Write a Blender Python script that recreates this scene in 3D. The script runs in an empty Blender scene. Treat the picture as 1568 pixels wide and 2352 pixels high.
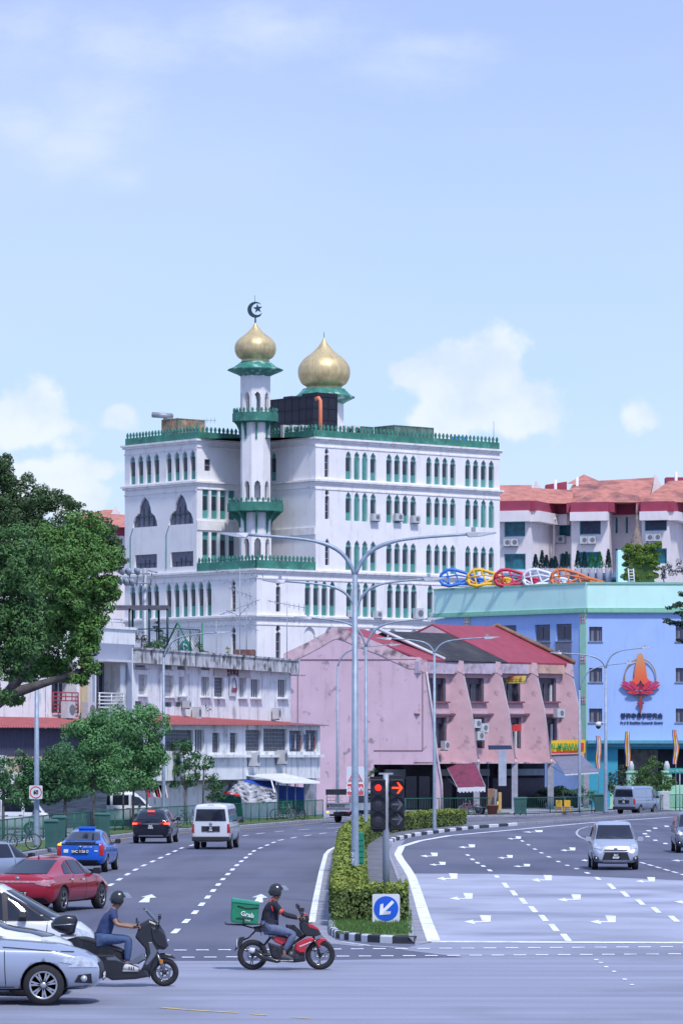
import bpy, bmesh, math, random
from mathutils import Vector, Matrix, Euler
from mathutils.geometry import tessellate_polygon
from mathutils.bvhtree import BVHTree
random.seed(7)
PI = math.pi
scene = bpy.context.scene
COL = scene.collection
# ---- survey of the place: camera 4.1 m up, looking along +Y; a sighting (x, y) at distance Y gives a world point
F, HC, CX, CY = 9000.0, 4.1, 784.0, 1736.0
def P(x, y, Y): return Vector(((x-CX)/F*Y, Y, HC+(CY-y)/F*Y))
def G(x, y, z=0.0):
    Y = F*(HC-z)/(y-CY); return Vector(((x-CX)/F*Y, Y, z))
def PX(x, Y): return (x-CX)/F*Y
def PZ(y, Y): return HC+(CY-y)/F*Y

# ---------------------------------------------------------------- materials
MATS = {}
def mat(name, col, rough=.7, metal=0., var=.12, scale=3., bump=0., bscale=40., coat=0., streak=None, spots=None, emit=None, spec=.5, trans=0., isl=0., alpha=None, stretch=None, detail=6):
    if name in MATS: return MATS[name]
    m = bpy.data.materials.new(name); m.use_nodes = True
    nt = m.node_tree; N = nt.nodes; L = nt.links
    b = N['Principled BSDF']
    b.inputs['Roughness'].default_value = rough; b.inputs['Metallic'].default_value = metal
    b.inputs['Specular IOR Level'].default_value = spec
    if coat: b.inputs['Coat Weight'].default_value = coat; b.inputs['Coat Roughness'].default_value = .05
    tc = N.new('ShaderNodeTexCoord')
    src = tc.outputs['Object']
    def noise(sc, det=6, st=None, w=0.):
        mp = N.new('ShaderNodeMapping'); L.new(src, mp.inputs['Vector'])
        mp.inputs['Location'].default_value = (w, w*1.7, w*.6)
        if st: mp.inputs['Scale'].default_value = st
        n = N.new('ShaderNodeTexNoise'); n.inputs['Scale'].default_value = sc; n.inputs['Detail'].default_value = det
        L.new(mp.outputs[0], n.inputs['Vector']); return n.outputs['Fac']
    def ramp(fac, a, bb, ca=(0,0,0,1), cb=(1,1,1,1)):
        r = N.new('ShaderNodeValToRGB'); L.new(fac, r.inputs[0])
        r.color_ramp.elements[0].position = a; r.color_ramp.elements[1].position = bb
        r.color_ramp.elements[0].color = ca; r.color_ramp.elements[1].color = cb
        return r.outputs[0]
    def mix(fac, a, c):
        x = N.new('ShaderNodeMix'); x.data_type = 'RGBA'
        for s, v in ((x.inputs[0], fac), (x.inputs[6], a), (x.inputs[7], c)):
            if hasattr(v, 'is_linked') or hasattr(v, 'links'): L.new(v, s)
            else: s.default_value = v
        return x.outputs[2]
    c4 = (*col, 1); lo = tuple(max(0, v*(1-var)) for v in col)+(1,); hi = tuple(min(1, v*(1+var)) for v in col)+(1,)
    out = ramp(noise(scale, detail, stretch), .3, .7, lo, hi) if var > 0 else c4
    if isl > 0:
        g = N.new('ShaderNodeNewGeometry')
        r = ramp(g.outputs['Random Per Island'], 0, 1, tuple(v*(1-isl) for v in col)+(1,), tuple(min(1, v*(1+isl)) for v in col)+(1,))
        out = mix(.6, out, r)
    if streak:   # (colour, amount, low, high): vertical run marks
        sc_, amt, a, bb = streak
        f1 = ramp(noise(1.1, 8, (2.2, 2.2, .22), 3), a, bb)
        f2 = ramp(noise(2.0, 8, (1, 1, .8), 8), .35, .6)
        mm = N.new('ShaderNodeMath'); mm.operation = 'MULTIPLY'; L.new(f1, mm.inputs[0]); L.new(f2, mm.inputs[1])
        m2 = N.new('ShaderNodeMath'); m2.operation = 'MULTIPLY'; L.new(mm.outputs[0], m2.inputs[0]); m2.inputs[1].default_value = amt
        out = mix(m2.outputs[0], out, (*sc_, 1))
    if spots:
        sc_, amt, s, a, bb = spots
        f1 = ramp(noise(s, 10, None, 5), a, bb)
        m2 = N.new('ShaderNodeMath'); m2.operation = 'MULTIPLY'; L.new(f1, m2.inputs[0]); m2.inputs[1].default_value = amt
        out = mix(m2.outputs[0], out, (*sc_, 1))
    if isinstance(out, tuple): b.inputs['Base Color'].default_value = out
    else: L.new(out, b.inputs['Base Color'])
    if bump:
        bp = N.new('ShaderNodeBump'); bp.inputs['Strength'].default_value = bump; bp.inputs['Distance'].default_value = .05
        L.new(noise(bscale, 5), bp.inputs['Height']); L.new(bp.outputs[0], b.inputs['Normal'])
    if emit:
        b.inputs['Emission Color'].default_value = (*emit[0], 1); b.inputs['Emission Strength'].default_value = emit[1]
    if trans: b.inputs['Transmission Weight'].default_value = trans
    if alpha is not None: b.inputs['Alpha'].default_value = alpha
    m.diffuse_color = c4
    MATS[name] = m
    return m

# ---------------------------------------------------------------- object helpers
def world_of(o):
    m = o.matrix_basis.copy()
    p = o.parent
    while p: m = p.matrix_basis @ m; p = p.parent
    return m
def tag(o, label=None, cat=None, group=None, kind=None):
    if label: o['label'] = label
    if cat: o['category'] = cat
    if group: o['group'] = group
    if kind: o['kind'] = kind
    return o
def thing(name, label, cat, loc=(0, 0, 0), rz=0., group=None):
    o = bpy.data.objects.new(name, None); COL.objects.link(o); o.empty_display_size = .2
    o.location = loc; o.rotation_euler = (0, 0, rz)
    return tag(o, label, cat, group)
def kids(o): return [c for c in COL.objects if c.parent == o]
def copy_tree(o, parent=None):
    c = o.copy(); COL.objects.link(c); c.parent = parent
    for ch in list(o.children): copy_tree(ch, c)
    return c

class MB:
    """collects faces; build() links them as one mesh object"""
    def __init__(s): s.v = []; s.f = []; s.mi = []; s.m = []; s.sm = []; s.cur = 0; s.smooth = False; s.xf = None
    def mat(s, m):
        if m not in s.m: s.m.append(m)
        s.cur = s.m.index(m); return s
    def add(s, vs, fs):
        b = len(s.v)
        for v in vs:
            v = Vector(v)
            if s.xf is not None: v = s.xf @ v
            s.v.append(v)
        for f in fs: s.f.append([b+i for i in f]); s.mi.append(s.cur); s.sm.append(s.smooth)
        return s
    def box(s, x0, x1, y0, y1, z0, z1, fr=None):
        vs = [Vector((x, y, z)) for x in (x0, x1) for y in (y0, y1) for z in (z0, z1)]
        if fr: vs = [fr.w(*v) for v in vs]
        return s.add(vs, [(0,1,3,2), (4,6,7,5), (0,4,5,1), (2,3,7,6), (0,2,6,4), (1,5,7,3)])
    def bev(s, x0, x1, y0, y1, z0, z1, b=.03, fr=None):
        """box with chamfered edges"""
        vs = []; 
        for x, sx in ((x0, 1), (x1, -1)):
            for y, sy in ((y0, 1), (y1, -1)):
                for z, sz in ((z0, 1), (z1, -1)):
                    vs += [(x, y+sy*b, z+sz*b), (x+sx*b, y, z+sz*b), (x+sx*b, y+sy*b, z)]
        bm = bmesh.new()
        for v in vs: bm.verts.new(v)
        r = bmesh.ops.convex_hull(bm, input=bm.verts)
        bm.verts.index_update()
        vv = [v.co.copy() for v in bm.verts]
        if fr: vv = [fr.w(*v) for v in vv]
        ff = [[v.index for v in f.verts] for f in bm.faces]; bm.free()
        return s.add(vv, ff)
    def hull(s, pts):
        bm = bmesh.new()
        for v in pts: bm.verts.new(v)
        r = bmesh.ops.convex_hull(bm, input=bm.verts)
        bmesh.ops.delete(bm, geom=[v for v in bm.verts if not v.link_faces], context='VERTS')
        bm.verts.index_update()
        vv = [v.co.copy() for v in bm.verts]; ff = [[v.index for v in f.verts] for f in bm.faces]; bm.free()
        return s.add(vv, ff)
    def poly(s, pts, flip=False):
        """flat polygon, any outline"""
        pts = [Vector(p) for p in pts]
        if len(pts) <= 4: 
            return s.add(pts, [tuple(range(len(pts)))])
        tr = tessellate_polygon([pts])
        return s.add(pts, [tuple(t) for t in tr])
    def slab(s, pts, d):
        """polygon extruded by vector d"""
        pts = [Vector(p) for p in pts]; n = len(pts); d = Vector(d)
        tr = tessellate_polygon([pts]) if n > 4 else [tuple(range(n))]
        fs = [tuple(t) for t in tr]+[tuple(n+i for i in reversed(t)) for t in tr]
        fs += [(i, (i+1) % n, n+(i+1) % n, n+i) for i in range(n)]
        return s.add(pts+[p+d for p in pts], fs)
    def tube(s, pts, r, seg=8, cap=True):
        pts = [Vector(p) for p in pts]; n = len(pts)
        rs = r if isinstance(r, (list, tuple)) else [r]*n
        prev = None; vs = []
        for i, p in enumerate(pts):
            t = (pts[min(i+1, n-1)]-pts[max(i-1, 0)]).normalized()
            a = prev if prev is not None else (Vector((0,0,1)) if abs(t.z) < .9 else Vector((1,0,0)))
            a = (a-t*a.dot(t)).normalized(); b = t.cross(a); prev = a
            for k in range(seg):
                th = 2*PI*k/seg; vs.append(p+(a*math.cos(th)+b*math.sin(th))*rs[i])
        fs = [(i*seg+k, i*seg+(k+1) % seg, (i+1)*seg+(k+1) % seg, (i+1)*seg+k) for i in range(n-1) for k in range(seg)]
        if cap: fs += [tuple(reversed(range(seg))), tuple((n-1)*seg+k for k in range(seg))]
        sm = s.smooth; s.smooth = True; s.add(vs, fs); s.smooth = sm; return s
    def lathe(s, prof, c=(0,0,0), seg=24, axis='z', rib=0, ribn=0, smooth=True):
        c = Vector(c); n = len(prof); vs = []
        for (r, h) in prof:
            for k in range(seg):
                th = 2*PI*k/seg; rr = r*(1+rib*math.cos(ribn*th)) if rib else r
                a, b = rr*math.cos(th), rr*math.sin(th)
                vs.append(c+(Vector((a, b, h)) if axis == 'z' else Vector((h, a, b)) if axis == 'x' else Vector((a, h, b))))
        fs = [(i*seg+k, i*seg+(k+1) % seg, (i+1)*seg+(k+1) % seg, (i+1)*seg+k) for i in range(n-1) for k in range(seg)]
        fs += [tuple(reversed(range(seg))), tuple((n-1)*seg+k for k in range(seg))]
        sm = s.smooth; s.smooth = smooth; s.add(vs, fs); s.smooth = sm; return s
    def grid(s, fn, nu, nv):
        vs = [fn(i/nu, j/nv) for i in range(nu+1) for j in range(nv+1)]
        fs = [(i*(nv+1)+j, (i+1)*(nv+1)+j, (i+1)*(nv+1)+j+1, i*(nv+1)+j+1) for i in range(nu) for j in range(nv)]
        return s.add(vs, fs)
    def build(s, name, mt=None, parent=None, origin=None, label=None, cat=None, group=None, kind=None, bevel=0, subsurf=0, autosmooth=False, weld=False, solid=0):
        me = bpy.data.meshes.new(name)
        if mt is not None and not s.m: s.m = [mt]
        elif mt is not None: s.m = list(s.m)
        inv = None
        if parent is not None: inv = world_of(parent).inverted()
        elif origin is not None: inv = Matrix.Translation(Vector(origin)).inverted()
        vs = [(inv @ v) if inv is not None else v for v in s.v]
        me.from_pydata([tuple(v) for v in vs], [], s.f)
        for m in s.m: me.materials.append(m)
        me.polygons.foreach_set('material_index', s.mi); me.polygons.foreach_set('use_smooth', s.sm)
        bm = bmesh.new(); bm.from_mesh(me)
        if weld: bmesh.ops.remove_doubles(bm, verts=bm.verts, dist=1e-4)
        bmesh.ops.recalc_face_normals(bm, faces=bm.faces); bm.to_mesh(me); bm.free()
        me.update()
        o = bpy.data.objects.new(name, me); COL.objects.link(o)
        if parent is not None: o.parent = parent
        elif origin is not None: o.location = origin
        if bevel:
            md = o.modifiers.new('b', 'BEVEL'); md.width = bevel; md.segments = 2; md.limit_method = 'ANGLE'
        if subsurf:
            md = o.modifiers.new('s', 'SUBSURF'); md.levels = subsurf; md.render_levels = subsurf
        if solid:
            md = o.modifiers.new('t', 'SOLIDIFY'); md.thickness = solid; md.offset = 0
        return tag(o, label, cat, group, kind)

class Fr:
    """local frame: w(u, v, z) -> world; u along a wall, v outward from it, z up"""
    def __init__(s, o, u, v=None):
        s.o = Vector(o); s.u = Vector((u[0], u[1], 0)).normalized()
        s.v = Vector((s.u.y, -s.u.x, 0)) if v is None else Vector((v[0], v[1], 0)).normalized()
    def w(s, u, v=0., z=0.): return s.o+s.u*u+s.v*v+Vector((0, 0, z))
    def t(s, px):      # where the sight line of column px meets the wall
        k = (px-CX)/F; return (k*s.o.y-s.o.x)/(s.u.x-k*s.u.y)
    def z(s, px, py):  # and the height of (px, py) on it
        return PZ(py, s.w(s.t(px)).y)
    def tz(s, px, py): return (s.t(px), s.z(px, py))

def wall_cells(mb, fr, u0, u1, z0, z1, holes, depth=.25, v=0.):
    """wall rectangle with holes (outlines in (u, z)) and reveals going inward"""
    holes = sorted(holes, key=lambda h: min(p[0] for p in h))
    cuts = [u0]
    for a, b in zip(holes, holes[1:]): cuts.append((max(p[0] for p in a)+min(p[0] for p in b))/2)
    cuts.append(u1)
    if not holes: mb.add([fr.w(u0, v, z0), fr.w(u1, v, z0), fr.w(u1, v, z1), fr.w(u0, v, z1)], [(0,1,2,3)]); return
    for i, h in enumerate(holes):
        a, b = cuts[i], cuts[i+1]
        outer = [Vector((a, z0, 0)), Vector((b, z0, 0)), Vector((b, z1, 0)), Vector((a, z1, 0))]
        inner = [Vector((p[0], p[1], 0)) for p in h]
        tr = tessellate_polygon([outer, inner]); al = outer+inner
        mb.add([fr.w(p.x, v, p.y) for p in al], [tuple(t) for t in tr])
        n = len(h)
        mb.add([fr.w(p[0], v, p[1]) for p in h]+[fr.w(p[0], v-depth, p[1]) for p in h], [(k, (k+1) % n, n+(k+1) % n, n+k) for k in range(n)])
def rect(u0, u1, z0, z1): return [(u0, z0), (u1, z0), (u1, z1), (u0, z1)]
def fill(mb, fr, h, v): mb.poly([fr.w(p[0], v, p[1]) for p in h])

def text(body, size, m, parent, fr_o, fr_x, fr_n, ext=.01, name='lettering', align='CENTER', bold=0., sx=1., up=None, shear=0.):
    """text solid centred on fr_o, reading along fr_x, facing fr_n"""
    c = bpy.data.curves.new(name, 'FONT'); c.body = body; c.size = size; c.extrude = ext; c.align_x = align; c.align_y = 'CENTER'; c.offset = bold; c.shear = shear
    c.resolution_u = 3
    o = bpy.data.objects.new(name+'_tmp', c); COL.objects.link(o)
    dg = bpy.context.evaluated_depsgraph_get(); me = bpy.data.meshes.new_from_object(o.evaluated_get(dg))
    bpy.data.objects.remove(o); bpy.data.curves.remove(c)
    X = Vector(fr_x).normalized(); Nn = Vector(fr_n).normalized(); Z = Nn.cross(X).normalized()
    M = Matrix((( X.x*sx, Z.x, Nn.x, fr_o[0]), (X.y*sx, Z.y, Nn.y, fr_o[1]), (X.z*sx, Z.z, Nn.z, fr_o[2]), (0, 0, 0, 1)))
    if parent is not None: M = world_of(parent).inverted() @ M
    me.transform(M); me.materials.clear(); me.materials.append(m); me.name = name
    o = bpy.data.objects.new(name, me); COL.objects.link(o)
    if parent is not None: o.parent = parent
    return o

def skin(name, verts, edges, m, parent, sub=1, root=0, extra=None):
    """verts: (x, y, z, r) or (x,y,z,(ra,rb)); grown with the skin modifier and applied"""
    me = bpy.data.meshes.new(name); me.from_pydata([v[:3] for v in verts], edges, [])
    o = bpy.data.objects.new(name+'_tmp', me); COL.objects.link(o)
    md = o.modifiers.new('k', 'SKIN'); md.use_smooth_shade = True
    if not me.skin_vertices: 
        bm = bmesh.new(); bm.from_mesh(me); bm.verts.layers.skin.verify(); bm.to_mesh(me); bm.free()
    for i, v in enumerate(verts):
        r = v[3] if isinstance(v[3], (tuple, list)) else (v[3], v[3])
        me.skin_vertices[0].data[i].radius = r
        me.skin_vertices[0].data[i].use_root = i in (root if isinstance(root, (list, tuple)) else [root])
    s = o.modifiers.new('s', 'SUBSURF'); s.levels = sub; s.render_levels = sub
    dg = bpy.context.evaluated_depsgraph_get(); m2 = bpy.data.meshes.new_from_object(o.evaluated_get(dg))
    bpy.data.objects.remove(o); bpy.data.meshes.remove(me)
    m2.materials.clear(); m2.materials.append(m); m2.name = name
    for p in m2.polygons: p.use_smooth = True
    o = bpy.data.objects.new(name, m2); COL.objects.link(o)
    if parent is not None: o.parent = parent
    return o
# ================================================================= ground, roads, markings
ASPH = mat('asphalt_dark', (.098,.108,.168), .9, var=.22, scale=.5, stretch=(1.2,.12,1), detail=10, bump=.5, bscale=30, spots=((.15,.16,.21), .6, .08, .45, .6))
ASPL = mat('asphalt_light', (.265,.285,.375), .9, var=.16, scale=.9, stretch=(.08,1.2,1), detail=10, bump=.5, bscale=30, spots=((.17,.185,.24), .7, .16, .53, .68))
CONC = mat('concrete_road', (.345,.37,.47), .9, var=.2, scale=.5, stretch=(.5,.35,1), detail=10, bump=.2, bscale=30, spots=((.21,.23,.30), .9, .22, .5, .66))
PAVE = mat('pavement', (.27,.28,.34), .9, var=.2, scale=1.2, bump=.3, bscale=10)
KERB = mat('kerb_stone', (.30,.31,.36), .9, var=.25, scale=2.5)
KBLK = mat('kerb_black', (.03,.035,.05), .8, var=.3, scale=3)
KWHT = mat('kerb_white', (.66,.68,.72), .8, var=.18, scale=3)
GRASS = mat('grass_ground', (.07,.13,.035), 1, var=.5, scale=6, bump=.6, bscale=30)
WHITE = mat('marking_white', (.80,.83,.90), .75, var=.1, scale=4, spots=((.35,.37,.45), .6, 2.5, .5, .66))
YEL = mat('marking_yellow', (.62,.45,.16), .8, var=.2, scale=4)
DIRT = mat('far_ground', (.16,.17,.18), 1, var=.3, scale=.2)
def sheet(name, px, z, m, kind='structure', extra=()):
    mb = MB(); mb.poly([G(x, y)+Vector((0,0,z)) for x, y in px]); return mb.build(name, m, origin=(0,0,0), kind=kind)
g = MB()
g.poly([(-3000,-500,-.02), (3000,-500,-.02), (3000,6000,-.02), (-3000,6000,-.02)])
g.build('ground', DIRT, kind='structure')
LK = [(-900,2120), (-500,2050), (-150,1990), (0,1972), (70,1964), (135,1953), (252,1926), (316,1918), (430,1908), (557,1901), (650,1893), (743,1886)]
RK = [(850,1880), (950,1878), (1051,1877.5), (1183,1876), (1300,1872), (1380,1867), (1568,1855), (1900,1848), (3000,1846)]
sheet('road', [(-3000,2260), *LK, *RK, (6000,2100), (6000,2700), (-6000,2700)], 0., ASPH)
j = [(-4000,2212), (700,2207), (918,2202), (1063,2199), (918,2181), (960,2170), (990,2165), (4000,2170)]
jm = MB(); jm.poly([G(x,y,.004) for x,y in j]+[Vector((60,20,.004)), Vector((-60,20,.004))]); jm.build('junction_road', ASPL, kind='structure')
sheet('concrete_pad', [(950,2006.5), (1150,2008), (1353,2013.6), (1568,2022.7), (2400,2060), (3200,2168), (987,2162)], .005, CONC)
# concrete gutter left and right of the island
sheet('gutter', [(762,1952), (774,1944), (766,2008), (762,2074), (755,2146), (773,2160), (850,2170), (830,2174), (760,2168), (716,2128), (724,2090), (733,2030), (742,1985), (752,1960)], .004, PAVE)
sheet('gutter', [(893,1945), (905,1932), (930,1930), (918,1945), (913,1962), (920,1975), (946,2015), (975,2107), (996,2162), (953,2172), (935,2070), (905,1998)], .006, PAVE)
# pavements and verges
z = .13
sheet('verge', [(-900,2110), (-500,2045), (-150,1986), (0,1968), (70,1960), (135,1949.5), (252,1923), (316,1915), (430,1905), (557,1898.5), (650,1891), (743,1884), (743,1876), (560,1888), (430,1893), (300,1902), (130,1930), (0,1950), (-300,1990)], z, GRASS)
sheet('footpath', [(-900,2108), (-300,1990), (0,1950), (130,1930), (300,1902), (430,1893), (560,1888), (743,1876), (743,1858), (500,1862), (0,1880), (-700,1960)], z, PAVE)
sheet('pavement', [(760,1882), (950,1875.5), (1051,1874.5), (1183,1873), (1300,1869), (1380,1864), (1568,1852.5), (1900,1846), (1900,1832), (743,1832), (743,1884)], z, PAVE)
sheet('grass_strip', [(860,1876), (1010,1874.5), (1170,1873), (1170,1870), (1010,1871), (860,1873)], z+.004, GRASS)
sheet('grass_strip', [(1530,1855), (1700,1850), (1700,1846), (1530,1850)], z+.004, GRASS)

def kerb(name, px, w, h, zebra=None, z0=0., mats=(None, None), inward=1):
    pts = [G(x, y, z0) for x, y in px]
    # resample
    seg = []; L = 0
    for a, b in zip(pts, pts[1:]):
        n = max(1, int((b-a).length/(zebra or 3.)+.5))
        for i in range(n): seg.append(a.lerp(b, i/n))
    seg.append(pts[-1])
    mb = MB()
    for i, (a, b) in enumerate(zip(seg, seg[1:])):
        d = (b-a).normalized(); n = Vector((-d.y, d.x, 0))*w*inward
        m = (KBLK if i % 2 else KWHT) if zebra else KERB
        mb.mat(m)
        up = Vector((0, 0, h)); ch = Vector((0,0,-.03))
        n2 = n*.15
        g_ = d*.012
        a, b = a+g_, b-g_
        vs = [a, b, b+up+ch, a+up+ch, a+n2+up, b+n2+up, a+n+up, b+n+up]
        mb.add(vs, [(0,1,2,3), (3,2,5,4), (4,5,7,6), (0,3,4,6), (1,7,5,2)])
    return mb.build(name, None, origin=tuple(pts[0]), kind='structure')
kerb('kerb', LK, .16, .15)
kerb('kerb', [(743,1886)]+RK, .16, .15)
NOSE = [(755,2130), (755,2140), (758,2148), (770,2155), (800,2160), (843,2164), (900,2167), (953,2168)]
ISR = [(953,2168), (950,2140), (942,2100), (928,2045), (912,2003), (899,1972), (895,1952), (899,1938), (909,1931), (953,1921), (1033,1910), (1100,1902.5), (1188,1896)]
ISR2 = [(1188,1896), (1325,1886), (1393,1881.5), (1545,1870), (1900,1856)]
ISL = [(1900,1853), (1545,1867), (1393,1876), (1300,1880), (1188,1886), (1050,1893), (930,1891), (870,1893), (828,1901), (798,1915), (778,1938), (768,1980), (763,2030), (759,2080), (755,2130)]
isl = NOSE+ISR[1:]+ISR2[1:]
sheet('traffic_island', isl+ISL[:-1], .135, mat('island_paving', (.13,.135,.165), .9, var=.3, scale=1.5, spots=((.22,.23,.27), .8, 1.2, .5, .7)))
sheet('grass_nose', [(757,2144), (770,2152), (800,2157), (843,2161), (900,2163), (946,2163), (938,2110), (760,2100)], .141, GRASS)
kerb('kerb_striped', NOSE, .14, .17, zebra=.36)
kerb('kerb', ISR[:8], .14, .15)
kerb('kerb_striped', ISR[7:], .2, .17, zebra=2.1)
kerb('kerb', ISR2, .14, .15)
kerb('kerb', ISL, .14, .15)
# paving joints on the island
mb = MB()
for k in range(9):
    Y = 101+k*9.5
    xa, xb = PX(838-k*.5, Y), PX(905, Y)-.1
    if Y > 165: xa += .3
    mb.add([(xa, Y, .139), (xb, Y, .139), (xb, Y+.12, .139), (xa, Y+.12, .139)], [(0,1,2,3)])
mb.build('paving_joint', KERB, kind='structure')

mk = MB(); ZM = .012
def stripe(px, w, z=ZM):
    pts = [G(x, y, z) for x, y in px]
    for i in range(len(pts)-1):
        a, b = pts[i], pts[i+1]
        d = (b-a).normalized(); n = Vector((-d.y, d.x, 0))*w/2
        ext = d*w*.25 if i < len(pts)-2 else d*0
        mk.add([a-n, b-n+ext, b+n+ext, a+n], [(0,1,2,3)])
def dashes(px, w, ln, pitch, off=0., z=ZM):
    pts = [G(x, y, z) for x, y in px]
    cum = [0]
    for a, b in zip(pts, pts[1:]): cum.append(cum[-1]+(b-a).length)
    def at(s):
        for i in range(len(pts)-1):
            if s <= cum[i+1]: return pts[i].lerp(pts[i+1], (s-cum[i])/(cum[i+1]-cum[i]))
        return pts[-1]
    s = off
    while s+ln < cum[-1]:
        a, b = at(s), at(s+ln); d = (b-a).normalized(); n = Vector((-d.y, d.x, 0))*w/2
        mk.add([a-n, b-n, b+n, a+n], [(0,1,2,3)]); s += pitch
mk.mat(WHITE)
# left carriageway
stripe([(716,2118), (726,2060), (738,2000), (748,1962), (757,1952), (774,1944)], .17)
dashes([(250,2035), (274,2020), (298,2005), (321,1992), (341,1983), (378,1966), (421,1946), (480,1932), (589,1915), (646,1909), (707,1904.5), (773,1901), (830,1896)], .15, 2.4, 5.5)
dashes([(330,2205), (360,2178), (398,2144), (446,2098), (480,2057), (511,2020), (547,1984), (585,1953), (640,1930), (690,1921), (740,1914), (800,1907)], .15, 2.4, 5.5, .8)
stripe([(742,1893), (800,1889), (900,1884.5), (1050,1883), (1183,1881), (1300,1876), (1380,1870)], .15)
dashes([(850,1890), (950,1888), (1051,1888), (1183,1885), (1300,1879)], .12, 2.5, 8)
stripe([(784,2163), (850,2172), (930,2177)], .07)
for row, (ya, yb), lw in ((0, (2180,2174), .12), (1, (2196.5,2190.5), .12)):
    x = 400+row*18
    while x < 1700:
        yy = ya+(yb-ya)*(x-700)/868
        mk.add([G(x, yy-.85, ZM), G(x+29, yy-.85, ZM), G(x+29, yy+.85, ZM), G(x, yy+.85, ZM)], [(0,1,2,3)])
        x += 50.7
# right carriageway
stripe([(996,2162), (975,2107), (960,2058), (946,2015), (933,1993), (920,1975), (913,1962), (922,1944), (964,1931), (1033,1919), (1188,1905), (1325,1892), (1400,1886), (1540,1877)], .3)
stripe([(1540,1877), (1800,1864)], .15)
mk.add([G(990,2161,ZM), G(1900,2164.5,ZM), G(1900,2168,ZM), G(990,2164.2,ZM)], [(0,1,2,3)])
def ZR(x, y): return (918.6+x*.4141, 1808.6+y*.4141)
for segs in ([(918,832,16,20), (851,777,15,19), (794,724,14,17), (737,676,14,17), (681,629,13,16), (629,585,11,14), (584,543,10,14), (535,494,6,6), (496,460,6,5), (460,436,5,4), (428,418,5,4), (400,399,5,4), (374,375,5,4)],
             [(1517,729,19,17), (1417,680,17,16), (1330,636,16,15), (1245,591,16,15), (1170,548,15,15), (1095,505,9,8), (1036,474,8,4), (976,450,7,3), (925,432,6,2.5), (876,411,6,3), (823,385,6,3), (783,363,6,3), (746,342,6,3), (710,318,5,3), (676,297,5,3)]):
    for cx, cy, hx, hy in segs:
        a, b = G(*ZR(cx-hx, cy-hy), ZM), G(*ZR(cx+hx, cy+hy), ZM)
        d = (b-a).normalized(); n = Vector((-d.y, d.x, 0))*.075
        mk.add([a-n, b-n, b+n, a+n], [(0,1,2,3)])
dashes([ZR(*p) for p in ((1330,415), (1568,484), (1800,560))], .13, 2., 3.)
dashes([ZR(*p) for p in ((1045,293), (1000,277), (980,262), (976,248), (990,233), (1030,219), (1090,212))], .12, 1.2, 2.2)
for cx, cy in ((1375,240), (1355,257), (1370,272), (1413,293), (1468,311), (1412,226), (1475,215), (1535,200), (1085,955), (1110,971), (1140,994), (1183,1020), (1243,1063), (1283,1093)):
    cx, cy = ZR(cx, cy)
    mk.add([G(cx-6, cy-1, ZM), G(cx+3, cy-1.3, ZM), G(cx+7, cy+1.3, ZM), G(cx-3, cy+1.3, ZM)], [(0,1,2,3)])
ARR = [(0,0), (55,-12), (53,-3), (105,-3), (90,-37), (153,-35), (150,3), (63,4), (67,15)]
def tr_arrow(zx, zy, s, sy=None, fl=False):
    s2 = sy or s
    pts = [ZR(zx+x*s, zy+y*s2) for x, y in ARR]
    mk.poly([G(x, y, ZM) for x, y in pts])
for a in ((350,745,1.,1.), (1050,745,.95,.95), (272,615,.85,.8), (868,622,.87,.8), (200,505,.77,.78), (723,513,.77,.75), (1302,520,.72,.62), (110,380,.64,.5), (160,428,.6,.42),
          (320,331,.62,.42), (590,284,.52,.35), (538,390,.56,.42), (625,437,.62,.35), (885,348,.56,.42), (675,247,.75,.28), (1000,404,.5,.42), (1500,405,.75,.4), (1518,634,.8,.75)): tr_arrow(*a)
for ar in ([(318,2072.5), (343,2072.5), (345,2062), (359.5,2061.5), (349,2054), (323,2060.5), (334,2060.5)],
           [(582,2072.5), (604,2072.5), (603,2062), (615,2061.5), (600,2053.5), (578,2061), (591,2061)]):
    mk.poly([G(x, y, ZM) for x, y in ar])
mk.mat(YEL)
stripe([(135,1958), (252,1930), (316,1921.5), (430,1912), (557,1904), (650,1896.5), (743,1889)], .13)
stripe([(-80,1985), (0,1977), (70,1968.5), (135,1959.5), (252,1931.5)], .13)
stripe([(367,2313.5), (430,2319), (545,2326)], .11)
dashes([(575,2329), (640,2334), (780,2344)], .09, .4, 1.0)
stripe([(1150,2199.5), (1240,2199.8)], .06)
stripe([(1525,2199), (1600,2199.3)], .06)
mk.build('road_markings', None, kind='structure')
# drain inlet dash marks along near kerb: white painted kerb end
kb = MB(); a, b = G(104,1960,.003), G(134,1954,.003)
# ================================================================= the mosque
MWALL = mat('mosque_plaster', (.80,.79,.80), .85, var=.05, scale=.6, streak=((.36,.35,.36), .35, .52, .75), bump=.15, bscale=8)
MTRIM = mat('mosque_trim', (.80,.78,.78), .85, var=.1, scale=2, streak=((.3,.28,.27), .5, .5, .7))
TEAL = mat('teal_panel', (.07,.28,.26), .6, var=.25, scale=.5, spots=((.16,.36,.35), .5, 1.5, .5, .7))
GRNP = mat('green_parapet', (.04,.19,.145), .7, var=.3, scale=1.2, spots=((.16,.38,.33), .6, 2.2, .58, .7))
GLASS = mat('dark_glass', (.035,.035,.06), .15, var=.4, scale=1.3, spec=.8)
GLASS2 = mat('purple_glass', (.11,.11,.17), .25, var=.3, scale=2.5)
GOLD = mat('gold', (.64,.51,.27), .45, .45, var=.16, scale=2, stretch=(3,3,.5), spots=((.38,.29,.17), .7, 1.2, .5, .7))
DGRN = mat('dark_green_metal', (.02,.07,.06), .5, var=.2, scale=4)
BRNZ = mat('dark_bronze', (.03,.06,.08), .5, .4)
GREYM = mat('grey_metal', (.30,.33,.38), .5, .3, var=.15, scale=3)
WHITEM = mat('white_metal', (.60,.62,.66), .5, var=.08, scale=3)
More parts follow.
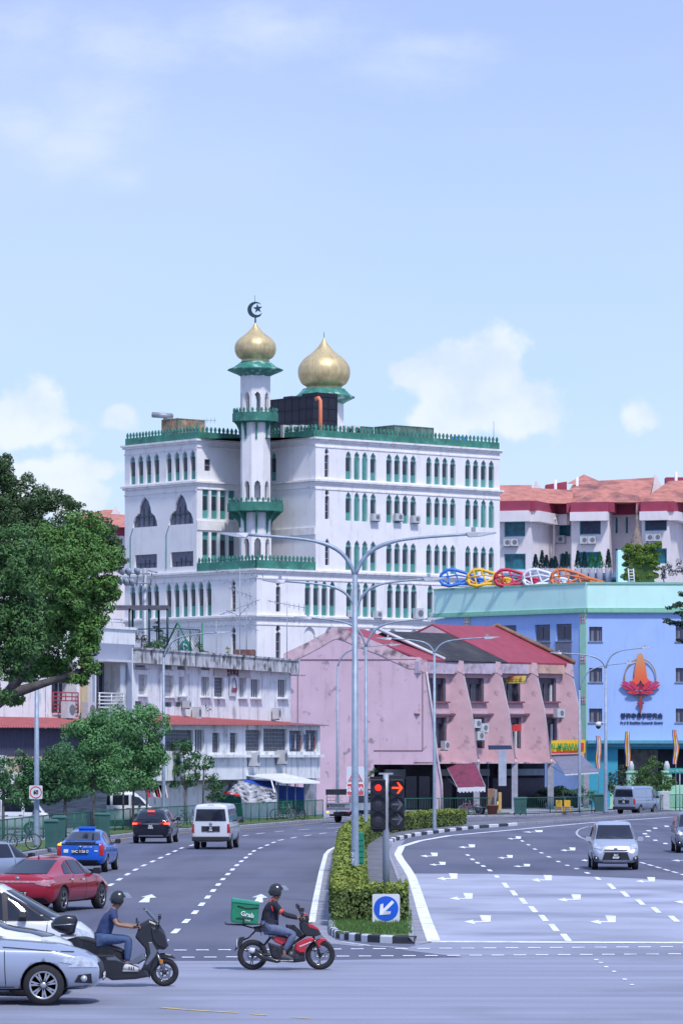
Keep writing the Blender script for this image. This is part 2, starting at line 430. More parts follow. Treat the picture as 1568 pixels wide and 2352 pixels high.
BLACK = mat('black', (.015,.015,.02), .6, var=.2)
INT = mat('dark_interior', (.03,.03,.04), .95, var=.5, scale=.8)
FANM = mat('fan_grille', (.16,.17,.19), .7, var=.3, scale=12)
ACM = mat('aircon_casing', (.50,.52,.55), .6, var=.1, scale=4)
O = Vector((PX(590, 330), 330, 0)); RD = (.76, .65); LD = (-.65, .76); NL = (-.76, -.65)
FRR = Fr(O, RD); FRL = Fr(O, LD, NL)
TR0, TR1, TL0, TL1 = FRR.t(725), FRR.t(1147), FRL.t(452), FRL.t(287)
FRB = Fr(FRL.w(TL0), RD); FRC = Fr(FRR.w(TR0), LD, NL)
ZR_, Z2, Z3, Z4 = 31.3, 27.7, 19.9, 16.0
mosque = thing('mosque', 'large white mosque with green arched windows, gold onion domes and a minaret', 'mosque', tuple(O))
ARCH = [(0,0), (1,0), (1,.74), (.90,.79), (.93,.86), (.78,.92), (.5,1), (.22,.92), (.07,.86), (.10,.79), (0,.74)]
NARR = [(0,0), (1,0), (1,.72), (.72,.77), (1,.83), (.85,.92), (.5,1), (.15,.92), (0,.83), (.28,.77), (0,.72)]
ARCHR = [(0,0), (1,0), (1,.66), (.93,.72), (.93,.8), (.8,.9), (.5,1), (.2,.9), (.07,.8), (.07,.72), (0,.66)]
BIG = [(0,0), (1,0), (.98,.16), (.9,.34), (.76,.46), (.72,.66), (.64,.84), (.5,1), (.36,.84), (.28,.66), (.24,.46), (.1,.34), (.02,.16)]
def shp(S, u0, u1, z0, z1): return [(u0+(u1-u0)*a, z0+(z1-z0)*b) for a, b in S]
def window(fr, h, kind, parent=mosque, depth=.22, dv=0.):
    us = [p[0] for p in h]; zs = [p[1] for p in h]; u0, u1, z0, z1 = min(us), max(us), min(zs), max(zs)
    mb = MB(); H = z1-z0
    if kind in ('split', 'teal'):
        mb.mat(TEAL); fill(mb, fr, h, dv-depth+.02); m_ = (u0+u1)/2
        mb.mat(DGRN)
        if kind == 'split': mb.box(m_-.03, m_+.03, dv-depth+.0505, dv-depth+.08, z0+H*.3, z0+H*.76, fr)
        else: mb.box(m_-.015, m_+.015, dv-depth+.021, dv-depth+.035, z0+H*.03, z0+H*.8, fr)
        wd = mb.build('window', None, parent)
        if kind == 'split':
            g = MB(); g.mat(GLASS); e = (u1-u0)*.1
            g.box(u0+e, u1-e, dv-depth+.025, dv-depth+.05, z0+H*.3, z0+H*.76, fr); g.build('pane', None, wd)
    else:
        mb.mat(GLASS2 if kind == 'big' else MWALL if kind == 'blind' else GLASS)
        fill(mb, fr, h, dv-depth+.02); mb.mat(DGRN if kind == 'big' else GREYM)
        if kind == 'big':
            for k in range(1, 5): uu = u0+(u1-u0)*k/5; mb.box(uu-.03, uu+.03, dv-depth+.02, dv-depth+.07, z0, z0+H*(.33 if k in (1,4) else .6), fr)
            mb.box(u0+.1, u1-.1, dv-depth+.03, dv-depth+.09, z0+H*.33, z0+H*.36, fr)
        elif kind == 'blind':
            mb.mat(BLACK); mb.box(u0+.02, u1-.02, dv-depth+.03, dv-depth+.06, z0+.2, z0+H*.5, fr)
        else:
            n = max(1, round(H/.9))
            for k in range(1, n+1): zz = z0+H*k/(n+1); mb.box(u0+.03, u1-.03, dv-depth+.02, dv-depth+.06, zz-.03, zz+.03, fr)
        wd = mb.build('window', None, parent)
    return wd
def B2(x): return 602.9+.3662*x
def C3(x): return 229.7+.3295*x
def A1(x): return 258.4+.3295*x
wall = MB()
def row(fr, u0, u1, za, zb, ops, dv=0.):
    """ops: (px_left, px_right, sill, apex, shape, kind)"""
    hs = []
    for (xa, xb, s0, s1, S, kind) in ops:
        a, b = fr.t(xa), fr.t(xb)
        if a > b: a, b = b, a
        h = shp(S, a, b, s0, s1); hs.append(h); window(fr, h, kind, dv=dv)
    wall_cells(wall, fr, u0, u1, za, zb, hs, .3, dv)
RCT = [(0,0), (1,0), (1,1), (0,1)]
W = 36
G1, G2, G3, G4 = [520,573,623,675], [775,825,876,926], [1025,1076,1125,1175], [1269,1318,1367,1416]
def grp(s0, s1, teal=()):
    o = []
    for gi, g in enumerate((G1, G2, G3, G4)):
        for k, x in enumerate(g):
            o.append((B2(x), B2(x+W-(0 if gi < 2 else 2)), s0, s1, ARCH, 'teal' if (gi, k) in teal else 'split'))
    return o
row(FRR, TR0, TR1, Z2, ZR_, [(B2(389), B2(415), 27.95, 30.45, NARR, 'dark')]+grp(27.86, 30.3, [(0,1),(0,2)]))
row(FRR, TR0, TR1, 23.4, Z2, [(B2(391), B2(417), 24.35, 26.95, NARR, 'dark')]+grp(24.3, 26.8, [(0,1),(0,2),(3,2),(3,3)]))
row(FRR, TR0, TR1, Z3, 23.4, [(B2(392), B2(418), 20.4, 22.7, NARR, 'dark')]+grp(20.07, 22.66, [(0,1),(0,2)]))
r4 = [(B2(84), B2(113), 16.3, 19.1, NARR, 'dark')]+[(B2(x), B2(x+W), 16.08, 19.12, ARCH, 'split') for x in (265,318,370,420,525,577,628,677,780,832,881,930,1032)]
row(FRR, 0, TR1, Z4, Z3, r4)
row(FRR, 0, TR1, 10, Z4, [(B2(83), B2(113), 12.2, 15.3, NARR, 'dark')]+[(B2(x), B2(x+w), 12.0, 15.2, ARCHR, 'blind') for x, w in ((255,80), (385,70), (518,70), (650,70), (780,70), (915,70))])
wall_cells(wall, FRR, 0, TR1, 0, 10, [])
lt = [(A1(x+38), A1(x), 27.86, 30.4, ARCH, 'split') for x in (122,177,232,288,374,430,485,540)]
row(FRL, TL0, TL1, Z2, ZR_, lt)
row(FRL, TL0, TL1, 23.0, Z2, [(C3(400), C3(228), 24.05, 26.7, BIG, 'big'), (C3(652), C3(478), 24.05, 26.7, BIG, 'big')])
row(FRL, TL0, TL1, Z3, 23.0, [(C3(398), C3(243), 20.45, 21.65, RCT, 'big'), (C3(651), C3(493), 20.4, 21.7, RCT, 'big')])
row(FRL, 0, TL1, Z4, Z3, [(C3(945), C3(914), 16.35, 19.15, NARR, 'dark')]+[(C3(x+38), C3(x), 16.08, 19.1, ARCH, 'split') for x in (210,264,322,374,460,516,573,628,684,739)])
row(FRL, 0, TL1, 10, Z4, [(C3(946), C3(916), 12.4, 15.1, NARR, 'dark')])
wall_cells(wall, FRL, 0, TL1, 0, 10, [])
# notch faces
row(FRB, 0, TR0, Z2, ZR_, [(A1(642), A1(685), 28.6, 29.6, RCT, 'dark')])
row(FRB, 0, TR0, 24.05, Z2, [(C3(a), C3(a+44), 24.5, 27.05, RCT, 'split') for a in (715,777,838,898)])
row(FRB, 0, TR0, Z3, 24.05, [(C3(a), C3(a+44), 20.6, 23.35, RCT, 'split') for a in (715,777,838,898)])
uc = FRC.t(A1(1100)); uc2 = FRC.t(A1(1140))
h = shp(ARCH, min(uc, uc2), max(uc, uc2), 27.86, 30.4); window(FRC, h, 'split'); wall_cells(wall, FRC, 0, TL0, Z2, ZR_, [h], .3)
wall_cells(wall, FRC, 0, TL0, Z3, Z2, [])
def PL(a, b, z): return Vector((O.x+RD[0]*a+LD[0]*b, O.y+RD[1]*a+LD[1]*b, z))
for (a0, b0, a1, b1) in ((TR1, 0, TR1, TL1), (TR1, TL1, 0, TL1)):
    wall.add([PL(a0,b0,0), PL(a1,b1,0), PL(a1,b1,ZR_), PL(a0,b0,ZR_)], [(0,1,2,3)])
wall.add([PL(TR0,0,ZR_), PL(TR1,0,ZR_), PL(TR1,TL1,ZR_), PL(0,TL1,ZR_), PL(0,TL0,ZR_), PL(TR0,TL0,ZR_)], [(0,1,2,3), (3,4,5,0)])
wall.build('wall', MWALL, mosque)
fl = MB(); fl.slab([PL(0,0,Z3-.02), PL(TR0,0,Z3-.02), PL(TR0,TL0,Z3-.02), PL(0,TL0,Z3-.02)], (0,0,-.1)); fl.build('terrace_floor', PAVE, mosque)
# cornices
co_ = MB()
def corn(fr, u0, u1, z, e0=.3, e1=.3, big=1.):
    co_.box(u0-e0*big, u1+e1*big, .0, .27*big, z-.16, z, fr)
    co_.box(u0-e0*.55*big, u1+e1*.55*big, .0, .15*big, z-.34, z-.16, fr)
    co_.box(u0-.04, u1+.04, .0, .06, z-.85, z-.74, fr)
for z_ in (ZR_, Z2):
    corn(FRR, TR0, TR1, z_); corn(FRL, TL0, TL1, z_)
    co_.box(0, TR0-.02, 0, .25, z_-.15, z_, FRB); co_.box(.02, TL0, 0, .25, z_-.15, z_, FRC)
    co_.box(0, TR0-.02, 0, .08, z_-.7, z_-.6, FRB); co_.box(.02, TL0, 0, .08, z_-.7, z_-.6, FRC)
for z_ in (Z3, Z4): corn(FRR, 0, TR1, z_, .24); corn(FRL, 0, TL1, z_, .24)
co_.box(.05, TL0, 0, .12, 23.0, 23.6, FRC); co_.box(0, TR0, .0, .1, 23.5, 24.3, FRB)
co_.build('cornice', MTRIM, mosque)
# recess line under the big arches
rl = MB()
for xa, xb, y0_, y1_ in ((213, 225, 625, 355), (463, 476, 610, 340)):
    t_ = FRL.t(C3(xa)); rl.box(t_-.06, t_+.03, 0, .04, 20.3, 23.3, FRL); rl.hull([FRL.w(t_+.03, .02, 23.3), FRL.w(t_-.05, .02, 23.25), FRL.w(t_-.45, .02, 24.0), FRL.w(t_-.37, .02, 24.05), FRL.w(t_-.4, .04, 24.0)])
rl.build('arch_moulding', TEAL, mosque)
# green battlements with bulb finials
def battlement(name, segs, z0, hgt, step=.46, thick=.2, fh=.5, parent=mosque):
    mb = MB()
    for (fr, u0, u1, v) in segs:
        mb.box(u0, u1, v-thick, v, z0, z0+hgt, fr)
        n = max(1, int(abs(u1-u0)/step))
        for k in range(n+1):
            u = u0+(u1-u0)*(k+.5)/(n+1); zt = z0+hgt; w_ = step*.3
            prof = [(-w_*.6,0), (-w_*.5,fh*.2), (-w_,fh*.45), (-w_*.75,fh*.7), (0,fh), (w_*.75,fh*.7), (w_,fh*.45), (w_*.5,fh*.2), (w_*.6,0)]
            a = [fr.w(u+p, v-.04, zt+q) for p, q in prof]; d = fr.v*(-.1)
            m = len(a); mb.add(a+[p+d for p in a], [tuple(range(m)), tuple(reversed(range(m, 2*m)))]+[(i, i+1, m+i+1, m+i) for i in range(m-1)])
    return mb.build(name, GRNP, parent)
battlement('parapet', [(FRR, TR0-.1, TR1, -.05), (FRL, TL0-.1, TL1, -.05), (FRB, .1, TR0, -.05), (FRC, 0, TL0, -.05)], ZR_, .62)
battlement('parapet', [(FRR, 0, TR0-.02, .0), (FRL, 0.01, TL0-.02, .0)], Z3+.01, .7, fh=.48)
# wall mounted condensers
def ac(parent, fr, u, z, w=.8, h=.62, d=.35, v=0., name='air_conditioner'):
    mb = MB(); mb.mat(ACM); mb.box(u, u+w, v+.1, v+.1+d, z, z+h, fr)
    mb.mat(GREYM); mb.box(u+.02, u+w-.02, v, v+.1, z-.06, z, fr); mb.box(u+.02, u+.08, v, v+d, z-.08, z-.01, fr); mb.box(u+w-.08, u+w-.02, v, v+d, z-.08, z-.01, fr)
    o = mb.build(name, None, parent)
    f = MB(); f.mat(FANM)
    c = fr.w(u+w*.62, v+.1+d+.005, z+h/2); n = 14; r = h*.33
    f.add([c]+[c+fr.u*(r*math.cos(2*PI*k/n))+Vector((0,0,r*math.sin(2*PI*k/n))) for k in range(n)], [(0, 1+k, 1+(k+1) % n) for k in range(n)])
    f.build('fan_grille', None, o); return o
for x, y in ((672,758), (815,757), (922,770), (938,1372), (1040,1378), (528,1362), (685,1368)):
    t_ = FRR.t(B2(x)); Z_ = PZ(918.6+.3662*y, FRR.w(t_).y); ac(mosque, FRR, t_, Z_, .85+.1*(x == 938), .62+.3*(x in (938,)))
# entrance arch with emblem on the left side
t1, t2 = FRL.t(C3(520)), FRL.t(C3(715)); ea = MB(); zt = PZ(1090.9+.3295*1028, 336); zb = PZ(1090.9+.3295*1225, 336)
tm = (t1+t2)/2
ea.tube([FRL.w(t1, 1.2, zb), FRL.w(tm, 1.2, zt), FRL.w(t2, 1.2, zb)], .09, 6)
t4 = FRL.t(C3(790)); ea.tube([FRL.w(t4, 1.2, 10), FRL.w(t4, 1.2, zt-.1)], .08, 6); ea.tube([FRL.w(t1, 1.2, 10), FRL.w(t1, 1.2, zb)], .08, 6); ea.tube([FRL.w(t2, 1.2, 10), FRL.w(t2, 1.2, zb)], .08, 6)
ea.build('gable_frame', mat('green_frame', (.03,.2,.12), .6), mosque)
em = MB(); c_ = FRL.w(tm+.05, .15, zb+.15)
em.mat(WHITEM); em.lathe([(1.0, 0), (1.0, .08)], (0,0,0), 28, 'y'); R_ = Matrix(((FRL.u.x, FRL.v.x, 0, c_.x), (FRL.u.y, FRL.v.y, 0, c_.y), (0, 0, 1, c_.z), (0,0,0,1)))
em.v = [R_ @ v for v in em.v]; e2 = em.build('emblem', None, mosque)
em = MB(); em.mat(mat('emblem_teal', (.02,.26,.22), .5)); em.lathe([(.8, 0), (.8, .1)], (0,.05,0), 28, 'y'); em.v = [R_ @ v for v in em.v]; em.build('emblem_disc', None, mosque)
em = MB(); em.mat(WHITEM)
for (r_, a0, a1) in ((.55, 200, 340), (.38, 20, 150), (.3, 190, 300)):
    em.tube([R_ @ Vector((r_*math.cos(math.radians(a)), .2, r_*math.sin(math.radians(a)))) for a in range(a0, a1, 14)], .05, 5)
em.tube([R_ @ Vector((.1, .2, -.4)), R_ @ Vector((.12, .2, .5))], .05, 5); em.build('emblem_script', None, mosque)

# minaret
MC = Vector((PX(586.5, 336), 336, 0))
mn = MB(); N8 = 8; rA = 1.22
def octo(mb, rad, z0, z1, holes=None, c=MC):
    ang0 = math.atan2(-.76+0, .65)+.25
    for k in range(N8):
        th = ang0+2*PI*k/N8; hw = rad*math.tan(PI/N8)
        n = Vector((math.cos(th), math.sin(th), 0)); u = Vector((-n.y, n.x, 0))
        fr = Fr(c+n*rad-u*hw, u, n)
        if holes: wall_cells(mb, fr, 0, 2*hw, z0, z1, [shp(ARCH, hw*.45, hw*1.55, *holes)], .28)
        else: wall_cells(mb, fr, 0, 2*hw, z0, z1, [])
octo(mn, 1.3, Z3, 21.0); octo(mn, 1.3, 21.0, 23.0, (21.05, 22.75)); octo(mn, 1.26, 23.0, 25.9); octo(mn, rA, 25.9, 28, (26.0, 27.65)); octo(mn, rA, 28, 33.3); octo(mn, rA, 33.3, 35.6, (33.35, 35.25)); octo(mn, rA, 35.6, 37.0)
for z_ in (25.3, 33.0, 35.7, 23.1):
    mn.lathe([(rA-.02, 0), (rA-.02, .1)], (MC.x, MC.y, z_), 8, smooth=False)
mn.tube([MC+Vector((0,0,Z3)), MC+Vector((0,0,33))], .35, 10)
mino = mn.build('minaret', MWALL, mosque)
def balcony(z0, z1, r, zb, r0):
    mb = MB(); cc = MC
    n = 12
    mb.lathe([(r0, 0), (r-.05, .12), (r, .12), (r, z1-z0), (r-.15, z1-z0), (r-.15, .2)], (cc.x, cc.y, z0), n, smooth=False)
    for k in range(30):
        th = 2*PI*k/30; nn = Vector((math.cos(th), math.sin(th), 0)); u = Vector((-nn.y, nn.x, 0)); rr = r*math.cos(PI/n)/math.cos(((th+PI/n) % (2*PI/n))-PI/n) if 0 else r*.975
        fr = Fr(cc+nn*rr, u, nn); w_ = .12; fh = .42; zt = z1
        prof = [(-w_*.6,-.05), (-w_*.5,fh*.2), (-w_,fh*.45), (-w_*.75,fh*.7), (0,fh), (w_*.75,fh*.7), (w_,fh*.45), (w_*.5,fh*.2), (w_*.6,-.05)]
        a = [fr.w(p, 0, zt+q) for p, q in prof]; d = nn*(-.08); m = len(a)
        mb.add(a+[p+d for p in a], [tuple(range(m)), tuple(reversed(range(m, 2*m)))]+[(i, i+1, m+i+1, m+i) for i in range(m-1)])
    for k in range(8):
        th = 2*PI*(k+.5)/8-.3; nn = Vector((math.cos(th), math.sin(th), 0)); u = Vector((-nn.y, nn.x, 0))*.07
        pr = [(r0-.05, zb), (r0+.12, zb), (r0+.2, zb+(z0-zb)*.55), (r-.35, z0-.15), (r-.1, z0+.12), (r0-.05, z0+.12)]
        a = [cc+nn*p+Vector((0,0,q))-u for p, q in pr]; mb.slab(a, u*2)
    mb.build('balcony', GRNP, mino)
balcony(32.6, 33.45, 1.97, 31.2, 1.2); balcony(24.9, 25.75, 2.4, 23.2, 1.25)
mb = MB(); mb.lathe([(1.24, 36.6), (1.5, 36.75), (2.38, 37.12), (2.4, 37.2), (1.9, 37.4), (1.35, 37.8), (1.2, 37.9)], (MC.x, MC.y, 0), 16, smooth=False)
mb.build('eave', mat('patina_green', (.035,.20,.16), .7, var=.3, scale=2, spots=((.35,.55,.5), .8, 1.6, .52, .62)), mino)
ON = [(1.23,0), (1.2,.22), (1.5,.42), (1.70,.78), (1.77,1.15), (1.69,1.6), (1.38,2.02), (.88,2.4), (.5,2.75), (.25,3.05), (.1,3.3), (.05,3.42)]
def onion(parent, c, z0, sr, sz, m=GOLD, seg=48, rib=.012):
    # smooth profile
    pr = []
    for i in range(len(ON)-1):
        p0, p1, p2, p3 = ON[max(i-1,0)], ON[i], ON[i+1], ON[min(i+2, len(ON)-1)]
        for k in range(4):
            t = k/4
            q = [.5*((2*p1[j])+(-p0[j]+p2[j])*t+(2*p0[j]-5*p1[j]+4*p2[j]-p3[j])*t*t+(-p0[j]+3*p1[j]-3*p2[j]+p3[j])*t**3) for j in (0,1)]
            pr.append((q[0]*sr, q[1]*sz))
    pr.append((ON[-1][0]*sr, ON[-1][1]*sz))
    mb = MB(); mb.lathe(pr, (c.x, c.y, z0), seg, rib=rib*.6, ribn=14); return mb.build('dome', m, parent)
d1 = onion(mino, MC, 37.85, 1., 1.)
cr = MB(); cz = 42.35; Rc = .68
out_, in_ = [], []
for k in range(33):
    a = math.radians(62+k*(360-124+22)/32-8)
    out_.append((Rc*math.cos(a), Rc*math.sin(a)))
for k in range(33):
    a = math.radians(52+k*(360-124+42)/32-4)
    in_.append((.16+Rc*.72*math.cos(a), .05+Rc*.74*math.sin(a)))
for k in range(32):
    q = [out_[k], out_[k+1], in_[k+1], in_[k]]
    for dy in (-.09, .09): cr.add([(MC.x+x, MC.y+dy, cz+z_) for x, z_ in q], [(0,1,2,3)])
    for e in ((0,1), (3,2)):
        a, b = q[e[0]], q[e[1]]; cr.add([(MC.x+a[0], MC.y-.09, cz+a[1]), (MC.x+b[0], MC.y-.09, cz+b[1]), (MC.x+b[0], MC.y+.09, cz+b[1]), (MC.x+a[0], MC.y+.09, cz+a[1])], [(0,1,2,3)])
star = []
for k in range(10):
    a = math.radians(96+36*k); r = .42 if k % 2 == 0 else .17; star.append((MC.x+.2+r*math.cos(a), MC.y-.08, cz+.1+r*math.sin(a)))
cr.slab(star, (0, .16, 0)); cr.tube([(MC.x, MC.y, 41.1), (MC.x, MC.y, cz-Rc+.05)], .07, 8); cr.tube([(MC.x-.05, MC.y, cz+Rc-.1), (MC.x-.05, MC.y, cz+Rc+.55)], .02, 5)
cr.build('crescent', BRNZ, mino)
# dome tower on the roof
DC = Vector((PX(744, 350), 350, 0)); dt = MB()
dt.lathe([(1.75, ZR_-.1), (1.75, 35.7)], (DC.x, DC.y, 0), 8, smooth=False); dto = dt.build('dome_tower', MWALL, mosque)
mb = MB(); mb.lathe([(1.78, 35.55), (2.0, 35.7), (2.74, 36.05), (2.76, 36.15), (2.3, 36.4), (1.95, 36.75), (1.9, 36.85)], (DC.x, DC.y, 0), 16, smooth=False); mb.build('eave', MATS['patina_green'], dto)
onion(dto, DC, 36.75, 1.31, 1.37, seg=56)
mb = MB(); mb.tube([(DC.x, DC.y, 41.2), (DC.x, DC.y, 41.95)], .03, 5); mb.build('spike', BRNZ, dto)

# things standing on the roof
def plant(name, label, cat, corner_px, Y, wl, wr, z0, z1, m, seams=(4, 2, 4), group=None):
    c = Vector((PX(corner_px, Y), Y, 0)); t = thing(name, label, cat, (c.x, c.y, z0), group=group)
    fr = Fr(c, RD); mb = MB()
    mb.box(0, wr, -wl, 0, z0, z1, fr); body = mb.build('casing', m, t)
    r = MB(); nl, nz, nr = seams
    for k in range(nl+1): v = -wl+wl*k/nl; r.box(-.04, 0, v-.04, v+.04, z0, z1+.04, fr)
    for k in range(nr+1): u = wr*k/nr; r.box(u-.04, u+.04, 0, .04, z0, z1+.04, fr)
    for k in range(nz+1): zz = z0+(z1-z0)*k/nz; r.box(-.05, 0, -wl, 0, zz-.03, zz+.03, fr); r.box(0, wr, 0, .05, zz-.03, zz+.03, fr)
    r.build('rib', m, t); return t, fr
BLKT = mat('black_tank', (.012,.014,.03), .6, var=.3, scale=1)
tk, ftk = plant('water_tank', 'big black panelled water tank on the mosque roof between the two domes', 'water tank', 718, 340, 5.7, 2.75, ZR_, 35.35, BLKT, (6, 4, 3))
mb = MB(); mb.box(.6, 2.9, -2.2, -.1, 35.37, 35.7, ftk); mb.box(.5, 2.2, -4.6, -3.4, 35.37, 35.6, ftk); mb.build('lid', BLKT, tk)
pc = PX(733, 337.5)
pp = MB(); pp.tube([(pc-.3, 338, 34.9), (pc-.05, 337.7, 34.95), (pc+.1, 337.5, 34.7), (pc+.12, 337.5, ZR_)], .16, 8)
tag(pp.build('vent_pipe', mat('orange_pipe', (.75,.22,.10), .6), origin=(pc, 337.5, ZR_)), 'bent orange pipe rising in front of the black roof tank', 'pipe')
GCH = mat('chiller_green', (.10,.17,.14), .7, var=.4, scale=2)
plant('cooling_tower', 'long low green cooling unit behind the right roof parapet', 'cooling unit', 905, 345, 2.6, 4.6, ZR_, 33.2, GCH, (2, 2, 6), 'green roof cooling units')
plant('cooling_tower', 'small green cooling unit right beside the dome tower', 'cooling unit', 825, 345, 1.2, 1.6, ZR_, 33.1, GCH, (2, 2, 3), 'green roof cooling units')
rust = mat('rusty_casing', (.30,.20,.13), .8, var=.5, scale=1.5, spots=((.08,.14,.11), .9, 1.2, .45, .6))
t_, fr_ = plant('roof_plant', 'rusty brown roof unit with a stubby exhaust on the left roof edge', 'roof unit', 408, 345, 2.2, 3., ZR_, 33.8, rust, (3, 2, 4))
mb = MB(); mb.tube([fr_.w(-.2, -1.9, 34.1)+Vector((-.9,0,.15)), fr_.w(-.2, -1.6, 34.15), fr_.w(.6, -1.6, 34.15)], .25, 10); mb.box(-.1, .5, -1.9, -1.3, 33.8, 34.0, fr_); mb.build('exhaust', GREYM, t_)
for i, (px, lab) in enumerate(((523, 'left of the minaret top balcony'), (650, 'leftmost at the foot of the black tank'), (672, 'second from left at the foot of the black tank'), (692, 'third from left at the foot of the black tank'), (792, 'left one under the gold dome tower'), (812, 'right one under the gold dome tower'))):
    Y = 344 if px < 600 or px > 760 else 337.4; c = Vector((PX(px, Y), Y, 0)); z1 = 32.6+.5*(px > 760)
    t_ = thing('condenser', 'white condenser '+lab, 'condenser', (c.x, c.y, ZR_), group='roof condensers'); fr_ = Fr(c, RD); mb = MB(); mb.box(0, .75, -.35, 0, ZR_, z1, fr_); mb.build('casing', ACM, t_)
    mb = MB(); mb.lathe([(.26, 0), (.26, .02)], (0,0,0), 12, 'y'); M_ = Matrix(((fr_.u.x, fr_.v.x, 0, fr_.w(.45).x), (fr_.u.y, fr_.v.y, 0, fr_.w(.45).y), (0,0,1,z1-.4), (0,0,0,1))); mb.v = [M_ @ v for v in mb.v]; mb.build('fan_grille', BLACK, t_)
def antenna(name, label, base, h, arms, r=.03, group=None):
    mb = MB(); b = Vector(base); mb.tube([b, b+Vector((0,0,h))], r, 5)
    for (z_, l, tilt, n) in arms:
        a, c = b+Vector((-l/2, 0, z_-tilt)), b+Vector((l/2, 0, z_+tilt)); mb.tube([a, c], r*.7, 4)
        for k in range(n):
            p = a.lerp(c, (k+.5)/n); e = .1+.18*k/n; mb.tube([p+Vector((0,0,-e)), p+Vector((0,0,e))], r*.6, 4)
    return tag(mb.build(name, GREYM, origin=base), label, 'antenna', group)
antenna('antenna', 'thin aerial on the mosque roof left of the minaret', (PX(472,341), 341, ZR_), 2.1, [(2.0, 1.9, .0, 6)])
antenna('antenna', 'single rod on the far right corner of the mosque roof', (PX(1133,349), 349, ZR_), 2.6, [])
mb = MB(); mb.lathe([(.75,0), (.8,.1), (.8,1.0), (.55,1.25), (.1,1.3)], (PX(1053,349.5), 349.5, ZR_), 16); tag(mb.build('water_barrel', mat('blue_plastic', (.03,.17,.5), .5), origin=(PX(1053,349.5), 349.5, ZR_)), 'round blue barrel at the right end of the mosque roof', 'barrel')
# ================================================================= red roofed condominium behind (right and left)
CREAM = mat('condo_wall', (.76,.71,.73), .85, var=.06, scale=.7, streak=((.5,.45,.45), .3, .5, .7))
CPEACH = mat('condo_peach', (.50,.38,.36), .85, var=.08)
MAROON = mat('maroon_fascia', (.33,.045,.09), .7, var=.12, scale=1)
TILE = None
def tile_mat(name, c1, c2, dirt, s=1.):
    m = mat(name, c1, .85, var=.22, scale=1.4, spots=(dirt, .85, .35, .5, .68), bump=0)
    nt_ = m.node_tree; bs = nt_.nodes['Principled BSDF']; w_ = nt_.nodes.new('ShaderNodeTexWave'); w_.bands_direction = 'Z'; w_.inputs['Scale'].default_value = 1.6*s; w_.inputs['Distortion'].default_value = .6
    t_ = nt_.nodes.new('ShaderNodeTexCoord'); nt_.links.new(t_.outputs['Object'], w_.inputs[0])
    bp = nt_.nodes.new('ShaderNodeBump'); bp.inputs['Strength'].default_value = .9; bp.inputs['Distance'].default_value = .12; nt_.links.new(w_.outputs['Fac'], bp.inputs['Height']); nt_.links.new(bp.outputs[0], bs.inputs['Normal'])
    return m
TILE = tile_mat('terracotta_tile', (.50,.20,.16), None, (.14,.06,.07))
TEALG = mat('teal_glazing', (.02,.13,.17), .2, var=.4, scale=2)
TEALF = mat('teal_frame', (.02,.30,.36), .5)
CR = mat('curtain_dark', (.03,.04,.09), .3, var=.4, scale=3)
def Q4(x): return 1090.9+.3043*x
def R4(y): return 1033.5+.3043*y
def plan_wall(mb, pts, z0, z1, thick=0.):
    """pts: (px, Y) stations"""
    q = [Vector((PX(x, Y), Y, 0)) for x, Y in pts]
    for a, b in zip(q, q[1:]):
        if thick:
            d = (b-a).normalized(); n = Vector((d.y, -d.x, 0))*thick; mb.slab([a+Vector((0,0,z0)), b+Vector((0,0,z0)), b+Vector((0,0,z1)), a+Vector((0,0,z1))], n)
        else: mb.add([a+Vector((0,0,z0)), b+Vector((0,0,z0)), b+Vector((0,0,z1)), a+Vector((0,0,z1))], [(0,1,2,3)])
condo = thing('apartment_block', 'cream apartment block with red tiled hip roofs and maroon band, right of the mosque', 'apartment block', (PX(1360,402), 402, 0), group='red roofed apartment blocks')
YB = 402
path = [(1090,YB), (Q4(420),YB-2), (Q4(590),YB+5), (Q4(720),YB+4), (Q4(725),YB+1), (Q4(1010),YB), (Q4(1040),YB+5), (Q4(1250),YB+4), (Q4(1255),YB), (Q4(1460),YB-1), (Q4(1568),YB+5), (1700,YB+5)]
s_ = F/YB
ztop = PZ(R4(470), YB); zroof = PZ(R4(395), YB); wl = MB()
# wall segments with window openings
wins = {0: [(218,375,540,655), (218,378,785,905)], 2: [(628,718,540,655), (635,722,785,880)], 4: [(786,945,520,640), (780,945,770,890)], 6: [(1055,1072,508,628), (1133,1150,505,628), (1057,1072,745,860)], 8: [(1277,1443,495,612), (1290,1443,745,860)]}
pv = [Vector((PX(x, Y), Y, 0)) for x, Y in path]
for i in range(len(pv)-1):
    fr = Fr(pv[i], (pv[i+1]-pv[i])[:2]); L_ = (pv[i+1]-pv[i]).length
    if i not in wins: wall_cells(wl, fr, 0, L_, 0, ztop, []); continue
    ws = wins[i]; ups = [w_ for w_ in ws if w_[2] < 700]; los = [w_ for w_ in ws if w_[2] > 700]; zm = fr.z(Q4(ws[0][0]), R4(710))
    for lst, za, zb in ((los, 0, zm), (ups, zm, ztop)):
        hs = []
        for xa, xb, ya, yb in lst:
            a, b = fr.t(Q4(xa)), fr.t(Q4(xb)); z1, z0 = fr.z(Q4(xa), R4(ya)), fr.z(Q4(xa), R4(yb)); a = max(a, .05); b = min(b, L_-.05)
            h = rect(a, b, z0, z1); hs.append(h); m = MB(); m.mat(CR if xb-xa > 100 and ya < 530 else TEALG); fill(m, fr, h, -.28)
            m.mat(TEALF); n = max(1, round((b-a)/1.6))
            for k in range(n+1): u = a+(b-a)*k/n; m.box(max(a,u-.09), min(b,u+.09), -.27, -.2, z0, z1, fr)
            m.box(a+.1, b-.1, -.268, -.22, z0, z0+.12, fr); m.box(a+.1, b-.1, -.268, -.22, z1-.12, z1, fr)
            m.build('window', None, condo)
        wall_cells(wl, fr, 0, L_, za, zb, hs, .3)
